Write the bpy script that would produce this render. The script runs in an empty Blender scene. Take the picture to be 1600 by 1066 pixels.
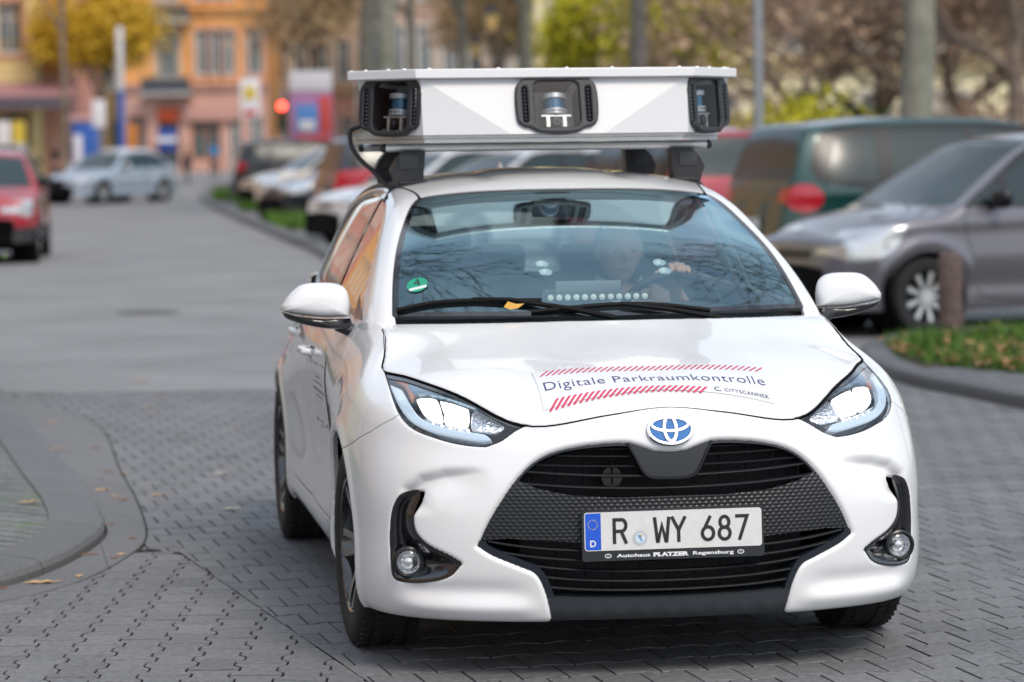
import bpy, bmesh, math, random
import numpy as np
from mathutils import Vector, Matrix, Euler
random.seed(7); RNG = np.random.default_rng(11)
SC = bpy.context.scene; COL = SC.collection
PI = math.pi
# ---------------------------------------------------------------- camera
CAM_H = 1.5556; CAM_PITCH = .0677267; CAM_ROLL = -.0124079
CAR_X, CAR_Y, CAR_YAW = .324343, 9.22303, .1579804          # front axle of the white car and its heading
cam_d = bpy.data.cameras.new('camera'); cam = bpy.data.objects.new('camera', cam_d); COL.objects.link(cam)
cam.location = (0, 0, CAM_H); cam.rotation_mode = 'XYZ'
cam.matrix_world = Matrix.Translation((0, 0, CAM_H)) @ Matrix.Rotation(PI / 2 - CAM_PITCH, 4, 'X') @ Matrix.Rotation(CAM_ROLL, 4, 'Z')
cam_d.sensor_width = 36; cam_d.lens = 36 * 4600.12 / 1600; cam_d.clip_start = .05; cam_d.clip_end = 3000
cam_d.dof.use_dof = True; cam_d.dof.focus_distance = 8.75; cam_d.dof.aperture_fstop = 2.75; cam_d.dof.aperture_blades = 0
SC.camera = cam
SC.render.engine = 'CYCLES'
SC.render.resolution_x = 1024; SC.render.resolution_y = 682
SC.cycles.use_denoising = True; SC.cycles.max_bounces = 9; SC.cycles.transparent_max_bounces = 12
SC.cycles.diffuse_bounces = 3; SC.cycles.glossy_bounces = 4; SC.cycles.sample_clamp_indirect = 6
SC.cycles.caustics_reflective = False; SC.cycles.caustics_refractive = False
# ---------------------------------------------------------------- sky and sun
SUN_EL = math.radians(48); SUN_AZ = math.radians(150)        # azimuth of the sun measured from +Y towards +X
W = bpy.data.worlds.new('World'); SC.world = W; W.use_nodes = True
nt = W.node_tree; nt.nodes.clear()
o_ = nt.nodes.new('ShaderNodeOutputWorld'); b_ = nt.nodes.new('ShaderNodeBackground'); s_ = nt.nodes.new('ShaderNodeTexSky')
s_.sky_type = 'NISHITA'; s_.sun_disc = False; s_.sun_elevation = SUN_EL; s_.sun_rotation = SUN_AZ
s_.air_density = 1.0; s_.dust_density = 2.5; s_.ozone_density = 1.0
tc_ = nt.nodes.new('ShaderNodeTexCoord'); mp_ = nt.nodes.new('ShaderNodeMapping'); mp_.inputs['Scale'].default_value = (1, 1, 2.6); nt.links.new(tc_.outputs['Generated'], mp_.inputs[0])
cn_ = nt.nodes.new('ShaderNodeTexNoise'); cn_.inputs['Scale'].default_value = 2.3; cn_.inputs['Detail'].default_value = 7; cn_.inputs['Roughness'].default_value = .55; nt.links.new(mp_.outputs[0], cn_.inputs['Vector'])
cr_ = nt.nodes.new('ShaderNodeMapRange'); cr_.inputs[1].default_value = .36; cr_.inputs[2].default_value = .64; cr_.inputs[3].default_value = .20; cr_.inputs[4].default_value = .88; nt.links.new(cn_.outputs[0], cr_.inputs[0])
cm_ = nt.nodes.new('ShaderNodeMix'); cm_.data_type = 'RGBA'; cm_.inputs[7].default_value = (4.7, 5.25, 5.9, 1); nt.links.new(cr_.outputs[0], cm_.inputs[0]); nt.links.new(s_.outputs[0], cm_.inputs[6])   # thin bright cloud over the blue
nt.links.new(cm_.outputs[2], b_.inputs[0]); b_.inputs[1].default_value = .15; nt.links.new(b_.outputs[0], o_.inputs[0])
sl = bpy.data.lights.new('sun', 'SUN'); sl.energy = 1.45; sl.angle = math.radians(18); sl.color = (1, .90, .78)
so = bpy.data.objects.new('sun', sl); COL.objects.link(so)
sd = Vector((math.sin(SUN_AZ) * math.cos(SUN_EL), math.cos(SUN_AZ) * math.cos(SUN_EL), math.sin(SUN_EL)))
so.rotation_euler = (-sd).to_track_quat('-Z', 'Y').to_euler()
SC.view_settings.view_transform = 'Standard'; SC.view_settings.look = 'None'; SC.view_settings.exposure = .42; SC.view_settings.gamma = 1
# ---------------------------------------------------------------- materials
MATS = {}
def srgb(h):
    h = h.lstrip('#'); c = [int(h[i:i + 2], 16) / 255 for i in (0, 2, 4)]
    return tuple((x / 12.92 if x <= .04045 else ((x + .055) / 1.055)**2.4) for x in c) + (1,)
def mat(name, col=(.5, .5, .5), rough=.5, metal=0, coat=0, spec=.5, emit=None, estr=0, noise=0, nscale=8, bump=0, bscale=60, alpha=None, sheen=0, col2=None):
    if name in MATS: return MATS[name]
    m = bpy.data.materials.new(name); m.use_nodes = True; MATS[name] = m
    nt = m.node_tree; p = nt.nodes['Principled BSDF']
    c = col if len(col) == 4 else tuple(col) + (1,)
    p.inputs['Base Color'].default_value = c; p.inputs['Roughness'].default_value = rough; p.inputs['Metallic'].default_value = metal
    p.inputs['Coat Weight'].default_value = coat; p.inputs['Coat Roughness'].default_value = .03; p.inputs['Specular IOR Level'].default_value = spec
    if sheen: p.inputs['Sheen Weight'].default_value = sheen
    if emit: p.inputs['Emission Color'].default_value = tuple(emit)[:3] + (1,); p.inputs['Emission Strength'].default_value = estr
    if noise or bump:
        tc = nt.nodes.new('ShaderNodeTexCoord')
    if noise:
        n = nt.nodes.new('ShaderNodeTexNoise'); n.inputs['Scale'].default_value = nscale; n.inputs['Detail'].default_value = 6
        nt.links.new(tc.outputs['Object'], n.inputs['Vector'])
        r = nt.nodes.new('ShaderNodeMix'); r.data_type = 'RGBA'
        c2 = col2 if col2 else tuple(min(1, x * (1 + noise)) for x in c[:3]); c1 = c if col2 else tuple(x * (1 - noise) for x in c[:3])
        r.inputs[6].default_value = tuple(c1)[:3] + (1,); r.inputs[7].default_value = tuple(c2)[:3] + (1,)
        mr = nt.nodes.new('ShaderNodeMapRange'); mr.inputs[1].default_value = .32; mr.inputs[2].default_value = .68
        nt.links.new(n.outputs[0], mr.inputs[0]); nt.links.new(mr.outputs[0], r.inputs[0]); nt.links.new(r.outputs[2], p.inputs['Base Color'])
    if bump:
        n = nt.nodes.new('ShaderNodeTexNoise'); n.inputs['Scale'].default_value = bscale; n.inputs['Detail'].default_value = 4
        nt.links.new(tc.outputs['Object'], n.inputs['Vector'])
        b = nt.nodes.new('ShaderNodeBump'); b.inputs['Strength'].default_value = bump; b.inputs['Distance'].default_value = .01
        nt.links.new(n.outputs[0], b.inputs['Height']); nt.links.new(b.outputs[0], p.inputs['Normal'])
    return m
def glass_mat(name, tint=(.8, .9, .88), refl=1.0, ior=1.5, rough=0.0, base=.0, gl=(1, 1, 1)):
    """thin pane: tinted see-through plus Fresnel reflection"""
    if name in MATS: return MATS[name]
    m = bpy.data.materials.new(name); m.use_nodes = True; MATS[name] = m; nt = m.node_tree; nt.nodes.clear()
    o = nt.nodes.new('ShaderNodeOutputMaterial'); t = nt.nodes.new('ShaderNodeBsdfTransparent'); g = nt.nodes.new('ShaderNodeBsdfGlossy')
    t.inputs[0].default_value = tuple(tint) + (1,); g.inputs['Roughness'].default_value = rough; g.inputs[0].default_value = tuple(gl) + (1,)
    F0 = ((ior - 1) / (ior + 1))**2
    def mth(op, a, b=None, clamp=False):
        n = nt.nodes.new('ShaderNodeMath'); n.operation = op; n.use_clamp = clamp
        for k, v in enumerate((a, b)):
            if v is None: continue
            if isinstance(v, (int, float)): n.inputs[k].default_value = v
            else: nt.links.new(v, n.inputs[k])
        return n.outputs[0]
    ge = nt.nodes.new('ShaderNodeNewGeometry'); dt = nt.nodes.new('ShaderNodeVectorMath'); dt.operation = 'DOT_PRODUCT'; nt.links.new(ge.outputs['Normal'], dt.inputs[0]); nt.links.new(ge.outputs['Incoming'], dt.inputs[1])
    c5 = mth('POWER', mth('SUBTRACT', 1.0, mth('ABSOLUTE', dt.outputs['Value'])), 5.0)
    a = nt.nodes.new('ShaderNodeMath'); a.operation = 'MULTIPLY_ADD'; a.inputs[1].default_value = (1 - F0) * refl * 1.6; a.inputs[2].default_value = base + F0 * refl * 1.9; a.use_clamp = True; nt.links.new(c5, a.inputs[0])
    mx = nt.nodes.new('ShaderNodeMixShader')
    nt.links.new(a.outputs[0], mx.inputs[0]); nt.links.new(t.outputs[0], mx.inputs[1]); nt.links.new(g.outputs[0], mx.inputs[2]); nt.links.new(mx.outputs[0], o.inputs[0])
    return m
M_WHITE = mat('white_paint', (.80, .81, .815), .32, coat=1)
M_BLACKP = mat('black_plastic', (.018, .019, .021), .45, bump=.15, bscale=900)
M_BLACKS = mat('black_satin', (.012, .013, .015), .3)
M_BLACKG = mat('gloss_black', (.008, .009, .011), .12, coat=1)
M_DARK = mat('dark_void', (.004, .004, .005), .9, spec=.1)
M_RUBBER = mat('rubber', (.017, .017, .018), .75, bump=.3, bscale=300)
M_CHROME = mat('chrome', (.75, .76, .78), .12, metal=1)
M_ALU = mat('aluminium', (.66, .67, .68), .42, metal=.55, noise=.05, nscale=30)
M_ALUM2 = mat('machined_alloy', (.36, .36, .37), .30, metal=1)
M_GLASS = glass_mat('window_glass', (.60, .72, .70), 1.15, 1.52)
M_GLASSC = glass_mat('clear_lens', (.93, .95, .97), 1.0, 1.5)
# ---------------------------------------------------------------- object helpers
def add_obj(name, me, parent=None, mats=None, loc=None, rot=None):
    o = bpy.data.objects.new(name, me); COL.objects.link(o)
    if parent is not None: o.parent = parent
    if mats is not None:
        for m in (mats if isinstance(mats, (list, tuple)) else [mats]): me.materials.append(m)
    if loc is not None: o.location = loc
    if rot is not None: o.rotation_euler = rot
    return o
def mesh_np(name, V, F, m=None, parent=None, smooth=True, loc=None, rot=None, mi=None, angle=None):
    me = bpy.data.meshes.new(name); V = np.asarray(V, np.float32)
    if not isinstance(F, np.ndarray) and len(set(len(f) for f in F)) == 1: F = np.asarray(F)
    if isinstance(F, np.ndarray) and F.ndim == 2:
        k = F.shape[1]; me.vertices.add(len(V)); me.vertices.foreach_set('co', V.ravel())
        me.loops.add(F.size); me.loops.foreach_set('vertex_index', F.ravel().astype(np.int32))
        me.polygons.add(len(F)); me.polygons.foreach_set('loop_start', np.arange(0, F.size, k, dtype=np.int32))
        if mi is not None: me.polygons.foreach_set('material_index', np.asarray(mi, np.int32))
        me.update(calc_edges=True); me.validate()
    else:
        me.from_pydata([tuple(map(float, v)) for v in V], [], [tuple(map(int, f)) for f in F])
        if mi is not None: me.polygons.foreach_set('material_index', np.asarray(mi, np.int32))
        me.update()
    me.polygons.foreach_set('use_smooth', np.full(len(me.polygons), bool(smooth)))
    if smooth and angle: me.set_sharp_from_angle(angle=math.radians(angle))
    return add_obj(name, me, parent, m, loc, rot)
def thing(name, label, cat, loc=(0, 0, 0), rz=0, group=None, parent=None):
    o = bpy.data.objects.new(name, None); COL.objects.link(o); o.location = loc; o.rotation_euler = (0, 0, rz); o.empty_display_size = .2
    o['label'] = label; o['category'] = cat
    if group: o['group'] = group
    return o
def tag(o, label, cat, group=None):
    o['label'] = label; o['category'] = cat
    if group: o['group'] = group
    return o
def struct(o): o['kind'] = 'structure'; return o
def stuff(o, label, cat): o['kind'] = 'stuff'; o['label'] = label; o['category'] = cat; return o
def copy_tree(root, loc=None, rz=None, label=None, scale=None):
    r = root.copy(); COL.objects.link(r)
    def rec(src, dst):
        for ch in src.children:
            c = ch.copy(); COL.objects.link(c); c.parent = dst; rec(ch, c)
    rec(root, r)
    if loc is not None: r.location = loc
    if rz is not None: r.rotation_euler = (0, 0, rz)
    if label: r['label'] = label
    if scale is not None: r.scale = scale if hasattr(scale, '__len__') else (scale,) * 3
    return r
class MB:
    """collects primitive shapes into one mesh"""
    def __init__(s): s.V = []; s.F = []; s.n = 0; s.mi = []
    def add(s, V, F, mi=0):
        s.V.extend([tuple(v) for v in V]); s.F.extend([tuple(int(i) + s.n for i in f) for f in F]); s.mi.extend([mi] * len(F)); s.n += len(V); return s
    def box(s, c, d, mi=0, R=None, bev=0):
        x, y, z = [k / 2 for k in d]; b = min(bev, x * .99, y * .99, z * .99)
        if b > 0:
            bm = bmesh.new(); bmesh.ops.create_cube(bm, size=1)
            for v in bm.verts: v.co = Vector((v.co.x * d[0], v.co.y * d[1], v.co.z * d[2]))
            bmesh.ops.bevel(bm, geom=list(bm.edges), offset=b, segments=2, affect='EDGES', profile=.6)
            V = [v.co.copy() for v in bm.verts]; F = [[v.index for v in f.verts] for f in bm.faces]; bm.free()
        else:
            V = [Vector((a, bb, cc)) for a in (-x, x) for bb in (-y, y) for cc in (-z, z)]
            F = [(0, 1, 3, 2), (4, 6, 7, 5), (0, 4, 5, 1), (2, 3, 7, 6), (0, 2, 6, 4), (1, 5, 7, 3)]
        if R is not None: V = [R @ v for v in V]
        return s.add([v + Vector(c) for v in V], F, mi)
    def cyl(s, a, b, r, r2=None, n=24, mi=0, caps=True):
        a = Vector(a); b = Vector(b); r2 = r if r2 is None else r2; q = (b - a).to_track_quat('Z', 'Y')
        V = [a + q @ Vector((r * math.cos(2 * PI * k / n), r * math.sin(2 * PI * k / n), 0)) for k in range(n)]
        V += [b + q @ Vector((r2 * math.cos(2 * PI * k / n), r2 * math.sin(2 * PI * k / n), 0)) for k in range(n)]
        F = [(k, (k + 1) % n, n + (k + 1) % n, n + k) for k in range(n)]
        if caps: F += [tuple(range(n))[::-1], tuple(range(n, 2 * n))]
        return s.add(V, F, mi)
    def tube(s, pts, r, n=10, mi=0, caps=True):
        P = [Vector(p) for p in pts]; rr = r if hasattr(r, '__len__') else [r] * len(P); V = []; F = []; up = None
        for i, p in enumerate(P):
            t = (P[min(i + 1, len(P) - 1)] - P[max(i - 1, 0)]).normalized()
            if up is None: up = Vector((0, 0, 1)) if abs(t.z) < .9 else Vector((1, 0, 0))
            sd_ = t.cross(up).normalized(); up = sd_.cross(t).normalized()
            V += [p + (sd_ * math.cos(2 * PI * k / n) + up * math.sin(2 * PI * k / n)) * rr[i] for k in range(n)]
        for i in range(len(P) - 1):
            F += [(i * n + k, i * n + (k + 1) % n, (i + 1) * n + (k + 1) % n, (i + 1) * n + k) for k in range(n)]
        if caps: F += [tuple(range(n))[::-1], tuple(range((len(P) - 1) * n, len(P) * n))]
        return s.add(V, F, mi)
    def lathe(s, prof, c=(0, 0, 0), axis='Z', n=48, mi=0, closed=False):
        """prof: (radius, height) pairs"""
        V = []; F = []; c = Vector(c)
        for r, h in prof:
            for k in range(n):
                a = 2 * PI * k / n; p = (r * math.cos(a), r * math.sin(a), h)
                if axis == 'Y': p = (p[0], p[2], p[1])
                if axis == 'X': p = (p[2], p[0], p[1])
                V.append(c + Vector(p))
        m = len(prof)
        for i in range(m if closed else m - 1):
            j = (i + 1) % m; F += [(i * n + k, i * n + (k + 1) % n, j * n + (k + 1) % n, j * n + k) for k in range(n)]
        return s.add(V, F, mi)
    def prism(s, poly, z0, z1, M=None, mi=0, caps=True):
        """poly (x,y) extruded along z; M places it"""
        n = len(poly); V = [Vector((p[0], p[1], z0)) for p in poly] + [Vector((p[0], p[1], z1)) for p in poly]
        if M is not None: V = [M @ v for v in V]
        F = [(k, (k + 1) % n, n + (k + 1) % n, n + k) for k in range(n)]
        if caps: F += [tuple(range(n))[::-1], tuple(range(n, 2 * n))]
        return s.add(V, F, mi)
    def build(s, name, m, parent=None, smooth=True, angle=35, loc=None, rot=None):
        me = bpy.data.meshes.new(name); me.from_pydata(s.V, [], s.F)
        if len(set(s.mi)) > 1: me.polygons.foreach_set('material_index', s.mi)
        bm = bmesh.new(); bm.from_mesh(me); bmesh.ops.recalc_face_normals(bm, faces=bm.faces); bm.to_mesh(me); bm.free()
        me.update()
        me.polygons.foreach_set('use_smooth', [bool(smooth)] * len(me.polygons))
        if smooth:
            me.set_sharp_from_angle(angle=math.radians(angle))
        return add_obj(name, me, parent, m, loc, rot)
def rounded_rect(w, h, r, n=6):
    out = []
    for cx, cy, a0 in ((w / 2 - r, h / 2 - r, 0), (-w / 2 + r, h / 2 - r, 90), (-w / 2 + r, -h / 2 + r, 180), (w / 2 - r, -h / 2 + r, 270)):
        for k in range(n + 1):
            a = math.radians(a0 + 90 * k / n); out.append((cx + r * math.cos(a), cy + r * math.sin(a)))
    return out
def text_mesh(body, size, bold=0, spacing=1, align='LEFT'):
    """flat lettering as triangles (V (n,2), T)"""
    c = bpy.data.curves.new('lettering', 'FONT'); c.body = body; c.size = size; c.offset = bold; c.space_character = spacing; c.align_x = align; c.resolution_u = 4
    o = bpy.data.objects.new('lettering', c); COL.objects.link(o); dg = bpy.context.evaluated_depsgraph_get(); me = o.evaluated_get(dg).to_mesh()
    me.calc_loop_triangles(); V = np.array([v.co[:2] for v in me.vertices]); T = np.array([t.vertices[:] for t in me.loop_triangles])
    o.evaluated_get(dg).to_mesh_clear(); bpy.data.objects.remove(o); bpy.data.curves.remove(c)
    return V, T
# ---------------------------------------------------------------- numeric geometry helpers
def nspline(t, P):
    """natural cubic spline through P (n,k) at t (n,)"""
    t = np.asarray(t, float); P = np.asarray(P, float); n = len(t); h = np.diff(t)
    A = np.zeros((n, n)); B = np.zeros_like(P); A[0, 0] = A[-1, -1] = 1
    for i in range(1, n - 1):
        A[i, i - 1], A[i, i], A[i, i + 1] = h[i - 1], 2 * (h[i - 1] + h[i]), h[i]
        B[i] = 6 * ((P[i + 1] - P[i]) / h[i] - (P[i] - P[i - 1]) / h[i - 1])
    M = np.linalg.solve(A, B)
    def f(x):
        x = np.atleast_1d(np.asarray(x, float)); i = np.clip(np.searchsorted(t, x) - 1, 0, n - 2)
        sh = (len(x),) + (1,) * (P.ndim - 1)
        hi = h[i].reshape(sh); a = (t[i + 1] - x).reshape(sh) / hi; b = (x - t[i]).reshape(sh) / hi
        return a * P[i] + b * P[i + 1] + ((a**3 - a) * M[i] + (b**3 - b) * M[i + 1]) * hi**2 / 6
    return f

def sstep(a, b, x):
    t = np.clip((x - a) / (b - a), 0, 1); return t * t * (3 - 2 * t)

def smooth_poly(pts, corners=(), n=8, closed=True):
    """Catmull-Rom resample; indices in corners stay sharp"""
    P = np.asarray(pts, float); m = len(P); out = []
    rng = range(m) if closed else range(m - 1)
    for i in rng:
        p1, p2 = P[i], P[(i + 1) % m]
        p0 = P[i - 1] if (closed or i > 0) and i not in corners else 2 * p1 - p2
        j = (i + 1) % m
        p3 = P[(i + 2) % m] if (closed or i + 2 < m) and j not in corners else 2 * p2 - p1
        l = np.linalg.norm(p2 - p1)
        a = np.linalg.norm(p1 - p0); b = np.linalg.norm(p3 - p2)
        m1 = ((p2 - p0) / (l + a)) * l; m2 = ((p3 - p1) / (l + b)) * l
        t = (np.arange(n) / n)[:, None]
        out.append((2 * t**3 - 3 * t**2 + 1) * p1 + (t**3 - 2 * t**2 + t) * m1 + (-2 * t**3 + 3 * t**2) * p2 + (t**3 - t**2) * m2)
    out = np.concatenate(out)
    return out if closed else np.concatenate([out, P[-1:]])

def sdpoly(P, poly):
    """signed distance, positive inside the polygon"""
    P = np.asarray(P, float); poly = np.asarray(poly, float); res = np.empty(len(P))
    A = poly; B = np.roll(poly, -1, 0); E = B - A; L2 = (E**2).sum(1) + 1e-18
    for k in range(0, len(P), 20000):
        p = P[k:k + 20000][:, None, :]; w = p - A[None]
        t = np.clip((w * E).sum(2) / L2, 0, 1)
        d = np.sqrt(((w - t[..., None] * E)**2).sum(2)).min(1)
        c = (A[None, :, 1] > p[..., 1]) != (B[None, :, 1] > p[..., 1])
        xs = A[None, :, 0] + (p[..., 1] - A[None, :, 1]) * (E[None, :, 0]) / np.where(np.abs(E[None, :, 1]) < 1e-15, 1e-15, E[None, :, 1])
        ins = (c & (p[..., 0] < xs)).sum(1) % 2 == 1
        res[k:k + 20000] = np.where(ins, d, -d)
    return res

def sdline(P, poly):
    """unsigned distance to an open polyline"""
    P = np.asarray(P, float); poly = np.asarray(poly, float)
    A = poly[:-1]; E = poly[1:] - A; L2 = (E**2).sum(1) + 1e-18; res = np.empty(len(P))
    for k in range(0, len(P), 20000):
        w = P[k:k + 20000][:, None, :] - A[None]; t = np.clip((w * E).sum(2) / L2, 0, 1)
        res[k:k + 20000] = np.sqrt(((w - t[..., None] * E)**2).sum(2)).min(1)
    return res

def grid_tris(n, m, closed=False):
    i, j = np.meshgrid(np.arange(n - 1), np.arange(m if closed else m - 1), indexing='ij'); i = i.ravel(); j = j.ravel(); k = (j + 1) % m
    a, b, c, d = i * m + j, (i + 1) * m + j, (i + 1) * m + k, i * m + k
    return np.concatenate([np.stack([a, b, c], 1), np.stack([a, c, d], 1)])

def clip_mesh(V, T, phi, extra=()):
    """keep the part where phi >= 0; returns V, T, extras"""
    phi = np.where(np.abs(phi) < 1e-6, 1e-6, phi); ins = phi >= 0; k = ins[T]; cnt = k.sum(1)
    keep = T[cnt == 3]; newT = [keep]; ek = []
    one = T[cnt == 1]; r = np.argmax(ins[one], 1); idx = (r[:, None] + np.arange(3)) % 3; one = np.take_along_axis(one, idx, 1)
    two = T[cnt == 2]; r = np.argmin(ins[two], 1); idx = (r[:, None] + np.arange(3)) % 3; two = np.take_along_axis(two, idx, 1)
    E = np.concatenate([one[:, [0, 1]], one[:, [0, 2]], two[:, [0, 1]], two[:, [0, 2]]]) if len(one) + len(two) else np.zeros((0, 2), int)
    n0 = len(V); Es = np.sort(E, 1)
    U, inv = np.unique(Es, axis=0, return_inverse=True); inv = inv.ravel()
    a, b = U[:, 0], U[:, 1]; t = (phi[a] / (phi[a] - phi[b] + 1e-30))[:, None] if len(U) else np.zeros((0, 1))
    NV = V[a] * (1 - t) + V[b] * t if len(U) else np.zeros((0, 3))
    ex = [np.concatenate([x, x[a] * (1 - (t if x.ndim > 1 else t[:, 0])) + x[b] * (t if x.ndim > 1 else t[:, 0])]) for x in extra]
    q = inv + n0; n1, n2 = len(one), len(two)
    if n1: newT.append(np.stack([one[:, 0], q[:n1], q[n1:2 * n1]], 1))
    if n2:
        A = q[2 * n1:2 * n1 + n2]; Bq = q[2 * n1 + n2:]
        newT.append(np.stack([A, two[:, 1], two[:, 2]], 1)); newT.append(np.stack([A, two[:, 2], Bq], 1))
    T2 = np.concatenate(newT); V2 = np.concatenate([V, NV])
    return compact(V2, T2, ex)

def compact(V, T, ex=()):
    used = np.zeros(len(V), bool); used[T.ravel()] = True; m = np.cumsum(used) - 1
    return V[used], m[T], [x[used] for x in ex]

def vnormals(V, T):
    fn = np.cross(V[T[:, 1]] - V[T[:, 0]], V[T[:, 2]] - V[T[:, 0]]); N = np.zeros_like(V)
    for k in range(3): np.add.at(N, T[:, k], fn)
    return N / (np.linalg.norm(N, axis=1)[:, None] + 1e-20)

def boundary(T):
    E = np.concatenate([T[:, [0, 1]], T[:, [1, 2]], T[:, [2, 0]]]); S = np.sort(E, 1)
    _, i, c = np.unique(S, axis=0, return_index=True, return_counts=True)
    return E[i[c == 1]]

def add_flange(V, T, N, depth=.012, sel=None):
    """turn every open edge inward along -normal: gives the sheet a visible thickness"""
    E = boundary(T)
    if sel is not None: E = E[sel(V[E[:, 0]]) & sel(V[E[:, 1]])]
    if len(E) == 0: return V, T
    u, inv = np.unique(E.ravel(), return_inverse=True); inv = inv.reshape(-1, 2); n = len(V); m = len(u)
    V2 = np.concatenate([V, V[u], V[u] - N[u] * depth])
    a, b = inv[:, 0] + n, inv[:, 1] + n
    T2 = np.concatenate([T, np.stack([b, a, a + m], 1), np.stack([b, a + m, b + m], 1)])
    return V2, T2

def tps(P, z, lam=1e-7):
    P = np.asarray(P, float); z = np.asarray(z, float); n = len(P)
    def U(d2): return .5 * d2 * np.log(d2 + 1e-12)
    K = U(((P[:, None] - P[None])**2).sum(2)) + lam * np.eye(n); Q = np.concatenate([np.ones((n, 1)), P], 1)
    A = np.block([[K, Q], [Q.T, np.zeros((3, 3))]]); w = np.linalg.solve(A, np.concatenate([z, np.zeros(3)]))
    def f(X):
        X = np.asarray(X, float); out = np.empty(len(X))
        for k in range(0, len(X), 20000):
            x = X[k:k + 20000]; out[k:k + 20000] = U(((x[:, None] - P[None])**2).sum(2)) @ w[:n] + w[n] + x @ w[n + 1:]
        return out
    return f
# ---------------------------------------------------------------- body surfaces of the white hatchback (car space: x forward from the front axle, y left, z up)
# columns of the lower body band: plan point at greatest width, eight (inset, height) rows, then the upper edge in 3D
BAND = [
 ((.835, 0), [.045,.028,.012,.0,.004,.014,.028,.042], [.172,.195,.28,.40,.52,.62,.70,.75], (.770, 0, .787)),
 ((.832, .12), [.045,.028,.012,.0,.004,.014,.028,.042], [.172,.195,.28,.40,.52,.62,.70,.742], (.770, .12, .776)),
 ((.826, .22), [.045,.028,.012,.0,.004,.014,.030,.046], [.172,.195,.28,.40,.52,.61,.69,.728], (.762, .215, .762)),
 ((.795, .40), [.045,.026,.010,.0,.004,.016,.036,.058], [.172,.195,.28,.40,.50,.59,.66,.70], (.705, .406, .739)),
 ((.738, .575), [.045,.024,.008,.0,.004,.018,.045,.080], [.172,.195,.28,.40,.50,.585,.66,.73], (.56, .545, .802)),
 ((.65, .72), [.045,.022,.004,.0,.004,.018,.048,.092], [.172,.198,.28,.40,.50,.59,.68,.765], (.41, .648, .843)),
 ((.51, .823), [.038,.018,.0,.0,.0,.012,.040,.085], [.172,.200,.28,.40,.50,.60,.70,.785], (.27, .710, .859)),
 ((.34, .868), [.028,.012,.0,.0,.0,.006,.024,.062], [.175,.205,.28,.40,.50,.61,.71,.795], (.165, .754, .866)),
 ((.16, .884), [.02,.010,.0,.0,.0,.003,.022,.066], [.19,.24,.32,.42,.52,.64,.745,.835], (.08, .744, .893)),
 ((-.05, .886), [.02,.010,.0,.0,.0,.002,.024,.082], [.20,.25,.33,.43,.54,.66,.77,.87], (-.02, .727, .940)),
 ((-.35, .874), [.035,.012,.008,.014,.012,.010,.034,.076], [.20,.25,.33,.45,.58,.70,.80,.90], (-.20, .722, .980)),
 ((-.65, .856), [.035,.006,.010,.026,.022,.008,.018,.054], [.20,.25,.34,.46,.60,.74,.85,.935], (-.60, .768, .983)),
 ((-1.2, .852), [.035,.004,.012,.032,.026,.006,.012,.050], [.20,.25,.34,.46,.60,.75,.86,.945], (-1.2, .776, .995)),
 ((-1.7, .852), [.035,.004,.010,.026,.020,.004,.016,.052], [.20,.25,.34,.46,.60,.74,.86,.955], (-1.7, .774, 1.008)),
 ((-2.15, .862), [.035,.010,.006,.008,.006,.008,.040,.072], [.20,.25,.34,.45,.58,.71,.84,.96], (-2.15, .764, 1.02)),
 ((-2.56, .8725), [.03,.012,.0,.0,.003,.022,.080,.116], [.20,.25,.34,.45,.58,.70,.81,.96], (-2.56, .735, 1.03)),
 ((-2.82, .850), [.03,.012,.0,.0,.004,.026,.080,.120], [.20,.25,.34,.45,.58,.70,.82,.96], (-2.79, .70, 1.035)),
 ((-2.99, .76), [.03,.012,.0,.0,.006,.03,.07,.11], [.21,.25,.34,.45,.58,.70,.82,.96], (-2.91, .65, 1.03)),
 ((-3.07, .58), [.03,.012,.0,.0,.006,.03,.07,.10], [.21,.25,.34,.45,.58,.70,.82,.95], (-2.98, .50, 1.02)),
 ((-3.10, .30), [.03,.012,.0,.0,.006,.03,.07,.10], [.21,.25,.34,.45,.58,.70,.82,.95], (-3.00, .28, 1.01)),
 ((-3.11, 0), [.03,.012,.0,.0,.006,.03,.07,.10], [.21,.25,.34,.45,.58,.70,.82,.95], (-3.01, 0, 1.01)),
]
def band_setup():
    P = np.array([b[0] for b in BAND]); full = np.concatenate([P[:0:-1] * [1, -1], P])
    s = np.concatenate([[0], np.cumsum(np.linalg.norm(np.diff(full, axis=0), axis=1))]); n = len(P); s -= s[n - 1]
    Tn = np.gradient(full, s, axis=0); Tn /= np.linalg.norm(Tn, axis=1)[:, None]
    Nn = np.stack([Tn[:, 1], -Tn[:, 0]], 1)  # plan normal, outward
    rows = np.zeros((len(full), 9, 3))
    for k in range(n):
        (x, y), off, z, top = BAND[k]; nx, ny = Nn[n - 1 + k]
        if k in (0, n - 1): ny = 0; nx = np.sign(nx)
        R = [(x - nx * o, y - ny * o, zz) for o, zz in zip(off, z)] + [top]
        rows[n - 1 + k] = R; rows[n - 1 - k] = np.array(R) * [1, -1, 1]
    fs = nspline(s, rows.reshape(len(full), 27))
    return s, fs
BAND_S, BAND_F = band_setup()
def band_eval(S, R):
    """S (n) arc positions, R (m) rows 0..8 -> (n,m,3)"""
    C = BAND_F(S).reshape(len(S), 9, 3).transpose(1, 0, 2).reshape(9, -1)
    return nspline(np.arange(9.), C)(R).reshape(len(R), len(S), 3).transpose(1, 0, 2)
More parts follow.
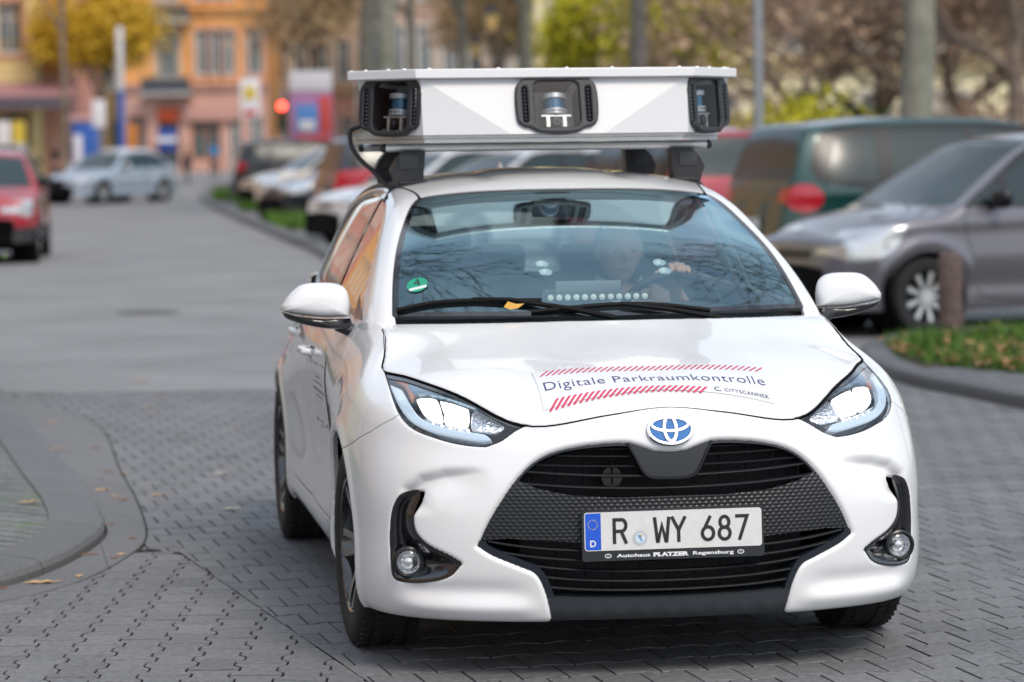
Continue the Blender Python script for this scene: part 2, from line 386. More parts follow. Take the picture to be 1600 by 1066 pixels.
# hood, greenhouse
HOOD_EDGE = None
def hood_setup():
    S = np.linspace(0, 1.72, 60); top = band_eval(S, [8.])[:, 0]
    P = [tuple(p) for p in top[::3]]
    rear = [(-.215, .700, .984), (-.16, .60, .9845), (-.115, .45, .9855), (-.085, .25, .9875), (-.075, 0, .989)]
    cen = [(.73, 0, .806), (.66, 0, .831), (.55, 0, .860), (.4, 0, .893), (.25, 0, .922), (.1, 0, .950), (-.02, 0, .975)]
    mid = [(.60, .33, .826), (.40, .36, .880), (.2, .38, .920), (.02, .40, .957), (.42, .52, .863), (.2, .60, .900), (0, .62, .945), (.68, .22, .803)]
    A = P + rear + cen + mid
    A = A + [(x, -y, z) for x, y, z in A if y > .001]
    A = np.array(A); return tps(A[:, :2], A[:, 2], 1e-6), top
HOOD_F, HOOD_TOP = hood_setup()
def hood_z(x, y):
    x = np.asarray(x, float); y = np.asarray(y, float); sh = x.shape
    z = HOOD_F(np.stack([x.ravel(), y.ravel()], 1)).reshape(sh)
    return z
CEN_ROOF = nspline([-3.12, -3.0, -2.86, -2.8, -2.6, -2.2, -1.8, -1.45, -1.15, -.97, -.85, -.7, -.5, -.3, -.12, .1],
                   np.array([.92, 1.08, 1.30, 1.335, 1.375, 1.425, 1.455, 1.463, 1.450, 1.422, 1.387, 1.325, 1.236, 1.117, .993, .83])[:, None])
YB = nspline([-3.1, -3.0, -2.7, -2.3, -1.8, -1.2, -.65, -.365, -.2, .1], np.array([.60, .64, .70, .745, .762, .768, .764, .750, .726, .66])[:, None])
def roof_z(x, y):
    return CEN_ROOF(np.ravel(x))[:, 0].reshape(np.shape(x)) - (.10 + .07 * sstep(-.8, -1.1, x)) * y**2 - (.145 - .10 * sstep(-.8, -1.1, x)) * np.abs(y)**4
def side_y(x, z):
    t = (z - .986) / .42; return YB(np.ravel(x))[:, 0].reshape(np.shape(x)) - .165 * t - .042 * t * t
def gh_eval(X, n=90, off=0.0, k=.045):
    """greenhouse: for every station in X a section from the belt (angle 0) over the roof to y = 0; returns (len(X), 2n-1, 3)"""
    x = np.repeat(np.asarray(X)[:, None], n, 1); zb = np.minimum(.955, roof_z(np.asarray(X), 0) - .03)[:, None]
    a = np.linspace(0, PI / 2, n)[None, :] ** 1.0; ca, sa = np.cos(a), np.sin(a)
    def f(r):
        y = r * ca; z = zb + r * sa
        d1 = (roof_z(x, y) - off - z) * .9; d2 = (side_y(x, z) - off - y)
        h = np.clip(.5 + .5 * (d2 - d1) / k, 0, 1); return d2 * (1 - h) + d1 * h - k * h * (1 - h)
    lo = np.zeros_like(x) ; hi = np.full_like(x, 1.4)
    for _ in range(28):
        m = (lo + hi) / 2; g = f(m) > 0; lo = np.where(g, m, lo); hi = np.where(g, hi, m)
    r = (lo + hi) / 2; P = np.stack([x, r * ca, zb + r * sa], 2)
    L = P[:, :-1][:, ::1] * [1, -1, 1]
    return np.concatenate([L, P[:, ::-1]], 1)
# ================================================================ ground, road, paving
def vcol_mat(name, c1, c2, rough=.8, nscale=60, bump=.25, moss=None, mossamt=0, spec=.4, big=.12, grain=.9):
    m = bpy.data.materials.new(name); m.use_nodes = True; MATS[name] = m; nt = m.node_tree; p = nt.nodes['Principled BSDF']; p.inputs['Roughness'].default_value = rough; p.inputs['Specular IOR Level'].default_value = spec
    N = nt.nodes.new; L = nt.links.new; tc = N('ShaderNodeTexCoord'); at = N('ShaderNodeAttribute'); at.attribute_name = 'tone'
    n1 = N('ShaderNodeTexNoise'); n1.inputs['Scale'].default_value = nscale; n1.inputs['Detail'].default_value = 8; n1.inputs['Roughness'].default_value = .7; L(tc.outputs['Object'], n1.inputs['Vector'])
    n2 = N('ShaderNodeTexNoise'); n2.inputs['Scale'].default_value = .7; n2.inputs['Detail'].default_value = 5; L(tc.outputs['Object'], n2.inputs['Vector'])
    a = N('ShaderNodeMath'); a.operation = 'MULTIPLY_ADD'; a.inputs[1].default_value = grain; L(n1.outputs[0], a.inputs[0]); L(at.outputs['Fac'], a.inputs[2])
    a2 = N('ShaderNodeMath'); a2.operation = 'MULTIPLY_ADD'; a2.inputs[1].default_value = big * 5; L(n2.outputs[0], a2.inputs[0]); L(a.outputs[0], a2.inputs[2])
    mr = N('ShaderNodeMapRange'); mr.inputs[1].default_value = .45 + (grain - .9) * .35; mr.inputs[2].default_value = 1.65 + (grain - .9) * .65; L(a2.outputs[0], mr.inputs[0])
    mx = N('ShaderNodeMix'); mx.data_type = 'RGBA'; mx.inputs[6].default_value = tuple(c1) + (1,); mx.inputs[7].default_value = tuple(c2) + (1,); L(mr.outputs[0], mx.inputs[0]); out = mx.outputs[2]
    if moss:
        n3 = N('ShaderNodeTexNoise'); n3.inputs['Scale'].default_value = 1.3; n3.inputs['Detail'].default_value = 6; L(tc.outputs['Object'], n3.inputs['Vector'])
        r3 = N('ShaderNodeMapRange'); r3.inputs[1].default_value = .62 - mossamt; r3.inputs[2].default_value = .72 - mossamt; L(n3.outputs[0], r3.inputs[0])
        m2 = N('ShaderNodeMix'); m2.data_type = 'RGBA'; m2.inputs[7].default_value = tuple(moss) + (1,); L(r3.outputs[0], m2.inputs[0]); L(out, m2.inputs[6]); out = m2.outputs[2]
    L(out, p.inputs['Base Color'])
    b = N('ShaderNodeBump'); b.inputs['Strength'].default_value = bump; b.inputs['Distance'].default_value = .004; L(n1.outputs[0], b.inputs['Height']); L(b.outputs[0], p.inputs['Normal'])
    return m
def set_tone(o, tone):
    a = o.data.attributes.new('tone', 'FLOAT', 'POINT'); a.data.foreach_set('value', np.asarray(tone, np.float32))
M_ASPH = vcol_mat('asphalt', (.115, .117, .12), (.275, .277, .28), .85, 22, .4, big=.35, grain=2.2)
M_BED = vcol_mat('joint_sand', (.010, .010, .008), (.022, .021, .018), .95, 90, .4, moss=(.025, .055, .008), mossamt=.03)
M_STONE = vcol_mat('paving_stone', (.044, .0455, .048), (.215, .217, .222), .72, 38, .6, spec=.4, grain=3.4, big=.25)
M_KERB = vcol_mat('kerb_concrete', (.06, .064, .068), (.20, .205, .21), .85, 70, .4, grain=1.8)
M_GUT = vcol_mat('gutter_concrete', (.055, .057, .060), (.18, .182, .185), .88, 60, .4, grain=1.8, big=.3)
def sheet_obj(name, poly, z, m):
    mb = MB(); mb.add([(x, y, z) for x, y in poly], [tuple(range(len(poly)))]); return struct(mb.build(name, m, smooth=False))
sheet_obj('ground', [(-1500, -200), (1500, -200), (1500, 2500), (-1500, 2500)], -.030, M_ASPH)
sheet_obj('road', [(-30, 18.62), (40, 18.62), (40, 240), (-60, 240)], .0, M_ASPH)
sheet_obj('paving_bed', [(-6, 5.5), (6, 5.5), (6, 18.62), (-6, 18.62)], -.010, M_BED)
def stones(name, w, p, amp, ang, box, region, m, z=0, gap=.0055, origin=(0, 0), zigzag=True, depth=.02, tone=.35, gx=1.2, gy=1.0, edge=1.0):
    """interlocking stones: columns of width w running along local y, straight cross joints every p, toothed long joints"""
    ca, sa = math.cos(ang), math.sin(ang); x0, x1, y0, y1 = box; cx, cy = (x0 + x1) / 2, (y0 + y1) / 2; R = math.hypot(x1 - x0, y1 - y0) / 2 + .3
    K = int(R / w) + 1; J = int(R / p) + 1; bs = np.array([0, .17, .33, .67, .83, 1.]) * p; sv = np.array([1, 1, -1, -1, 1, 1]) * amp if zigzag else np.zeros(6)
    g = gap / 2; right = [(w / 2 + s, b) for s, b in zip(sv, bs)]
    ring = [(a - g * gx if a > 0 else a + g * gx, min(max(b, g * gy), p - g * gy)) for a, b in [(x, y) for x, y in right] + [(-x, y) for x, y in right[::-1]]]
    ring = np.array(ring); c = np.array([0, p / 2]); inner = c + (ring - c) * (1 - .0018 / np.maximum(.04, np.linalg.norm(ring - c, axis=1)))[:, None]
    n = len(ring); TV = np.concatenate([[[0, p / 2, 0]], np.c_[inner, np.zeros(n)], np.c_[ring, np.full(n, -.0030)], np.c_[ring, np.full(n, -depth)]])
    TF = []
    for i in range(n):
        j = (i + 1) % n; TF += [(0, 1 + i, 1 + j), (1 + i, 1 + n + i, 1 + n + j), (1 + i, 1 + n + j, 1 + j), (1 + n + i, 1 + 2 * n + i, 1 + 2 * n + j), (1 + n + i, 1 + 2 * n + j, 1 + n + j)]
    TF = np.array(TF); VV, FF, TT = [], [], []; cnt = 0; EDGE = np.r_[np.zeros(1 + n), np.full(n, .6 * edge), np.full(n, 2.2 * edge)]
    for k in range(-K, K + 1):
        for j in range(-J, J + 1):
            lx, ly = k * w, j * p + (.5 * p if k % 2 else 0); X = cx + (lx * ca - (ly + p / 2) * sa); Y = cy + (lx * sa + (ly + p / 2) * ca)
            if not (x0 - .3 < X < x1 + .3 and y0 - .3 < Y < y1 + .3): continue
            q = TV.copy(); tx, ty = RNG.normal(0, .006, 2); q[:, 2] += RNG.normal(0, .0005) + np.clip(tx * q[:, 0] + ty * (q[:, 1] - p / 2), -.001, .001)
            th = RNG.normal(0, .004); q[:, :2] = (q[:, :2] - c) @ np.array([[math.cos(th), math.sin(th)], [-math.sin(th), math.cos(th)]]) + c
            P = np.stack([cx + (q[:, 0] + lx) * ca - (q[:, 1] + ly) * sa, cy + (q[:, 0] + lx) * sa + (q[:, 1] + ly) * ca, q[:, 2] + z], 1)
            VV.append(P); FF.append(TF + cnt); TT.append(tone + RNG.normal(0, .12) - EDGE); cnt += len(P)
    V = np.concatenate(VV); F = np.concatenate(FF); T = np.concatenate(TT); ph = sdpoly(V[:, :2], region) - .0022
    near = ph[F].max(1) > -.01; V, F, (T, ph) = compact(V, F[near], (T, ph))
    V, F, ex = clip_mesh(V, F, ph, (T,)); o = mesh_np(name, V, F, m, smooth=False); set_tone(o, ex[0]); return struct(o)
GUT = [(-3.4, 19.3), (-3.06, 18.26), (-2.62, 17.3), (-2.27, 16.19), (-1.89, 14.09), (-1.68, 13.0), (-1.52, 12.07), (-1.46, 11.6), (-1.455, 11.31), (-1.50, 10.8), (-1.59, 10.38), (-1.77, 10.02), (-2.15, 9.6), (-3.0, 9.1), (-4.5, 8.5), (-6.0, 8.0)]
KO = [(-3.75, 20.4), (-3.13, 17.91), (-2.70, 16.3), (-2.28, 14.62), (-2.05, 13.7), (-1.86, 12.87), (-1.72, 12.18), (-1.645, 11.74), (-1.64, 11.33), (-1.70, 10.75), (-1.84, 10.31), (-2.2, 9.92), (-3.0, 9.45), (-4.5, 8.85), (-6.0, 8.35)]
KI = [(-3.98, 20.3), (-3.36, 17.85), (-2.92, 16.2), (-2.50, 14.5), (-2.26, 13.5), (-2.06, 12.7), (-1.93, 12.1), (-1.87, 11.7), (-1.865, 11.35), (-1.92, 10.95), (-2.03, 10.62), (-2.35, 10.22), (-3.1, 9.75), (-4.6, 9.10), (-6.1, 8.6)]
G_ = smooth_poly(GUT, closed=False, n=6); KO_ = smooth_poly(KO, closed=False, n=6); KI_ = smooth_poly(KI, closed=False, n=6)
zoneA = np.array([(-1.30, 11.25), (-.62, 9.05), (-.20, 7.7), (.5, 5.5), (-6, 5.5), (-6, 8.0)] + [tuple(p) for p in G_[::-1] if p[1] < 11.25])
zoneB = np.array([tuple(p) for p in G_ if p[1] >= 11.25 and p[1] < 18.7] + [(-1.30, 11.25), (-.62, 9.05), (-.20, 7.7), (.5, 5.5), (5, 5.5), (5, 18.6), (-3.15, 18.6)])
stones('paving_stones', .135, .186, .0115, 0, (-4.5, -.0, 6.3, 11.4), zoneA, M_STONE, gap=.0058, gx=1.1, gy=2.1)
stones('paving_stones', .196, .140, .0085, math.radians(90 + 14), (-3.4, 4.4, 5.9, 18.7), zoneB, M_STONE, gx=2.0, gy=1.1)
# gutter band
def strip(name, A, B, za, zb, m, tone=.4, joint=1.0):
    nA = 260; 
    def rs(P):
        s = np.r_[0, np.cumsum(np.linalg.norm(np.diff(P, axis=0), axis=1))]; t = np.linspace(0, s[-1], nA); return np.stack([np.interp(t, s, P[:, 0]), np.interp(t, s, P[:, 1])], 1), t
    a, t = rs(np.asarray(A)); b, _ = rs(np.asarray(B)); V, F, T = [], [], []; k = 0; seg = (t / joint).astype(int)
    for s in range(seg.max() + 1):
        idx = np.where(seg == s)[0]
        if len(idx) < 2: continue
        if idx[-1] + 1 < nA: idx = np.r_[idx, idx[-1] + 1]
        tn = tone + RNG.normal(0, .08); n0 = k
        for ii, i in enumerate(idx):
            pa, pb = a[i], b[i]
            if ii == 0: pa = pa + (a[idx[1]] - pa) * .14; pb = pb + (b[idx[1]] - pb) * .14
            V += [(*pa, za - .03), (*pa, za), (*pb, zb), (*pb, zb - .03)]; T += [tn] * 4; k += 4
        for q in range(len(idx) - 1):
            o = n0 + 4 * q; F += [(o + r, o + r + 1, o + r + 5, o + r + 4) for r in range(3)]
        F += [(n0, n0 + 1, n0 + 2, n0 + 3), (k - 4, k - 3, k - 2, k - 1)]
    o = mesh_np(name, np.array(V), F, m, smooth=False); set_tone(o, T); return struct(o)
strip('gutter', G_ + [-.006, 0], KO_ + [.01, 0], .001, .004, M_GUT, joint=1.25)
def kerb(name, O, I, h, m, joint=1.0, tone=.45):
    O = np.asarray(O); I = np.asarray(I); nA = 300
    def rs(P):
        s = np.r_[0, np.cumsum(np.linalg.norm(np.diff(P, axis=0), axis=1))]; t = np.linspace(0, s[-1], nA); return np.stack([np.interp(t, s, P[:, 0]), np.interp(t, s, P[:, 1])], 1), t
    a, t = rs(O); b, _ = rs(I); prof = [(0, -.02), (.0, .45 * h), (.05, .80 * h), (.16, .97 * h), (.35, h), (1, h), (1, -.02)]; V, F, T = [], [], []; k = 0; seg = (t / joint).astype(int)
    for s in range(seg.max() + 1):
        idx = np.where(seg == s)[0]
        if len(idx) < 2: continue
        if idx[-1] + 1 < nA: idx = np.r_[idx, idx[-1] + 1]
        tn = tone + RNG.normal(0, .07); n0 = k; P = len(prof)
        for ii, i in enumerate(idx):
            e = .14 if ii == 0 else 0; pa = a[i] + (a[idx[min(1, len(idx) - 1)]] - a[i]) * e; pb = b[i] + (b[idx[min(1, len(idx) - 1)]] - b[i]) * e
            V += [(*(pa + (pb - pa) * f), z) for f, z in prof]; T += [tn] * P; k += P
        for q in range(len(idx) - 1): F += [(n0 + P * q + r, n0 + P * q + r + 1, n0 + P * q + P + r + 1, n0 + P * q + P + r) for r in range(P - 1)]
        F += [tuple(range(n0, n0 + P)), tuple(range(k - P, k))]
    o = mesh_np(name, np.array(V), F, m, smooth=True, angle=30); set_tone(o, T); return struct(o)
kerb('kerb', KO_, KI_, .055, M_KERB)
side_poly = np.array([tuple(p) for p in KI_] + [(-12, 8.0), (-12, 20.3)])
sheet_obj('pavement_bed', [(x, y) for x, y in side_poly], .0452, vcol_mat('mossy_sand', (.03, .045, .012), (.06, .15, .012), .95, 60, .4, moss=(.10, .26, .02), mossamt=.14))
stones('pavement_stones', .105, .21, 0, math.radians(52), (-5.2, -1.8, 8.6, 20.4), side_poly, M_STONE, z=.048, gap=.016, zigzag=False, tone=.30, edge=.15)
# right island
RO = smooth_poly([(7.0, 12.6), (3.6, 15.0), (2.91, 16.69), (2.70, 17.52), (2.51, 18.24), (2.40, 19.21), (2.42, 20.3), (2.55, 21.25), (2.95, 22.2), (3.6, 22.75), (5.0, 23.3), (8.0, 24.3)], closed=False, n=6)
RI = smooth_poly([(7.1, 12.8), (3.78, 15.15), (3.08, 16.78), (2.87, 17.6), (2.68, 18.3), (2.58, 19.22), (2.60, 20.2), (2.72, 21.1), (3.08, 22.0), (3.7, 22.55), (5.05, 23.1), (8.05, 24.1)], closed=False, n=6)
kerb('kerb', RO, RI, .085, M_KERB, tone=.3)
isl = np.array([tuple(p) for p in RI] + [(12, 24), (12, 12)])
M_SOIL = vcol_mat('island_soil', (.035, .030, .018), (.09, .07, .04), .95, 30, .5)
sheet_obj('island_soil', [tuple(p) for p in isl], .070, M_SOIL)
gpoly = np.array([(2.63, 21.0), (2.60, 19.8), (2.80, 18.75), (3.10, 18.2), (3.6, 17.7), (5.0, 17.4), (9, 17.6), (9, 24), (5.0, 23.05), (3.7, 22.5), (3.05, 21.9)])
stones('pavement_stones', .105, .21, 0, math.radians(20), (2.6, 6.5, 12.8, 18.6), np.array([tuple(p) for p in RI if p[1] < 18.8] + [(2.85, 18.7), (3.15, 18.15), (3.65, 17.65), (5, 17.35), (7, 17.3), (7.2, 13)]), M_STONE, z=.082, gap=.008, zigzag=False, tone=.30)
def rand_in(poly, n):
    lo, hi = poly.min(0), poly.max(0); out = np.zeros((0, 2))
    while len(out) < n:
        p = RNG.uniform(lo, hi, (n * 2, 2)); out = np.concatenate([out, p[sdpoly(p, poly) > 0]])
    return out[:n]
def grass(name, poly, n, z, h, m, label, wid=.006):
    P = rand_in(poly, n); A = RNG.uniform(0, 2 * PI, n); H = h * RNG.uniform(.5, 1.25, n); Ln = RNG.normal(0, .35, (n, 2)); d = np.stack([np.cos(A), np.sin(A)], 1) * wid
    V = np.zeros((n, 5, 3)); V[:, 0, :2] = P - d; V[:, 1, :2] = P + d; V[:, 2, :2] = P + d * .7 + Ln * H[:, None] * .35; V[:, 3, :2] = P - d * .7 + Ln * H[:, None] * .35; V[:, 4, :2] = P + Ln * H[:, None]
    V[:, 2:4, 2] = (H * .6)[:, None]; V[:, 4, 2] = H; V[..., 2] += z; b = np.arange(n)[:, None] * 5
    F = np.concatenate([b + [0, 1, 2], b + [0, 2, 3], b + [3, 2, 4]]); o = mesh_np(name, V.reshape(-1, 3), F, m, smooth=False); set_tone(o, np.repeat(RNG.uniform(-.2, .9, n), 5)); return stuff(o, label, 'grass')
M_GRASS = vcol_mat('grass_blade', (.03, .075, .010), (.13, .27, .03), .7, 8, 0)
grass('grass', gpoly[[0, 1, 2, 3, 4, 5, 6, 7, 8, 9, 10]], 16000, .07, .10, M_GRASS, 'short green grass with fallen leaves around the stone bollard')
def leaves(name, P, z, m, label, size=.05):
    n = len(P); V = []; F = []
    for k, (x, y) in enumerate(P):
        a = RNG.uniform(0, 2 * PI); s = size * RNG.uniform(.6, 1.3); c, q = math.cos(a), math.sin(a); tl = RNG.normal(0, .35, 2)
        for u, v in ((-1, 0), (-.3, .55), (.5, .4), (1, 0), (.4, -.5), (-.4, -.55)):
            uu, vv = u * s, v * s; V.append((x + uu * c - vv * q, y + uu * q + vv * c, z + RNG.uniform(0, .02) + abs(uu * tl[0] + vv * tl[1])))
        F.append(tuple(range(k * 6, k * 6 + 6)))
    o = mesh_np(name, np.array(V), F, m, smooth=False); set_tone(o, np.repeat(RNG.uniform(-.3, 1, n), 6)); return stuff(o, label, 'leaves')
M_LEAF = vcol_mat('dry_leaf', (.20, .075, .03), (.52, .30, .13), .7, 20, 0)
lp = rand_in(gpoly, 2600); w_ = np.exp(-((lp[:, 1] - 18.8) / 1.5)**2) * .9 + .12; lp = lp[RNG.uniform(0, 1, len(lp)) < w_]
leaves('leaf_litter', lp, .10, M_LEAF, 'brown fallen leaves lying on the grass of the parking island')
# single fallen leaves on the paving
M_LEAF2 = mat('leaf_tan', (.50, .31, .15), .65, noise=.2, nscale=60); M_LEAF3 = mat('leaf_brown', (.27, .12, .05), .7, noise=.2, nscale=60); M_LEAF4 = mat('leaf_pale', (.55, .50, .40), .6)
def one_leaf(x, y, z, s, m, label, rz, elong=1.0):
    pts = [(-1, 0, 0), (-.65, .25, .04), (-.35, .62, .12), (-.05, .42, .04), (.25, .66, .10), (.45, .30, .03), (1, .08, .10), (.5, -.22, .03), (.3, -.6, .12), (-.05, -.4, .03), (-.4, -.62, .10), (-.6, -.22, .03)]
    V = [(0, 0, .01)] + [(a * elong, b, c) for a, b, c in pts]; V = [(a * s, b * s, c * s * random.uniform(.7, 1.6)) for a, b, c in V]; n = len(pts)
    mb = MB(); mb.add(V, [(0, 1 + k, 1 + (k + 1) % n) for k in range(n)]); o = mb.build('fallen_leaf', m, None, smooth=False, loc=(x, y, z + .004), rot=(0, 0, rz)); return tag(o, label, 'leaf', 'fallen leaves on the road')
for x, y, z, s, m, lb, rz, e in [(-1.69, 10.44, .0, .055, M_LEAF2, 'largest tan leaf in the gutter below the kerb corner', .1, 1.4), (-1.86, 13.25, .0, .040, M_LEAF2, 'tan leaf by the kerb beside a brown one', .4, 1.2), (-1.72, 12.9, .0, .035, M_LEAF3, 'brown leaf crumpled in the gutter near the tan leaf', 1.2, 1.2),
    (-1.58, 13.03, .0, .035, M_LEAF2, 'curled leaf on the pavers just outside the gutter', .3, 1.5), (-1.20, 12.50, .0, .040, M_LEAF4, 'nearer pale leaf on the pavers left of the white car', .05, 1.5), (-1.38, 13.85, .0, .040, M_LEAF4, 'farther pale leaf on the pavers left of the white car', .05, 1.5),
    (-2.05, 12.38, .055, .045, M_LEAF2, 'tan leaf on the mossy pavement stones', .2, 1.4), (-1.62, 11.15, .0, .030, M_LEAF3, 'small brown leaf at the tip of the gutter', .2, 1.5), (-1.73, 11.7, .04, .030, M_LEAF2, 'small tan leaf caught on the kerb edge', .4, 1.2), (-1.66, 12.05, .0, .026, M_LEAF3, 'small dark leaf against the kerb corner', .9, 1.1),
    (-2.35, 15.1, .0, .040, M_LEAF2, 'tan leaf in the far gutter', .2, 1.3), (-2.6, 16.6, .0, .04, M_LEAF2, 'pale tan leaf at the far end of the gutter', 1.0, 1.1), (-1.94, 14.0, .0, .032, M_LEAF3, 'brown leaf on the gutter edge halfway along', .7, 1.2), (-.98, 13.6, .0, .028, M_LEAF3, 'brown leaf on the pavers beside the rear wheel', .3, 1.3),
    (-.86, 12.35, .0, .026, M_LEAF3, 'leaf lying behind the rear wheel of the white car', .1, 1.4), (-2.45, 19.4, .0, .05, M_LEAF2, 'tan leaf on the asphalt near the pavers', .2, 1.3), (-1.55, 20.0, .0, .04, M_LEAF2, 'orange leaf on the asphalt left of the white car', .2, 1.3)]:
    one_leaf(x, y, z, s, m, lb, rz, e)
for k in range(26):                                  # more leaves drifting along gutter and road
    if k < 14: t = random.uniform(.12, .8); q = G_[int(t * (len(G_) - 1))]; x, y = q[0] - random.uniform(-.02, .20), q[1]; lb = 'small leaf lying in the gutter along the kerb'
    else: x, y = random.uniform(-2.2, -1.0), random.uniform(11.5, 26); lb = 'small leaf lying on the open road left of the white car'
    one_leaf(x, y, .0, random.uniform(.018, .032), random.choice([M_LEAF2, M_LEAF3, M_LEAF3]), lb, random.uniform(0, 6), random.uniform(1, 1.5))
mb = MB(); 
for a, r1, r2 in ((0, .0, .6),):
    pts = [(.30 * math.cos(t), .30 * math.sin(t)) for t in np.linspace(0, 2 * PI, 40)[:-1]]; mb.prism(pts, .002, .006)
tag(mb.build('manhole_cover', mat('cast_iron', (.07, .068, .066), .7, bump=.6, bscale=60), None, loc=(-3.4, 27.5, 0)), 'round iron manhole cover in the asphalt left of the white car', 'manhole cover')
# grass islets between the far parking bays
for k, (poly, lb) in enumerate((([(-9.1, 92), (-8.1, 80), (-7.0, 80), (-7.5, 92)], 'far grass strip by the dark estate car'), ([(-7.4, 79), (-6.1, 67), (-5.0, 67), (-5.9, 79)], 'middle grass strip in front of the pale car'), ([(-5.0, 59), (-4.1, 52), (-2.6, 52), (-3.2, 59)], 'nearest grass strip in front of the black car'))):
    poly = np.array(poly); o = sheet_obj('verge', [tuple(p) for p in poly], .06, M_SOIL); o['kind'] = 'structure'
    grass('grass', poly, 6000, .06, .22, M_GRASS, lb, .02)
RE = smooth_poly([(-2.2, 36.5), (-2.75, 41.5), (-4.1, 50.5), (-6.4, 66), (-8.6, 82), (-10.2, 98), (-11.5, 115)], closed=False, n=6)
kerb('kerb', RE, RE + [.25, .05], .10, M_KERB, joint=2)
strip('bay_border', RE + [.26, 0], RE + [1.4, .2], .03, .05, M_GUT, joint=1.0)
# ================================================================ the white survey hatchback
HERO = thing('hatchback_car', 'white hatchback with roof sensor box and red striped bonnet sticker', 'car', (CAR_X, CAR_Y, 0), CAR_YAW - PI / 2)
# car space: +x forward. world: forward = (sin yaw, -cos yaw) -> rotation about z by yaw - 90 degrees
HLP = smooth_poly([(.392,.742),(.437,.720),(.478,.694),(.521,.677),(.565,.679),(.615,.687),(.665,.701),(.708,.717),(.735,.737),(.752,.765),(.757,.80),(.755,.84),(.752,.866),(.746,.873),(.60,.95),(.40,.90),(.36,.78)], corners=(0,3,12,13,14,15,16), n=6)
GRP_R = [(0,.661),(.045,.664),(.085,.677),(.13,.6885),(.22,.686),(.31,.673),(.378,.647),(.435,.599),(.487,.528),(.528,.46),(.556,.397),(.517,.371),(.43,.334),(.396,.318),(.374,.284),(.352,.215),(.340,.150),(0,.150)]
GRP = smooth_poly(GRP_R + [(-a, b) for a, b in GRP_R[-2:0:-1]], corners=(10, 16, 17, 18, 24), n=5)
FOGP = smooth_poly([(.708,.547),(.745,.540),(.770,.517),(.783,.47),(.787,.40),(.785,.33),(.778,.289),(.74,.282),(.68,.290),(.628,.309),(.598,.345),(.632,.366),(.690,.395),(.722,.430),(.727,.48)], corners=(10,), n=5)
BUMPP = [(.56,.86),(.500,.748),(.416,.703),(.30,.660),(.10,.605),(.0,.0),(1.3,0),(1.3,1.0),(.60,1.0)]
DOOR1 = smooth_poly([(-.42,1.1),(-.40,.93),(-.37,.78),(-.385,.60),(-.46,.40),(-.50,.335),(-.60,.315),(-1.30,.315),(-1.37,.36),(-1.40,.6),(-1.40,.93),(-1.38,1.1)], corners=(0, 11), n=5)
DOOR2 = smooth_poly([(-1.385,1.1),(-1.406,.93),(-1.406,.6),(-1.376,.36),(-1.31,.315),(-1.98,.315),(-2.10,.36),(-2.19,.52),(-2.28,.70),(-2.33,.90),(-2.34,1.1)], corners=(0, 4, 10), n=5)

def roll(V, N, phi, r):
    t = np.clip(1 - phi / r, 0, 1); return V - N * (r * (1 - np.sqrt(1 - t * t + 1e-9)))[:, None]

def build_band():
    S = np.concatenate([-(1.2 + (5.236 - 1.2) * np.linspace(1, 0, 380)[:-1]), np.linspace(-1.2, 1.2, 481), 1.2 + (5.236 - 1.2) * np.linspace(0, 1, 380)[1:]])
    R = np.linspace(0, 8, 150); G = band_eval(S, R); V = G.reshape(-1, 3); T = grid_tris(len(S), len(R))
    N = vnormals(V, T)
    c = V - V.mean(0); 
    if (N * c).sum() < 0: T = T[:, ::-1]; N = -N
    ya = np.abs(V[:, 1]); front = V[:, 0] > .08; yz = np.stack([ya, V[:, 2]], 1); xz = V[:, [0, 2]]
    # sculpted channel above the fog recess and under the cheek
    line = np.array([(.748,.50),(.738,.545),(.700,.577),(.64,.594),(.57,.602),(.50,.604)])
    d = sdline(yz, line); 
    zl = np.interp(ya, line[::-1, 0], line[::-1, 1]); up = V[:, 2] > zl
    w = np.where(up, np.exp(-(d / .015)**2), np.exp(-(d / .058)**2)) * sstep(.50, .64, ya) * front * sstep(.47, .52, V[:, 2]) * sstep(.782, .745, ya)
    D = .024 * w
    # soft bulge ahead of the arches, hollow of the lower fang
    D -= .010 * np.exp(-((V[:, 2] - .215) / .025)**2) * sstep(.36, .45, ya) * front * sstep(.80, .70, ya)
    D += .010 * np.exp(-((V[:, 2] - .262) / .03)**2) * sstep(.38, .5, ya) * front * sstep(.80, .70, ya)
    # flared arch lips
    for ax in (0, -2.56):
        rr = np.hypot(V[:, 0] - ax, V[:, 2] - .315); D -= .007 * np.exp(-((rr - .375) / .02)**2) * (ya > .7)
    V = V - N * D[:, None]; N = vnormals(V, T)
    big = np.full(len(V), 9.)
    p_hl = np.where(front, -sdpoly(yz, HLP), big); p_gr = np.where(V[:, 0] > .3, -sdpoly(yz, GRP), big); p_fog = np.where(V[:, 0] > .3, -sdpoly(yz, FOGP), big)
    arch = np.full(len(V), 9.)
    for ax, rr in ((0, .352), (-2.56, .350)):
        q = np.hypot(V[:, 0] - ax, V[:, 2] - .312) - rr; arch = np.minimum(arch, np.where(ya > .6, q, 9))
    V = roll(V, N, p_gr, .014); V = roll(V, N, p_hl, .004); V = roll(V, N, p_fog, .007); V = roll(V, N, arch, .008)
    bump = sdpoly(xz, BUMPP); d1 = sdpoly(xz, DOOR1); d2 = sdpoly(xz, DOOR2)
    for ph in (bump, d1, d2):
        s = np.abs(ph); V = roll(V, N, s, .004) if ph is not bump else np.where((ya > .55)[:, None], roll(V, N, s, .0035), V)
    d1 = np.where(ya > .5, d1, -9.); d2 = np.where(ya > .5, d2, -9.)
    open_ = np.minimum(np.minimum(p_hl, p_gr), np.minimum(p_fog, arch))
    return V, T, N, dict(open=open_, bump=bump, d1=d1, d2=d2, hl=-p_hl, fog=-p_fog, gr=-p_gr)

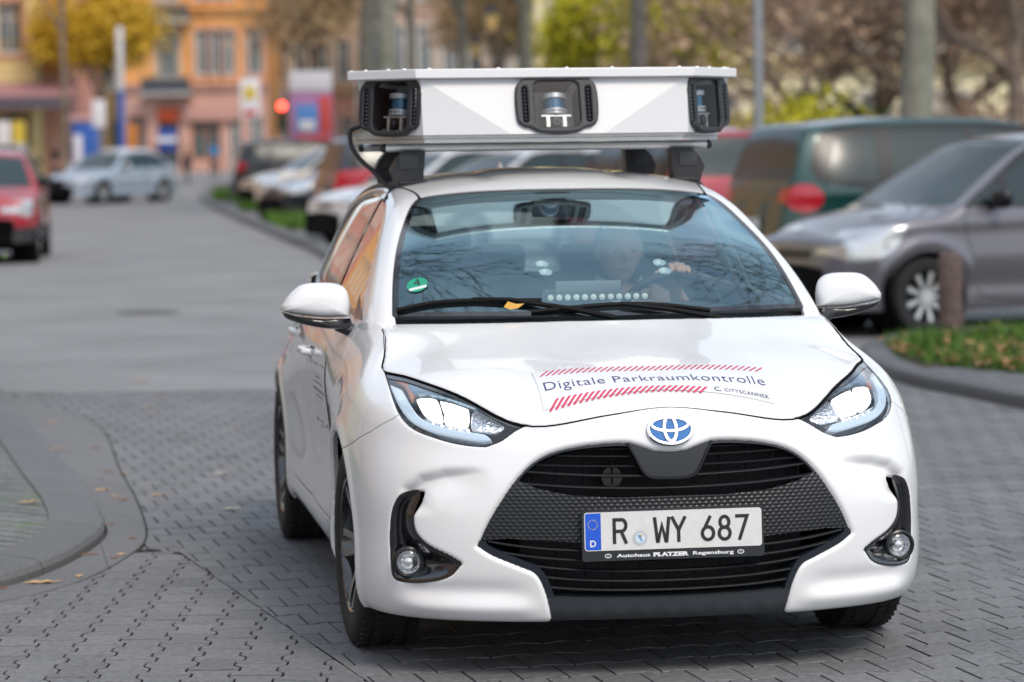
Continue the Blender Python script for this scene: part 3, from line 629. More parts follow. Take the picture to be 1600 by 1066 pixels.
BV, BT, BN, BPH = build_band()
def panel(name, cond, parent, m=M_WHITE, off=0, depth=.014):
    V, T, ex = clip_mesh(BV - BN * off, BT, cond, (BN,)); N = ex[0]
    V, T = add_flange(V, T, N, depth)
    return mesh_np(name, V, T, m, parent)
P_ = BPH
panel('front_bumper', np.minimum(P_['open'], P_['bump'] - .0015), HERO)
body_c = np.minimum.reduce([P_['open'], -P_['bump'] - .0015, -P_['d1'] - .002, -P_['d2'] - .002])
panel('body_panel', body_c, HERO)
for sgn in (1, -1):
    side = BV[:, 1] * sgn
    for key in ('d1', 'd2'):
        door = panel('door', np.minimum.reduce([P_[key] - .002, side - .3, P_['open']]), HERO)
        hx = -1.27 if key == 'd1' else -2.12; hz = .830 if key == 'd1' else .845
        i = np.argmin((BV[:, 0] - hx)**2 + (BV[:, 2] - hz)**2 + (side < 0) * 9); p = BV[i]
        h = MB(); e_ = .85 if key == 'd1' else .45; h.tube([(hx + .095, p[1] + sgn * .004, hz), (hx + .08, p[1] + sgn * .030 * e_, hz + .002), (hx, p[1] + sgn * .040 * e_, hz + .004), (hx - .08, p[1] + sgn * .030 * e_, hz + .002), (hx - .095, p[1] + sgn * .004, hz)], [.011, .014, .014, .014, .010], 12)
        h.build('handle', M_WHITE, door)
        h = MB(); h.box((hx, p[1] + sgn * .003, hz), (.15, .006, .045), bev=.002); h.build('handle_recess', M_BLACKG, door)
# dark inner shell closes every gap
V, T, ex = clip_mesh(BV - BN * .022, BT, np.minimum(P_['open'] - .004, 9)); mesh_np('inner_shell', V, T, M_DARK, HERO)

# ---- hood
xs = np.linspace(-.26, .80, 150); ys = np.linspace(-.80, .80, 230)
X, Y = np.meshgrid(xs, ys, indexing='ij'); HV = np.stack([X.ravel(), Y.ravel(), hood_z(X, Y).ravel()], 1); HT = grid_tris(150, 230)
HN = vnormals(HV, HT)
if HN[:, 2].mean() < 0: HT = HT[:, ::-1]; HN = -HN
edge = HOOD_TOP[HOOD_TOP[:, 0] > -.20][:, :2]; rear_e = smooth_poly([(-.205, .708), (-.165, .60), (-.120, .45), (-.090, .25), (-.078, 0)], closed=False)[1:]
half = np.concatenate([edge, rear_e]); HPOLY = np.concatenate([half, (half * [1, -1])[::-1][1:-1]])
hp = sdpoly(HV[:, :2], HPOLY) - .0045
HV = roll(HV, HN, hp, .006)
V, T, ex = clip_mesh(HV, HT, hp, (HN,)); V, T = add_flange(V, T, ex[0], .02); hood = mesh_np('bonnet', V, T, M_WHITE, HERO)

m = MB(); q = HOOD_TOP[HOOD_TOP[:, 0] > -.17]; q = np.concatenate([q[::-1], (q * [1, -1, 1])[1:]]); m.tube([(a - .001, b, c - .0045) for a, b, c in q], .0042, 6); m.build('bonnet_gap_shade', M_DARK, HERO)  # dark tube added below the bonnet edge, stands in for shade in the gap
# ---- greenhouse
GX = np.concatenate([np.linspace(-.122, -1.1, 260)[:-1], np.linspace(-1.1, -3.06, 170)]); GG = gh_eval(GX, 130); GVt = GG.reshape(-1, 3); GT = grid_tris(GG.shape[0], GG.shape[1]); GN = vnormals(GVt, GT)
if (GN[:, 2]).mean() < 0: GT = GT[:, ::-1]; GN = -GN
ws_r = [(-.128, 0), (-.150, .30), (-.19, .52), (-.243, .676), (-.41, .652), (-.578, .617), (-.76, .565), (-.885, .517), (-.912, .490), (-.905, .40), (-.882, .2), (-.872, 0)]
WSP = smooth_poly(ws_r + [(a, -b) for a, b in ws_r[-2:0:-1]], corners=(3, 19), n=6)
p_ws = sdpoly(GVt[:, :2], WSP)
DLO1 = smooth_poly([(-.50,1.012),(-.60,1.092),(-.80,1.216),(-1.0,1.312),(-1.14,1.352),(-1.33,1.366),(-1.33,1.022),(-.9,1.008)], corners=(0, 5, 6, 7), n=5)
DLO2 = smooth_poly([(-1.43,1.368),(-1.7,1.365),(-2.0,1.335),(-2.2,1.292),(-2.30,1.20),(-2.33,1.06),(-1.9,1.035),(-1.43,1.024)], corners=(0, 5, 6, 7), n=5)
DLOT = smooth_poly([(-.455,.99),(-.60,1.108),(-.80,1.232),(-1.0,1.330),(-1.16,1.372),(-1.40,1.386),(-1.7,1.382),(-2.0,1.352),(-2.22,1.305),(-2.33,1.20),(-2.36,1.03),(-1.9,1.01),(-1.4,.996),(-.9,.99)], corners=(0, 10, 13), n=5)
side_m = np.abs(GN[:, 1]) > .35
def sdl(poly): return np.where(side_m, sdpoly(GVt[:, [0, 2]], poly), -9.)
p_d1, p_d2, p_dt = sdl(DLO1), sdl(DLO2), sdl(DLOT)
rearw = np.where(GVt[:, 0] < -2.84, .08 - np.abs(GVt[:, 0] + 2.95), -9.) ; rearw = np.minimum(rearw, .52 - np.abs(GVt[:, 1]))
keep = np.minimum.reduce([-p_ws, -p_dt, -rearw])
V0 = GVt
keep = np.minimum(keep, np.where((GVt[:, 0] > -.80) & (GVt[:, 0] > np.interp(np.abs(GVt[:, 1]), [0, .3, .52, .66, .672, .70], [-.14, -.17, -.23, -.30, -9, -9])), -9, 9) if False else np.maximum(-.02 - (GVt[:, 0] + .26 - 0 * GVt[:, 0]) * 1., np.abs(GVt[:, 1]) - .668))
# panel roof with two long shallow beads
bead = np.exp(-((np.abs(GVt[:, 1]) - .24) / .045)**2) * sstep(-.98, -1.15, GVt[:, 0]) * sstep(-2.6, -2.4, GVt[:, 0]) * (GN[:, 2] > .8)
V0 = V0 - GN * (.007 * bead)[:, None]
V, T, ex = clip_mesh(V0, GT, keep, (GN,)); V, T = add_flange(V, T, ex[0], .014); mesh_np('roof', V, T, M_WHITE, HERO)
V, T, ex = clip_mesh(GVt - GN * .030, GT, np.minimum.reduce([-p_ws - .022, -p_d1 - .01, -p_d2 - .01, -rearw])); mesh_np('headlining', V, T, mat('headlining', (.60, .60, .58), .9, noise=.05), HERO)
# windscreen: printed black edge, then clear glass
frit = mat('printed_glass_edge', (.006, .007, .008), .08, coat=1)
Vg = GVt - GN * .003
V, T, ex = clip_mesh(Vg, GT, np.minimum(p_ws - .002, .020 - p_ws)); wsf = mesh_np('windscreen_seal', V, T, frit, HERO)
V, T, ex = clip_mesh(Vg, GT, p_ws - .020)
M_WS = glass_mat('windscreen_glass', (.90, .96, .95), 2.4, 1.52, gl=(.60, .89, 1.0))
ws = mesh_np('windscreen', V, T, M_WS, HERO)
for pp in (p_d1, p_d2):
    for sgn in (1, -1):
        V, T, ex = clip_mesh(GVt - GN * .010, GT, np.minimum(pp, GVt[:, 1] * sgn)); mesh_np('side_window', V, T, M_GLASS, HERO)
for sgn in (1, -1): V, T, ex = clip_mesh(GVt - GN * .007, GT, np.minimum.reduce([p_dt, -p_d1, -p_d2, GVt[:, 1] * sgn])); mesh_np('window_surround', V, T, M_BLACKG, HERO)
V, T, ex = clip_mesh(GVt - GN * .004, GT, rearw); mesh_np('rear_window', V, T, M_GLASS, HERO)
# cowl under the wipers, belt seals and roof ditch strips
yy = np.linspace(-.70, .70, 60); cw = []
for k, (dx, dz) in enumerate(((.03, -.035), (.0, -.030), (-.03, -.022), (-.075, -.002), (-.10, .006))):
    hx = np.interp(np.abs(yy), rear_e[::-1, 1], rear_e[::-1, 0]); cw.append(np.stack([hx + dx, yy, hood_z(hx, yy) + dz], 1))
cw = np.array(cw); mesh_np('cowl_panel', cw.reshape(-1, 3), grid_tris(5, 60), M_BLACKS, HERO)
for sgn in (1, -1):
    m = MB(); pts = []
    for x in np.linspace(-.90, -2.75, 40):
        y = .497 + .05 * sstep(-.9, -1.35, np.array(x)); y = float(y); pts.append((x, sgn * y, float(roof_z(np.array([x]), y)[0]) - .006))
    m.tube(pts, .008, 8); m.build('roof_ditch_strip', M_BLACKP, HERO)
# ---- FX: front face x as a function of (|y|, z)
fm = (BV[:, 0] > .35) & (BV[:, 2] < .77) & (np.abs(BV[:, 1]) < .80)
G0 = band_eval(np.linspace(0, 1.05, 15), np.linspace(0, 7.6, 12)).reshape(-1, 3); G0 = np.concatenate([G0, (G0 * [1, -1, 1])[G0[:, 1] > .01]])
FX0 = tps(G0[:, 1:], G0[:, 0], 1e-6)
def FX(y, z): y = np.asarray(y, float); z = np.asarray(z, float); return FX0(np.stack([y.ravel(), z.ravel()], 1)).reshape(y.shape)
def face_region(name, fn, off, m, parent, y0, y1, z0, z1, step=.004, relief=None, depth=.012):
    ys = np.arange(y0, y1 + step, step); zs = np.arange(z0, z1 + step, step); Yg, Zg = np.meshgrid(ys, zs, indexing='ij')
    o = off(Yg, Zg) if callable(off) else off
    Xg = FX(Yg, Zg) - o + (relief(Yg, Zg) if relief else 0); V = np.stack([Xg.ravel(), Yg.ravel(), Zg.ravel()], 1); T = grid_tris(len(ys), len(zs))
    N = vnormals(V, T)
    if N[:, 0].mean() < 0: T = T[:, ::-1]; N = -N
    V, T, ex = clip_mesh(V, T, fn(V[:, 1:]), (N,))
    if depth: V, T = add_flange(V, T, ex[0], depth)
    return mesh_np(name, V, T, m, parent)
# ---- grille
g_in = lambda YZ, i=0: sdpoly(YZ, GRP) - i
ptop = np.array([(0,.533),(.16,.532),(.257,.538),(.31,.544),(.385,.561),(.445,.588),(.48,.60)]); pbot = np.array([(0,.404),(.257,.405),(.366,.412),(.468,.418),(.56,.412),(.6,.41)])
def panel_fn(YZ):
    ya = np.abs(YZ[:, 0]); return np.minimum.reduce([g_in(YZ, .004), np.interp(ya, ptop[:, 0], ptop[:, 1]) - YZ[:, 1], YZ[:, 1] - np.interp(ya, pbot[:, 0], pbot[:, 1])])
def scales(y, z):
    p, q = .0185, .0105; r = np.floor(z / q); u = (y / p + .5 * (r % 2)) % 1 - .5; v = (z / q) % 1 - .5
    return .0030 * np.clip(1 - (np.abs(u) * 1.5 + np.abs(v) * 1.1), 0, 1) ** .7
grille = face_region('grille', panel_fn, .012, M_BLACKS, HERO, -.60, .60, .39, .62, .0026, scales)
M_SLAT = mat('slat_black', (.012, .014, .017), .55, spec=.2)
def slat(z0, k, y1, off, h, parent, lift=0, y0=0):
    for sg in ((1, -1) if y0 else (0,)):
        ys = np.linspace(-y1, y1, 70) if not y0 else np.linspace(y0, y1, 34) * sg
        z = z0 + k * ys**2 + lift * np.abs(ys)**4
        ok = sdpoly(np.stack([ys, z], 1), GRP) > .010; ys = ys[ok]; z = z[ok]
        if len(ys) < 3: continue
        x = FX(ys, z) - off; prof = [(.0, -h / 2), (.004, -h / 2 + .001), (.006, 0), (.004, h / 2 - .001), (0, h / 2), (-.028, h / 2 - .001), (-.028, -h / 2 + .001)]
        V = np.array([[(x[i] + a, ys[i], z[i] + b) for a, b in prof] for i in range(len(ys))]); mesh_np('slat', V.reshape(-1, 3), grid_tris(len(ys), 7, True), M_SLAT, parent, angle=40)
for z0 in (.555, .590): slat(z0, .10, .50, .022, .008, grille, y0=.0)
for z0 in (.618, .646, .668): slat(z0, .05, .50, .026, .006, grille, y0=.10)
for z0, k, lf in ((.376, .05, .25), (.346, .07, .25), (.316, .09, .3), (.287, .09, .3), (.260, .08, .3)): slat(z0, k, .54, .016, .008, grille, lf)
back = MB(); back.box((.655, 0, .43), (.02, .84, .50)); back.build('radiator', mat('radiator', (.010, .010, .011), .6, bump=.4, bscale=300), grille)
for y in np.arange(-.40, .401, .08):
    for z, h_ in ((.62, .11), (.31, .14)): m = MB(); m.box((.755 - .28 * y * y, y, z), (.01, .004, h_)); m.build('vertical_bar', M_SLAT, grille)
m = MB(); m.cyl((.70, -.16 , .583), (.745, -.16, .583), .030, n=28); m.cyl((.745, -.16, .583), (.747, -.16, .583), .020, n=28); m.build('sensor', mat('sensor_plastic', (.05, .05, .045), .35, coat=.6), grille)
vp = smooth_poly([(-.136,.705),(-.128,.688),(-.106,.648),(-.082,.602),(-.060,.586),(0,.582),(.060,.586),(.082,.602),(.106,.648),(.128,.688),(.136,.705)], corners=(0, 1, 9, 10), n=4)
v1 = face_region('emblem_mount', lambda YZ: np.minimum(sdpoly(YZ, vp) - .006, g_in(YZ, -.006)), .010, M_BLACKS, grille, -.15, .15, .57, .71, .003)
face_region('mount_trim', lambda YZ: np.minimum(np.minimum(sdpoly(YZ, vp), .006 - sdpoly(YZ, vp)), g_in(YZ, .0)), .004, M_SLAT, grille, -.15, .15, .57, .71, .0025)
# lower lip and frame of the mouth
face_region('lower_lip', lambda YZ: np.minimum.reduce([g_in(YZ, .001), .238 + .06 * YZ[:, 0]**2 - YZ[:, 1], YZ[:, 1] - .176]), lambda y, z: .004 + .0 * y, mat('lip_plastic', (.03, .035, .042), .4), grille, -.38, .38, .17, .25, .005, depth=.05)
for sg_ in (1, -1): face_region('mouth_frame', lambda YZ: np.minimum.reduce([YZ[:, 0] * sg_, g_in(YZ, .001), .020 - g_in(YZ), .412 - YZ[:, 1], YZ[:, 1] - .19]), lambda y, z: .006 + 0 * y, mat('frame_plastic', (.012, .017, .026), .25, coat=.6), grille, -.58, .58, .18, .42, .0035, depth=.03)
face_region('upper_frame', lambda YZ: np.minimum.reduce([g_in(YZ, .0), .010 - g_in(YZ), YZ[:, 1] - .45]), lambda y, z: .012 + 0 * y, M_BLACKS, grille, -.58, .58, .44, .70, .0035, depth=.03)

# ---- headlights
def hl_region(sg):
    return np.where(BV[:, 1] * sg > 0, P_['hl'], -9.)
M_HOUS = mat('lamp_housing', (.10, .11, .12), .25, metal=.7, bump=.25, bscale=90); M_REFL = mat('lamp_reflector', (.78, .80, .83), .10, metal=1, bump=.5, bscale=120)
M_GUIDE = mat('light_guide', (.42, .52, .60), .12, coat=1, emit=(.75, .87, 1), estr=.22)
M_BEAM = mat('lit_low_beam', (1, 1, 1), .3, emit=(1, .985, .95), estr=1.15)
M_AMBER = mat('amber_reflector', (.45, .13, .03), .2, coat=1)
HLFX = tps(*[(lambda q: (q[:, 1:], q[:, 0]))(band_eval(np.linspace(.35, 1.3, 16), np.linspace(5.0, 8, 10)).reshape(-1, 3))][0], 1e-6)
def hx_(y, z): return float(HLFX(np.array([[y, z]]))[0])
def lamp_piece(name, pts, off, m, parent, sg, thick=.010, corners=(), n=4):
    """a shaped piece inside the lamp: outline in (y,z), following the lens at a given depth"""
    P = smooth_poly(pts, corners=corners, n=n); lo = P.min(0); hi = P.max(0); st = .0035
    ys = np.arange(lo[0], hi[0] + st, st); zs = np.arange(lo[1], hi[1] + st, st); Yg, Zg = np.meshgrid(ys, zs, indexing='ij')
    Xg = HLFX(np.stack([Yg.ravel(), Zg.ravel()], 1)) - off; V = np.stack([Xg, Yg.ravel() * sg, Zg.ravel()], 1); T = grid_tris(len(ys), len(zs)); N = vnormals(V, T)
    if N[:, 0].mean() < 0: T = T[:, ::-1]; N = -N
    ph = sdpoly(np.stack([np.abs(V[:, 1]), V[:, 2]], 1), P); V = roll(V, N, ph, min(.006, thick))
    V, T, ex = clip_mesh(V, T, ph, (N,)); V, T = add_flange(V, T, ex[0], thick); return mesh_np(name, V, T, m, parent)
for sg in (1, -1):
    ph = hl_region(sg)
    V, T, ex = clip_mesh(BV - BN * .003, BT, ph - .003, (BN,)); lens = mesh_np('headlight', V, T, M_GLASSC, HERO)
    V, T, ex = clip_mesh(BV - BN * .075, BT, ph + .03, (BN,)); mesh_np('lamp_housing', V, T, M_HOUS, lens)
    # black trim strip along the bonnet edge
    V, T, ex = clip_mesh(BV - BN * .001, BT, np.minimum.reduce([ph - .002, np.where(BV[:, 1] * sg > 0, .17 - np.abs(8 - np.tile(np.linspace(0, 8, 150), len(BV) // 150)), -9)])); mesh_np('lamp_top_trim', V, T, M_BLACKG, lens)
    V, T, ex = clip_mesh(BV - BN * .001, BT, np.minimum.reduce([ph - .001, .0045 - ph, np.where(BV[:, 1] * sg > 0, 9, -9)])); mesh_np('lamp_seal', V, T, M_BLACKS, lens)
    lamp_piece('running_light', [(.752,.835),(.745,.79),(.733,.76),(.708,.734),(.665,.714),(.60,.700),(.53,.690),(.500,.695),(.520,.712),(.60,.722),(.66,.738),(.695,.758),(.712,.79),(.722,.825)], .022, M_GUIDE, lens, sg, .02, corners=(0, 7, 13))
    lamp_piece('low_beam', [(.690,.802),(.660,.806),(.632,.802),(.628,.775),(.632,.745),(.655,.748),(.680,.768)], .040, M_BEAM, lens, sg, .012, corners=(0, 2))
    lamp_piece('low_beam', [(.624,.799),(.585,.790),(.548,.777),(.553,.750),(.566,.732),(.600,.736),(.624,.742),(.620,.77)], .044, M_BEAM, lens, sg, .012, corners=(0, 2))
    for k_, (yy_, zz_) in enumerate(((.655,.735),(.632,.729),(.608,.724),(.585,.721),(.562,.719),(.528,.722),(.505,.728))):
        mb = MB(); mb.lathe([(.0, .004), (.004, .002), (.0055, -.004)], (hx_(yy_, zz_) - .034, yy_ * sg, zz_), axis='X', n=10); mb.build('led', mat('led_cell', (.9, .9, .88), .1, metal=.6, emit=(1, .97, .85), estr=.9 if k_ < 5 else .2), lens)
    lamp_piece('reflector', [(.535,.772),(.50,.760),(.47,.742),(.455,.728),(.485,.712),(.52,.714),(.55,.722)], .045, M_REFL, lens, sg, .01)
    lamp_piece('reflector', [(.70,.842),(.66,.838),(.60,.822),(.54,.800),(.48,.770),(.445,.745),(.47,.752),(.53,.782),(.60,.806),(.66,.816),(.70,.815)], .030, mat('lamp_bezel', (.30, .42, .52), .2, metal=.8), lens, sg, .012)
    lamp_piece('turn_signal', [(.745,.858),(.70,.850),(.665,.838),(.69,.815),(.705,.80),(.712,.828),(.735,.845)], .034, M_AMBER, lens, sg, .01)
    lamp_piece('projector_lens', [(.68,.752),(.655,.728),(.60,.716),(.55,.710),(.56,.722),(.61,.731),(.66,.746)], .032, M_REFL, lens, sg, .01)

# ---- fog lamp recesses
for sg in (1, -1):
    rec = face_region('fog_lamp_bezel', lambda YZ: sdpoly(np.stack([np.abs(YZ[:, 0]), YZ[:, 1]], 1), FOGP) + .003, lambda y, z: .050 * sstep(0, .045, sdpoly(np.stack([np.abs(y).ravel(), z.ravel()], 1), FOGP)).reshape(y.shape) + .004, M_BLACKG, HERO, *( (.55, .80) if sg > 0 else (-.80, -.55)), .27, .56, .004, depth=0)
    c = Vector((float(FX(np.array(.739), np.array(.338))) - .020, sg * .739, .338)); a = Vector((1, sg * .12, 0)).normalized()
    ring = MB(); q = a.to_track_quat('Z', 'Y').to_matrix().to_4x4(); Mx = Matrix.Translation(c) @ q
    def L(prof): 
        mb = MB(); mb.lathe(prof, n=40); mb.V = [tuple(Mx @ Vector(v)) for v in mb.V]; return mb
    fl = L([(.046, -.02), (.046, .004), (.040, .008), (.036, .004), (.034, -.01)]).build('fog_lamp', M_BLACKS, HERO)
    L([(.034, .0), (.022, -.020), (.0, -.026)]).build('fog_reflector', M_REFL, fl)
    L([(.010, -.022), (.012, -.006), (.0, -.002)]).build('fog_bulb', mat('lamp_bulb', (.8, .82, .85), .15, metal=.6), fl)
    L([(.036, .0), (.030, .005), (.018, .009), (.0, .011)]).build('fog_lens', glass_mat('fog_glass', (.93, .93, .92), .7, 1.45), fl)

# ---- emblem
c0 = Vector((float(FX(np.array(0.), np.array(.724))) + .004, 0, .724)); tilt = Matrix.Rotation(math.radians(-24), 4, 'Y')
EM = Matrix.Translation(c0) @ tilt @ Matrix(((0, 0, 1, 0), (1, 0, 0, 0), (0, 1, 0, 0), (0, 0, 0, 1)))   # local x->car y, local y->up, local z->forward
def ell_ring(a, b, w, t, cy=0, n=64, z=0):
    mb = MB(); V = []; F = []
    for k in range(n):
        th = 2 * PI * k / n; cx_, cy_ = a * math.cos(th), b * math.sin(th); nx, ny = math.cos(th) / a, math.sin(th) / b; l = math.hypot(nx, ny); nx /= l; ny /= l
        for dw, dz in ((-w, 0), (-w * .7, t * .8), (0, t), (w * .7, t * .8), (w, 0)): V.append(EM @ Vector((cx_ + nx * dw, cy + cy_ + ny * dw, dz + z)))
    for k in range(n):
        j = (k + 1) % n; F += [(k * 5 + i, k * 5 + i + 1, j * 5 + i + 1, j * 5 + i) for i in range(4)]
    return mb.add(V, F)
emb = ell_ring(.064, .0445, .0055, .006); 
e0 = emb.build('emblem', M_CHROME, HERO)
M_CHB = mat('emblem_silver', (.85, .86, .88), .22, metal=.85)
for a, b, cy, z in ((.054, .0205, .0145, .003), (.0175, .038, 0, .0045)): ell_ring(a, b, .0050 if a > .03 else .0055, .003, cy, z=z).build('emblem_loop', M_CHB, e0)
mb = MB(); mb.add([EM @ Vector((.061 * math.cos(2 * PI * k / 48), .042 * math.sin(2 * PI * k / 48), .0015)) for k in range(48)] + [EM @ Vector((0, 0, .003))], [(k, (k + 1) % 48, 48) for k in range(48)]); mb.build('emblem_disc', mat('emblem_blue', (.015, .15, .44), .45, spec=.25), e0)

# ---- licence plate
PLC = Vector((.838, 0, .439)); PM = Matrix.Translation(PLC) @ Matrix.Rotation(math.radians(-4), 4, 'Y') @ Matrix(((0, 0, 1, 0), (1, 0, 0, 0), (0, 1, 0, 0), (0, 0, 0, 1)))
def on_plate(name, poly, z0, z1, m, parent):
    mb = MB(); mb.prism(poly, z0, z1, PM); return mb.build(name, m, parent, angle=30)
fr = on_plate('licence_plate', [(x, y - .012) for x, y in rounded_rect(.534, .146, .008)], -.012, 0, mat('plate_holder', (.012, .015, .02), .35), HERO)
on_plate('plate_sheet', rounded_rect(.520, .110, .009), .0005, .003, mat('plate_white', (.66, .66, .65), .45, noise=.04, nscale=40), fr)
on_plate('plate_rim', rounded_rect(.520, .110, .009), .003, .0035, mat('plate_white', ), fr) if False else None
on_plate('country_band', [(-.257, -.049), (-.2575, .049), (-.252, .0525), (-.212, .0525), (-.212, -.0525), (-.252, -.0525)], .0031, .0036, mat('plate_blue', (.006, .09, .60), .35), fr)
def strokes(lines, w, z=.0042, closed=()):
    mb = MB()
    for li, pts in enumerate(lines):
        P = [Vector((a, b)) for a, b in pts]; n = len(P); cl = li in closed; V = []
        for i in range(n):
            pa = P[i - 1] if (i > 0 or cl) else None; pb = P[(i + 1) % n] if (i < n - 1 or cl) else None
            d1 = (P[i] - pa).normalized() if pa is not None else None; d2 = (pb - P[i]).normalized() if pb is not None else None
            d = ((d1 if d1 else d2) + (d2 if d2 else d1)).normalized(); nn = Vector((-d.y, d.x)); c = max(.35, nn.dot(Vector((-(d2 or d1).y, (d2 or d1).x))))
            nn = nn * (w / 2 / c)
            V += [PM @ Vector((P[i].x + nn.x, P[i].y + nn.y, z + li * .00005)), PM @ Vector((P[i].x - nn.x, P[i].y - nn.y, z + li * .00005))]
        mb.add(V, [(2 * i, 2 * i + 1, (2 * i + 3) % (2 * n), (2 * i + 2) % (2 * n)) for i in range(n if cl else n - 1)])
    return mb
def arc(cx, cy, rx, ry, a0, a1, n=12): return [(cx + rx * math.cos(math.radians(a0 + (a1 - a0) * k / n)), cy + ry * math.sin(math.radians(a0 + (a1 - a0) * k / n))) for k in range(n + 1)]
h = .0325
GL = {'R': ([[(-.017, -h - .004), (-.017, h), (.004, h)] + arc(.004, .016, .013, .0165, 90, -90)[1:] + [(-.017, -.001)], [(.003, -.001), (.018, -h - .004)]], ()),
      'W': ([[(-.021, h + .004), (-.0135, -h), (-.011, -h), (0, .012), (.011, -h), (.0135, -h), (.021, h + .004)]], ()),
      'Y': ([[(-.020, h + .004), (0, -.002), (.020, h + .004)], [(0, -.002), (0, -h - .004)]], ()),
      '6': ([[(.008, h + .003), (-.012, -.004)] , arc(0, -.0145, .0165, .0185, 0, 345, 22)], (1,)),
      '8': ([arc(0, .0165, .0130, .0160, 0, 345, 20), arc(0, -.0155, .0160, .0175, 0, 345, 22)], (0, 1)),
      '7': ([[(-.019, h), (.016, h), (-.008, -h - .004)]], ())}
cx = {0: -.260 + .104, 1: -.260 + .226, 2: -.260 + .275, 3: -.260 + .361, 4: -.260 + .410, 5: -.260 + .461}
pm = MB()
for i, ch in enumerate('RWY687'):
    ls, cl = GL[ch]; s = strokes([[(a + cx[i], b) for a, b in l] for l in ls], .0098, closed=cl); pm.add(s.V, s.F)
pm.build('plate_lettering', mat('plate_black', (.012, .012, .013), .4), fr, smooth=False)
def flat_text(name, body, size, M4, m, parent, bold=0, spacing=1, z=0, sx=1, fit=None):
    V, T = text_mesh(body, size, bold, spacing); V = V * [sx, 1]
    if fit: V = V * [fit / (V[:, 0].max() - V[:, 0].min()), 1]
    V = V * 1.; c = (V.max(0) + V.min(0)) / 2; V = V - c
    return mesh_np(name, np.array([M4 @ Vector((a, b, z)) for a, b in V]), T, m, parent, smooth=False)
WHT = mat('lettering_white', (.75, .76, .77), .5)
flat_text('country_letter', 'D', .026, PM @ Matrix.Translation((-.2355, -.034, 0)), WHT, fr, .0006, z=.0042)
mb = MB()
for k in range(12):
    a = PI * k / 6; cxs, cys = -.2355 + .0135 * math.cos(a), .020 + .0135 * math.sin(a)
    mb.add([PM @ Vector((cxs + (.0024 if j % 2 == 0 else .001) * math.sin(PI * j / 5), cys + (.0024 if j % 2 == 0 else .001) * math.cos(PI * j / 5), .0042)) for j in range(10)], [tuple(range(10))])
mb.build('star_ring', mat('star_yellow', (.7, .55, .03), .5), fr, smooth=False)
def disc(c, r, z, n=28): return [PM @ Vector((c[0] + r * math.cos(2 * PI * k / n), c[1] + r * math.sin(2 * PI * k / n), z)) for k in range(n)]
for nm, c, r, z, m in (('seal', (-.098, -.022), .0215, .0040, mat('seal_silver', (.55, .58, .62), .3, metal=.5)), ('seal_crest', (-.098, -.022), .0135, .0044, mat('seal_paper', (.6, .72, .8), .5))):
    mb = MB(); mb.add(disc(c, r, z), [tuple(range(28))]); mb.build(nm, m, fr, smooth=False)
mb = MB(); mb.add([PM @ Vector((x - .098, y - .022, .0047)) for x, y in ((-.008, .009), (-.002, .009), (.008, -.009), (.002, -.009))], [(0, 1, 2, 3)]); mb.add([PM @ Vector((x - .098, y - .022, .0047)) for x, y in ((-.006, .002), (.0, .010), (.006, .008), (.004, .002))], [(0, 1, 2, 3)], 1)
mb.build('seal_arms', [mat('arms_blue', (.1, .3, .6), .5), mat('arms_ochre', (.5, .3, .05), .5)], fr, smooth=False)
hold_y = -.0705
flat_text('holder_lettering', 'Autohaus', .0135, PM @ Matrix.Translation((-.118, hold_y, 0)), WHT, fr, .0004, z=.001, fit=.098)
flat_text('holder_lettering', 'PLATZER', .0150, PM @ Matrix.Translation((-.008, hold_y, 0)), WHT, fr, .0010, z=.001, fit=.104)
flat_text('holder_lettering', 'Regensburg', .0135, PM @ Matrix.Translation((.116, hold_y - .001, 0)), WHT, fr, .0004, z=.001, fit=.120)
for xx in (-.192, .197):
    s = MB()
    for a, b in ((.009, .0058), (.0026, .0052)):
        V = []; 
        for k in range(24):
            t = 2 * PI * k / 24
            for q in (.82, 1.1): V.append(PM @ Vector((xx + a * q * math.cos(t), hold_y + b * q * math.sin(t), .0012)))
        s.add(V, [(2 * k, 2 * k + 1, (2 * k + 3) % 48, (2 * k + 2) % 48) for k in range(24)])
    s.build('holder_logo', WHT, fr, smooth=False)
# ---- bonnet sheet with lettering, laid on the bonnet surface
def on_hood(V2, lift): V2 = np.asarray(V2, float); return np.stack([V2[:, 1], V2[:, 0], hood_z(V2[:, 1], V2[:, 0]) + lift], 1)     # V2 = (y, x)
ys = np.linspace(-.345, .345, 90); xs = np.linspace(.460, .678, 34); Yg, Xg = np.meshgrid(ys, xs, indexing='ij')
sheet = mesh_np('bonnet_sheet', on_hood(np.stack([Yg.ravel(), Xg.ravel()], 1), .0022), grid_tris(90, 34), mat('sheet_vinyl', (.74, .75, .76), .22, coat=.4), HERO)
def hood_text(body, y0, y1, xbase, xtop, m, bold=0, spacing=1):
    V, T = text_mesh(body, .1, bold, spacing); lo = V.min(0); hi = V.max(0); capH = .0729
    y = y0 + (V[:, 0] - lo[0]) / (hi[0] - lo[0]) * (y1 - y0); x = xbase - V[:, 1] / capH * (xbase - xtop)
    # subdivide long triangles by sampling: lettering is small enough to follow the curve per vertex
    return mesh_np('sheet_lettering', on_hood(np.stack([y, x], 1), .0034), T, m, sheet, smooth=False)
NAVY = mat('print_navy', (.035, .05, .17), .4); CRIM = mat('print_crimson', (.62, .035, .11), .4); GREYP = mat('print_grey', (.10, .12, .16), .4)
hood_text('Digitale Parkraumkontrolle', -.328, .334, .606, .556, NAVY, -.0008, 1.06)
hood_text('CITYSCANNER', .197, .330, .664, .647, GREYP, .0005, 1.1)
mb = MB(); V2 = []
for k in range(20):
    a = math.radians(60 + 250 * k / 19)
    for r in (.0085, .0125): V2.append((.178 + r * math.cos(a), .655 - r * math.sin(a)))
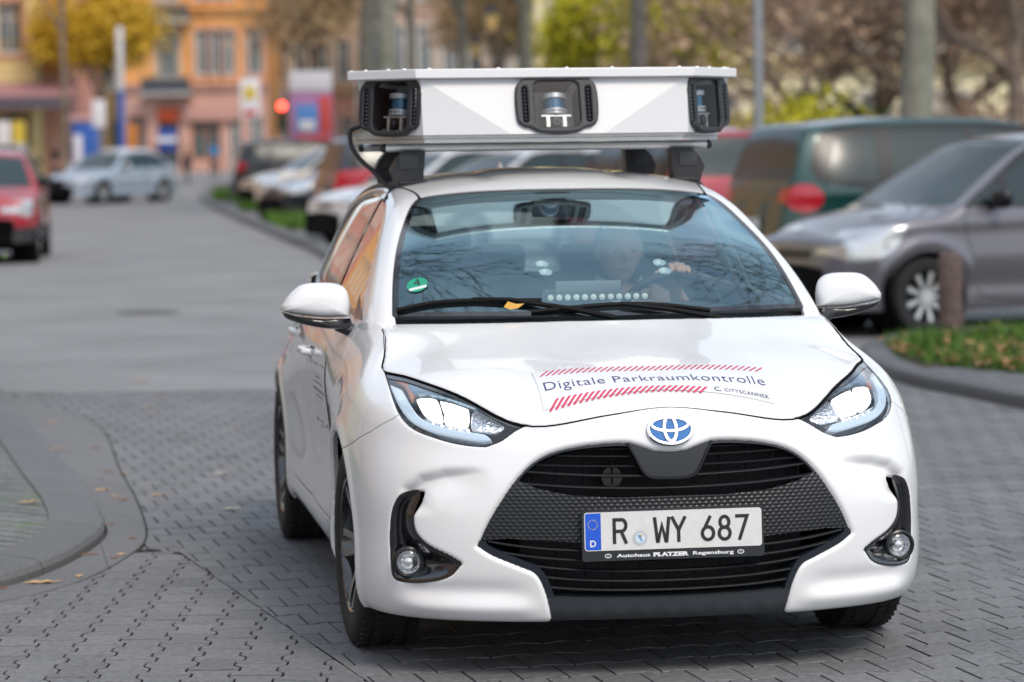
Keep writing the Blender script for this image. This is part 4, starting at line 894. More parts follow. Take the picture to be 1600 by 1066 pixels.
mb.add(on_hood(V2, .0034), [(2 * k, 2 * k + 1, 2 * k + 3, 2 * k + 2) for k in range(19)]); mb.build('sheet_logo', GREYP, sheet, smooth=False)
for y0, y1, xb, xt, n, w in ((-.330, .322, .513, .470, 37, .0062), (-.333, .110, .690, .648, 26, .0085)):
    mb = MB(); 
    for k in range(n):
        yb = y0 + (y1 - y0) * k / (n - 1); V2 = []
        for j in range(5):
            f = j / 4; V2 += [(yb + .030 * f, xb + (xt - xb) * f), (yb + w + .030 * f, xb + (xt - xb) * f)]
        mb.add(on_hood(V2, .0034), [(2 * j, 2 * j + 1, 2 * j + 3, 2 * j + 2) for j in range(4)])
    mb.build('sheet_stripes', CRIM, sheet, smooth=False)
# ---- magnetic sheet on the right doors (lettering too small to read in the photograph)
sd_ = BV[:, 1] < -.3; q = np.array([(-.70, .845), (-1.30, .815), (-1.28, .53), (-.80, .535)])
V, T, ex = clip_mesh(BV + BN * .0025, BT, np.where(sd_, sdpoly(BV[:, [0, 2]], q), -9.)); ds = mesh_np('door_sheet', V, T, mat('sheet_vinyl'), HERO)
lines = [(.810, .12, -.76, .006), (.806, .12, -.94, .006), (.803, .10, -1.12, .006), (.760, .14, -.92, .006), (.738, .28, -.86, .006), (.714, .40, -.80, .010), (.690, .26, -.88, .006), (.664, .10, -.96, .006), (.60, .10, -.84, .010), (.60, .12, -1.0, .006), (.585, .12, -1.0, .006), (.60, .06, -1.18, .012)]
V_, T_ = [], []
for z, w, x0, hh in lines:
    qq = np.array([(x0, z), (x0 - w, z), (x0 - w, z - hh), (x0, z - hh)]); V, T, ex = clip_mesh(BV + BN * .0035, BT, np.where(sd_, sdpoly(BV[:, [0, 2]], qq), -9.))
    T_.append(T + sum(len(v) for v in V_)); V_.append(V)
if sum(len(v) for v in V_): mesh_np('door_sheet_lettering', np.concatenate(V_), np.concatenate(T_), mat('print_light_grey', (.33, .34, .37), .5), ds, smooth=False)
# ---- wheels
def make_wheel():
    w = bpy.data.objects.new('wheel', None); COL.objects.link(w); w.empty_display_size = .1
    t = MB(); prof = [(.212, .084), (.222, .094), (.245, .100), (.270, .1005), (.292, .096), (.304, .086), (.3095, .070), (.3105, .04), (.311, 0)]
    prof = prof + [(r, -h) for r, h in prof[-2::-1]]; t.lathe(prof, axis='Y', n=72)
    for k in range(60):                                   # tread blocks
        a = 2 * PI * k / 60
        for hh, tw in ((.070, .05), (.035, -.03), (-.035, .03), (-.070, -.05)):
            R = Matrix.Rotation(-a, 3, 'Y'); c = R @ Vector((0, hh, .3112)); t.box(c, (.022, .028, .0075), R=R @ Matrix.Rotation(tw * 6, 3, 'Z'))
    ty = t.build('tyre', M_RUBBER, w)
    r = MB(); r.lathe([(.213, .088), (.209, .092), (.203, .088), (.196, .060), (.190, -.08), (.213, -.088)], axis='Y', n=64, mi=1)
    r.lathe([(.0, .050), (.03, .050), (.060, .040), (.07, .02), (.190, -.03), (.190, -.05)], axis='Y', n=40, mi=1)
    for k in range(5):
        for s in (-1, 1):
            a = 2 * PI * k / 5 + s * .20; a2 = 2 * PI * k / 5 + s * .34
            def pt(rad, ang, h): return (rad * math.sin(ang), h, rad * math.cos(ang))
            a0 = 2 * PI * k / 5 + s * .42
            w0, w1 = .014, .013
            V = []
            for rad, ang, h in ((.035, a0, .052), (.10, a + s * .02, .066), (.16, a2 * .0 + a, .078), (.200, a - s * .03, .084)):
                d = .012 / max(rad, .03)
                V += [pt(rad, ang - d, h), pt(rad, ang + d, h), pt(rad, ang + d, h - .03), pt(rad, ang - d, h - .03)]
            F = []
            for i in range(3): F += [(4 * i + j, 4 * i + (j + 1) % 4, 4 * i + 4 + (j + 1) % 4, 4 * i + 4 + j) for j in range(4)]
            r.add(V, F, 0)
    r.cyl((0, .046, 0), (0, .060, 0), .028, mi=1); r.build('rim', [M_ALUM2, M_BLACKG], w)
    d = MB(); d.cyl((0, .0, 0), (0, .012, 0), .128, n=48); d.build('brake_disc', mat('brake_steel', (.25, .25, .25), .4, metal=1), w)
    return w
wp = make_wheel()
for i, (x, y, st) in enumerate(((0, .758, 2), (0, -.758, 2), (-2.56, .760, 0), (-2.56, -.760, 0))):
    w = wp if i == 0 else copy_tree(wp); w.parent = HERO; w.location = (x, y, .311); w.rotation_euler = (0, i * .4, (PI if y < 0 else 0) + math.radians(st))
# arch liners and underbody
for ax in (0, -2.56):
    for s in (1, -1):
        m = MB(); pts = [(.365 * math.cos(a), .365 * math.sin(a)) for a in np.linspace(-.35, PI + .35, 30)]
        V = [(ax + a, s * yy_, .315 + b) for yy_ in (.45, .85) for a, b in pts] + [(ax, s * .45, .315)]; n = 30
        m.add(V, [(k, k + 1, n + k + 1, n + k) for k in range(n - 1)] + [(k, k + 1, 2 * n) for k in range(n - 1)]); m.build('arch_liner', M_DARK, HERO)
m = MB(); m.box((-1.2, 0, .25), (3.5, 1.0, .10), bev=.02); m.box((-1.28, 0, .25), (1.75, 1.60, .08), bev=.02); m.box((.50, 0, .215), (.40, 1.25, .05), bev=.02); m.build('underbody', M_DARK, HERO)
# ---- door mirrors
def pillow(mb, outline, x0, front, back, steps=8, pw=1.0, mi=0, cen=None):
    O = np.array(outline); c = O.mean(0) if cen is None else np.array(cen); n = len(O); V = []; F = []
    for a in np.concatenate([np.linspace(-PI / 2 * .98, 0, steps), np.linspace(0, PI / 2 * .98, steps)[1:]]):
        s = math.cos(a) ** .55; dx = front * math.sin(a) if a > 0 else back * math.sin(a)
        V += [(x0 + dx, *(c + (o - c) * s)) for o in O]
    m = 2 * steps - 1
    F = [(i * n + k, i * n + (k + 1) % n, (i + 1) * n + (k + 1) % n, (i + 1) * n + k) for i in range(m - 1) for k in range(n)] + [tuple(range(n)), tuple(range((m - 1) * n, m * n))]
    return mb.add(V, F, mi)
for sg in (1, -1):
    up = smooth_poly([(.786,.992),(.783,1.035),(.793,1.078),(.822,1.099),(.88,1.104),(.94,1.098),(.982,1.066),(1.008,1.030),(1.006,1.014),(.96,1.002),(.87,.991)], corners=(0, 7, 8), n=5)
    lo = smooth_poly([(.783,.988),(.87,.987),(.96,.998),(1.007,1.011),(.992,.990),(.94,.970),(.87,.955),(.80,.950),(.775,.960)], corners=(0, 3), n=5)
    m = MB(); pillow(m, [(a * sg, b) for a, b in up], -.50, .055, .06); mir = m.build('door_mirror', M_WHITE, HERO, angle=60)
    m = MB(); pillow(m, [(a * sg, b) for a, b in lo], -.50, .045, .055); m.build('mirror_lower_shell', M_BLACKG, mir, angle=60)
    m = MB(); m.tube([(-.50, sg * .83, .962), (-.50, sg * .79, .950), (-.50, sg * .755, .935), (-.50, sg * .73, .94)], [.016, .022, .030, .03], 12); m.build('mirror_arm', M_BLACKG, mir)
    m = MB(); m.add([(-.563, sg * .80, 1.0), (-.563, sg * .98, 1.02), (-.563, sg * .95, 1.085), (-.563, sg * .81, 1.08)], [(0, 1, 2, 3)]); m.build('mirror_glass', M_CHROME, mir, smooth=False)
    # quarter triangle at the mirror foot
    m = MB(); m.add([(-.40, sg * .757, .985), (-.56, sg * .766, .985), (-.56, sg * .742, 1.065)], [(0, 1, 2)]); m.build('mirror_triangle', M_BLACKG, HERO, smooth=False)
# ---- wipers
def wpt(x, y, l): return (x, y, float(roof_z(np.array([x]), y)[0]) + l)
for pts, arm in (([(-.255, -.66), (-.245, -.55), (-.225, -.42), (-.205, -.30), (-.195, -.20)], [(-.10, .02), (-.14, -.10), (-.20, -.30), (-.225, -.42)]),
                 ([(-.150, -.24), (-.158, -.10), (-.166, .03), (-.166, .16), (-.150, .34)], [(-.095, .50), (-.115, .35), (-.140, .20), (-.163, .05)])):
    m = MB(); P3 = [wpt(x, y, .006) for x, y in smooth_poly(pts, closed=False, n=5)]; m.tube(P3, .0075, 8); wb = m.build('wiper', mat('wiper_black', (.006, .006, .007), .6, spec=.15), HERO)
    m = MB(); P3 = [wpt(x, y, .014 - .001 * k) for k, (x, y) in enumerate(arm)]; m.tube(P3, [.010, .009, .008, .006], 8); m.build('wiper_arm', mat('wiper_black'), wb)
    m = MB(); P3 = [wpt(x, y, .004) for x, y in smooth_poly(pts, closed=False, n=5)]; m.tube(P3, .003, 6); m.build('wiper_rubber', M_RUBBER, wb)
lf = MB(); lf.add([wpt(-.150, -.33, .030), wpt(-.158, -.315, .040), wpt(-.150, -.29, .036), wpt(-.156, -.262, .030), wpt(-.142, -.285, .028), wpt(-.142, -.31, .026)], [(0, 1, 2, 5), (2, 3, 4, 5)])
tag(lf.build('fallen_leaf', mat('leaf_ochre', (.55, .30, .04), .6), None, loc=HERO.location, rot=HERO.rotation_euler), 'yellow leaf caught on the windscreen wiper of the white car', 'leaf')
# ---- things seen through the windscreen
M_CLOTH = mat('seat_cloth', (.035, .037, .042), .9, noise=.2, nscale=60); M_DASH = mat('dashboard', (.020, .021, .024), .6, bump=.2, bscale=500)
ys = np.linspace(-.68, .68, 40); prof = [(-.16, .965), (-.30, .985), (-.45, 1.0), (-.60, .998), (-.68, .965), (-.70, .88), (-.66, .70), (-.60, .45)]
V = np.array([[(x - .10 * (abs(y) / .68)**2 * (1 if x > -.5 else .3), y, z - .02 * (y / .68)**2 + (.02 * math.exp(-((y - .36) / .17)**2) if -.7 < x < -.4 else 0)) for y in ys] for x, z in prof]).reshape(-1, 3)
dash = mesh_np('dashboard', V, grid_tris(len(prof), 40), M_DASH, HERO)
m = MB(); m.box((-.66, 0, .99), (.02, .24, .14), bev=.01); m.build('display', M_BLACKG, dash)
def make_seat(x, y, w=.50):
    s = MB(); s.box((x, y, .50), (.50, w, .16), bev=.05); R = Matrix.Rotation(math.radians(-14), 3, 'Y'); s.box((x - .27, y, .80), (.13, w * .92, .62), R=R, bev=.05); st = s.build('seat', M_CLOTH, HERO, angle=60)
    h = MB(); h.box((x - .35, y, 1.175), (.10, .25, .16), R=R, bev=.04); h.cyl((x - .34, y - .06, 1.05), (x - .345, y - .06, 1.12), .006, n=8); h.cyl((x - .34, y + .06, 1.05), (x - .345, y + .06, 1.12), .006, n=8); h.build('headrest', M_CLOTH, st, angle=60)
make_seat(-1.15, -.36); make_seat(-1.20, .36)
s = MB(); s.box((-2.05, 0, .52), (.50, 1.24, .16), bev=.05); s.box((-2.32, 0, .80), (.12, 1.20, .50), R=Matrix.Rotation(math.radians(-18), 3, 'Y'), bev=.05); rs = s.build('rear_bench', M_CLOTH, HERO, angle=60)
for yy_ in (-.36, 0, .36): h = MB(); h.box((-2.40, yy_, 1.09), (.08, .22, .12), bev=.035); h.build('headrest', M_CLOTH, rs, angle=60)
m = MB(); m.box((-1.35, 0, .32), (2.4, 1.45, .04)); m.build('cabin_floor', M_DARK, HERO)
# steering wheel
SWc = Vector((-.86, .36, .935)); SWR = Matrix.Translation(SWc) @ Matrix.Rotation(math.radians(-64), 4, 'Y')
m = MB(); V = []; F = []
for k in range(48):
    a = 2 * PI * k / 48
    for j in range(10): b = 2 * PI * j / 10; V.append(SWR @ Vector(((.178 + .0155 * math.cos(b)) * math.cos(a), (.178 + .0155 * math.cos(b)) * math.sin(a), .0155 * math.sin(b))))
m.add(V, [(k * 10 + j, k * 10 + (j + 1) % 10, ((k + 1) % 48) * 10 + (j + 1) % 10, ((k + 1) % 48) * 10 + j) for k in range(48) for j in range(10)])
sw = m.build('steering_wheel', mat('wheel_leather', (.03, .03, .033), .35), HERO)
m = MB(); m.cyl(SWR @ Vector((0, 0, -.03)), SWR @ Vector((0, 0, .012)), .062, .055, n=32)
for a in (0, PI, -PI / 2 + PI): pass
for dx, dy in ((0, 1), (0, -1), (-1, 0)): m.tube([SWR @ Vector((dx * .05, dy * .05, 0)), SWR @ Vector((dx * .17, dy * .17, 0))], .013, 8)
m.build('wheel_hub', M_DASH, sw)
# inner light bar, suction mounts, green badge, rear-view mirror
bar = MB(); bar.box((-.405, .02, 1.045), (.025, .345, .026), bev=.005); lb = bar.build('lamp_bar', mat('bar_case', (.05, .055, .06), .5), HERO)
for k in range(12):
    m = MB(); y = .02 - .157 + k * .0285; m.cyl((-.394, y, 1.045), (-.390, y, 1.045), .0098, n=20); m.cyl((-.390, y, 1.045), (-.387, y, 1.045), .0065, .004, n=16); m.build('lamp', mat('lamp_cell', (.62, .66, .60), .25, emit=(.8, .9, .85), estr=.10), lb)
m = MB(); m.box((-.46, 0.0, 1.075), (.02, .22, .040), bev=.006); m.build('tablet', mat('tablet_grey', (.16, .18, .19), .4), HERO)
for y, z in ((-.165, 1.083), (-.16, 1.060), (.225, 1.085), (.235, 1.062)):
    m = MB(); x = -.345 if z < 1.07 else -.385; m.lathe([(.022, .0), (.018, .004), (.008, .010), (.004, .02)], n=20)
    q = Matrix.Translation((x, y, float(roof_z(np.array([x]), y)[0]) - .012)) @ Matrix.Rotation(math.radians(28 + 180), 4, 'Y'); m.V = [tuple(q @ Vector(v)) for v in m.V]; m.build('suction_cup', mat('cup_grey', (.45, .55, .56), .3), HERO)
bd = MB(); cx_, cy_ = -.348, -.580; R_ = .034
bd.add([(cx_ + R_ * .95 * math.sin(2 * PI * k / 28), cy_ + R_ * math.cos(2 * PI * k / 28), float(roof_z(np.array([cx_ + R_ * .95 * math.sin(2 * PI * k / 28)]), cy_ + R_ * math.cos(2 * PI * k / 28))[0]) + .0008) for k in range(28)], [tuple(range(28))])
bg = bd.build('emission_badge', mat('badge_green', (.012, .30, .18), .5), HERO, smooth=False)
def on_ws(V2, l): return np.array([(x, y, float(roof_z(np.array([x]), y)[0]) + l) for y, x in V2])
mb = MB(); mb.add(on_ws([(-.608, -.326), (-.552, -.326), (-.552, -.338), (-.608, -.338)], .0016), [(0, 1, 2, 3)]); mb.build('badge_strip', mat('badge_white', (.6, .7, .68), .5), bg, smooth=False)
V, T = text_mesh('4', .045); V = V - (V.max(0) + V.min(0)) / 2; mesh_np('badge_number', on_ws([(a - .580, -.358 - b * 1.3 * .9) for a, b in V], .0016), T, mat('badge_black', (.02, .03, .03), .5), bg, smooth=False)
m = MB(); m.box((-.90, 0, 1.325), (.035, .22, .06), bev=.012); m.tube([(-.90, 0, 1.34), (-.87, 0, 1.37)], .008, 8); m.build('interior_mirror', M_BLACKP, HERO)
# fin aerial on the rear roof
m = MB(); m.add([(-2.20, -.016, 1.415), (-2.20, .016, 1.415), (-2.34, .018, 1.405), (-2.34, -.018, 1.405), (-2.30, 0, 1.475), (-2.335, 0, 1.472)], [(0, 1, 2, 3), (0, 1, 4), (1, 2, 5, 4), (2, 3, 5), (3, 0, 4, 5)]); m.build('aerial_fin', M_WHITE, HERO)

# ================================================================ roof bars
RACK = thing('roof_rack', 'pair of silver roof bars on black feet under the sensor box', 'roof rack', (CAR_X, CAR_Y, 0), CAR_YAW - PI / 2)
for x, yw, yf in ((-1.215, .575, .495), (-1.93, .575, .470)):
    b = MB(); b.tube([(x, -yw, 1.537), (x, yw, 1.537)], .0145, 20, caps=False); b.build('crossbar', M_ALU, RACK)
    for s in (1, -1):
        c = MB(); c.tube([(x, s * yw, 1.537), (x, s * (yw + .012), 1.537), (x, s * (yw + .018), 1.537)], [.0155, .0155, .010], 16); c.build('end_cap', M_BLACKP, RACK)
        zr = float(roof_z(np.array([x]), yf)[0])
        f = MB(); f.prism([(yf - .056, 1.523), (yf + .022, 1.523), (yf + .048, 1.495), (yf + .066, 1.458), (yf + .056, zr + .022), (yf + .046, zr - .020), (yf - .030, zr - .002), (yf - .048, zr + .012)], x - .035, x + .035, Matrix(((0, 0, 1, 0), (s, 0, 0, 0), (0, 1, 0, 0), (0, 0, 0, 1))))
        ft = f.build('bar_foot', M_BLACKP, RACK)
        f = MB(); f.box((x + .037, s * (yf + .005), 1.488), (.006, .066, .05), bev=.003); f.build('foot_cover', mat('foot_cover', (.04, .042, .045), .5), ft)
        f = MB(); f.tube([(x + .005, s * (yf + .03), zr + .01), (x + .002, s * (yf + .065), zr - .03), (x, s * (yf + .085), zr - .065)], .010, 8); f.box((x, s * (yf - .01), zr + .004), (.09, .10, .012), bev=.004); f.build('foot_clamp', M_BLACKP, ft)

# ================================================================ sensor box
BOX = thing('sensor_box', 'white faceted sensor box with dark lens windows on the car roof', 'sensor box', (CAR_X, CAR_Y, 0), CAR_YAW - PI / 2)
def poly_mirror(r): return r + [(x, -y) for x, y in r[::-1]]
M_BOXW = mat('box_white', (.64, .65, .66), .42, coat=.4)
top_o = poly_mirror([(-1.020, .490), (-1.268, .700), (-1.85, .585), (-2.05, .40)])
m = MB(); m.prism(top_o, 1.775, 1.807); lid = m.build('lid', mat('lid_white', (.76, .77, .78), .4, coat=.5), BOX)
bv = lid.modifiers.new('bevel', 'BEVEL'); bv.width = .003; bv.segments = 2
for (x, y) in [(-1.035, .2), (-1.035, -.2), (-1.035, 0.04), (-1.04, .44), (-1.04, -.44), (-1.14, .57), (-1.14, -.57), (-1.22, .64), (-1.22, -.64), (-1.32, .68), (-1.32, -.68), (-1.09, .515), (-1.09, -.52), (-1.27, .66)]:
    s = MB(); s.cyl((x, y, 1.807), (x, y, 1.811), .008, .006, n=14); s.build('screw', M_ALU, BOX)
A = [(-1.050, .470, 1.775), (-1.252, .668, 1.775), (-1.83, .555, 1.775), (-2.02, .38, 1.775)]
B = [(-.988, .163, 1.580), (-1.022, .466, 1.580), (-1.278, .612, 1.580), (-1.80, .520, 1.580), (-1.98, .36, 1.580)]
def mir(p): return (p[0], -p[1], p[2])
a = A + [mir(p) for p in A]; b = B + [mir(p) for p in B]
V = a + b; F = [(0, 1, 2, 3, 7, 6, 5, 4), (0, 1, 10, 9), (0, 9, 8), (4, 13, 14), (4, 14, 15, 5), (0, 8, 13, 4), (1, 2, 11, 10), (5, 15, 16, 6), (2, 3, 12, 11), (6, 16, 17, 7), (3, 7, 17, 12), (8, 9, 10, 11, 12, 17, 16, 15, 14, 13)]
m = MB(); m.add(V, F); shell = m.build('shell', M_BOXW, BOX, smooth=False); SHELL = shell
fr_o = poly_mirror([(-1.058, .461), (-1.30, .640), (-1.48, .664), (-1.9, .575), (-2.1, .40)])
for z0, z1, g in ((1.568, 1.579, 0), (1.553, 1.566, .004), (1.5665, 1.5675, .012)):
    m = MB(); m.prism([(x - g * (1 if x > -1.4 else -1), y - math.copysign(g, y)) for x, y in fr_o], z0, z1); m.build('base_rail', M_ALU, BOX)
M_PODB = mat('pod_black', (.022, .024, .028), .42, bump=.2, bscale=700); M_PODG = glass_mat('pod_glass', (.72, .74, .76), .40, 1.5, base=.0)
def make_pod():
    """window unit in the local frame: x right (viewer), y up, z outward"""
    R = bpy.data.objects.new('window_unit', None); COL.objects.link(R)
    W_, N_, T_, Mi, Bo = .141, .096, .088, -.082, -.104
    out = smooth_poly([(-W_, .06), (-W_ + .024, T_), (W_ - .024, T_), (W_, .06), (W_, Mi + .022), (W_ - .022, Mi), (N_ + .004, Mi - .004), (N_ - .035, Bo), (-N_ + .035, Bo), (-N_ - .004, Mi - .004), (-W_ + .022, Mi), (-W_, Mi + .022)], n=5, corners=(1, 2))
    inn = rounded_rect(.158, .168, .024, 6); st = .004
    def cutmesh(z, holes, poly, name, m, par, flange=.02, rr=.005, flip=False):
        lo = poly.min(0); hi = poly.max(0); xs = np.arange(lo[0] - st, hi[0] + 2 * st, st); ys = np.arange(lo[1] - st, hi[1] + 2 * st, st); Xg, Yg = np.meshgrid(xs, ys, indexing='ij')
        V = np.stack([Xg.ravel(), Yg.ravel(), np.full(Xg.size, z)], 1); T = grid_tris(len(xs), len(ys)); N = np.tile([0., 0, 1], (len(V), 1))
        if vnormals(V, T)[:, 2].mean() < 0: T = T[:, ::-1]
        ph = sdpoly(V[:, :2], poly)
        for hpoly in holes: ph = np.minimum(ph, -sdpoly(V[:, :2], hpoly))
        V = roll(V, N, ph, rr); V, T, ex = clip_mesh(V, T, ph, (N,)); V, T = add_flange(V, T, ex[0], flange); return mesh_np(name, V, T, m, par)
    innp = np.array(inn) + [0, -.002]; slots = [np.array(rounded_rect(.019, .130, .0090, 5)) + [s * .1115, -.004] for s in (1, -1)]
    f = cutmesh(.016, [innp] + slots, out, 'window_frame', M_PODB, R, .024)
    for sgn, sl in zip((1, -1), slots):
        b = MB(); b.prism([tuple(p) for p in sl * [1, 1]], .006, .0085); b.build('lamp_slot', M_DARK, f)
        for k in range(9):
            y = -.004 + .054 - k * .0135; l = MB(); l.lathe([(.0055, 0), (.0045, .002), (.002, .004), (0, .0045)], (sgn * .1115, y, .0088), n=12); l.build('lamp', mat('diode', (.05, .055, .06), .3, metal=.2), f)
    box = MB(); w, h2 = .079, .084
    for i in range(1): box.add([(-w, -h2 - .002, .010), (w, -h2 - .002, .010), (w, h2 - .002, .010), (-w, h2 - .002, .010), (-w, -h2, -.15), (w, -h2, -.15), (w, h2, -.15), (-w, h2, -.15)], [(0, 1, 5, 4), (1, 2, 6, 5), (2, 3, 7, 6), (3, 0, 4, 7), (4, 5, 6, 7)])
    box.build('window_well', mat('well_grey', (.012, .012, .012), .8), R, smooth=False)
    rp = np.array(rounded_rect(.158, .168, .024, 6)) + [0, -.002]; rt = MB(); rt.add([(a, b, .006) for a, b in rp], [tuple(range(len(rp)))]); rt.build('window_pane', M_PODG, R, smooth=False)
    cz = -.055
    l = MB(); l.lathe([(0, .051), (.030, .051), (.046, .046), (.046, .030), (.038, .029)], axis='Y', c=(0, 0, cz), n=40); ld = l.build('lidar_scanner', M_ALU, R)
    l = MB(); l.lathe([(.0385, .030), (.0385, -.008)], axis='Y', c=(0, 0, cz), n=40); l.build('scanner_glass', mat('scanner_blue', (.012, .15, .27), .15, coat=1, metal=.25), ld)
    l = MB(); l.lathe([(.038, -.008), (.0475, -.009), (.0475, -.028), (.044, -.031), (0, -.031)], axis='Y', c=(0, 0, cz), n=40); l.build('scanner_base', M_ALU, ld)
    V, T = text_mesh('Velodyne', .0175, .0001); V = V - (V.max(0) + V.min(0)) / 2
    mesh_np('scanner_lettering', np.array([(.0480 * math.sin(a / .048), -.0185 + b, cz + .0480 * math.cos(a / .048)) for a, b in V * [.78, .9]]), T, mat('badge_black'), ld, smooth=False)
    k_ = MB(); k_.box((0, -.036, cz + .028), (.105, .006, .02)); k_.box((-.029, -.060, cz + .030), (.013, .046, .016)); k_.box((.029, -.060, cz + .030), (.013, .046, .016)); br = k_.build('scanner_bracket', mat('bracket_steel', (.60, .60, .58), .35, metal=.6), R)
    c = MB(); c.cyl((0, -.059, cz - .01), (0, -.059, cz + .040), .019, n=28); c.cyl((0, -.059, cz + .040), (0, -.059, cz + .046), .0175, .0145, n=28); cm = c.build('camera_barrel', M_BLACKS, R)
    c = MB(); c.lathe([(.012, 0), (.008, .003), (0, .0045)], (0, -.059, cz + .043), n=20); c.build('camera_lens', mat('camera_glass', (.01, .03, .05), .04, coat=1, metal=.3), cm)
    return R
def frame_mat(c, out, up):
    z = Vector(out).normalized(); y = Vector(up); y = (y - z * y.dot(z)).normalized(); x = y.cross(z); return Matrix(((x.x, y.x, z.x, c[0]), (x.y, y.y, z.y, c[1]), (x.z, y.z, z.z, c[2]), (0, 0, 0, 1)))
pod = make_pod(); pod.parent = BOX
nf = (Vector(a[4]) - Vector(a[0])).cross(Vector(b[0]) - Vector(a[0])); nf = nf if nf.x > 0 else -nf
cf = (Vector(a[0]) + Vector(a[4])) / 2; pod.matrix_local = frame_mat(Vector((-1.019, 0, 1.682)), nf, (0, 0, 1))
for s, ia, ib, ja, jb in ((1, a[0], a[1], b[1], b[2]), (-1, a[4], a[5], b[6], b[7])):
    n_ = (Vector(ib) - Vector(ia)).cross(Vector(ja) - Vector(ia)); n_ = n_ if n_.x > 0 else -n_
    c_ = (Vector(ia) + Vector(ib) + Vector(ja) + Vector(jb)) / 4; c_ = Vector((c_.x, c_.y, 0)) + Vector((0, 0, 1.682)); p2 = copy_tree(pod); p2.parent = BOX; p2.matrix_local = frame_mat(c_ + n_.normalized() * .005, n_, (0, 0, 1)) @ Matrix.Diagonal((.96, 1, 1, 1))
# openings in the shell behind the three windows
def cut_openings(ob, frames):
    cb = MB()
    for Mx in frames: cb.prism([(a, b - .002) for a, b in rounded_rect(.162, .172, .024, 4)], -.12, .05, Mx)
    c = cb.build('cutter', M_DARK, BOX); md = ob.modifiers.new('cut', 'BOOLEAN'); md.object = c; md.operation = 'DIFFERENCE'; md.solver = 'EXACT'
    bpy.context.view_layer.update(); dg = bpy.context.evaluated_depsgraph_get(); me = bpy.data.meshes.new_from_object(ob.evaluated_get(dg)); ob.modifiers.remove(md); ob.data = me; bpy.data.objects.remove(c)
bpy.context.view_layer.update(); cut_openings(SHELL, [o.matrix_local.copy() for o in BOX.children if o.name.startswith('window_unit')])
# cable from the box down to the roof
m = MB(); cp = smooth_poly([(-1.42, -.640, 1.615), (-1.44, -.672, 1.600), (-1.42, -.674, 1.550), (-1.36, -.650, 1.500), (-1.28, -.605, 1.450), (-1.24, -.575, 1.412), (-1.20, -.56, 1.395)], closed=False, n=6); m.tube(cp, .0085, 10); m.build('cable', M_BLACKP, BOX)
# ================================================================ people
M_SKIN = mat('skin', (.52, .30, .22), .5, noise=.06, nscale=30); M_SKIN.node_tree.nodes['Principled BSDF'].inputs['Subsurface Weight'].default_value = .15
def skin_body(name, joints, edges, m, parent, voxel=.012, extra=None, levels=1, smooth_it=3):
    """joints: (x,y,z,rx[,ry]); grows a skin around the edges, then fuses everything into one continuous surface"""
    me = bpy.data.meshes.new(name); me.from_pydata([j[:3] for j in joints], edges, []); o = bpy.data.objects.new(name, me); COL.objects.link(o)
    sk = o.modifiers.new('skin', 'SKIN'); sv = me.skin_vertices[0].data
    for i, j in enumerate(joints): sv[i].radius = (j[3], j[4] if len(j) > 4 else j[3])
    sv[0].use_root = True; ss = o.modifiers.new('sub', 'SUBSURF'); ss.levels = 2; ss.render_levels = 2
    dg = bpy.context.evaluated_depsgraph_get(); m1 = bpy.data.meshes.new_from_object(o.evaluated_get(dg)); bpy.data.objects.remove(o)
    if extra:
        bm = bmesh.new(); bm.from_mesh(m1)
        for e in extra: t = bpy.data.meshes.new('x'); t.from_pydata(e[0], [], e[1]); bm.from_mesh(t)
        bm.to_mesh(m1); bm.free()
    o = bpy.data.objects.new(name, m1); COL.objects.link(o); r = o.modifiers.new('fuse', 'REMESH'); r.mode = 'VOXEL'; r.voxel_size = voxel; s = o.modifiers.new('smooth', 'SMOOTH'); s.iterations = smooth_it; s.factor = .5
    dg = bpy.context.evaluated_depsgraph_get(); m2 = bpy.data.meshes.new_from_object(o.evaluated_get(dg)); bpy.data.objects.remove(o); m2.name = name
    m2.polygons.foreach_set('use_smooth', [True] * len(m2.polygons)); m2.materials.clear(); return add_obj(name, m2, parent, m)
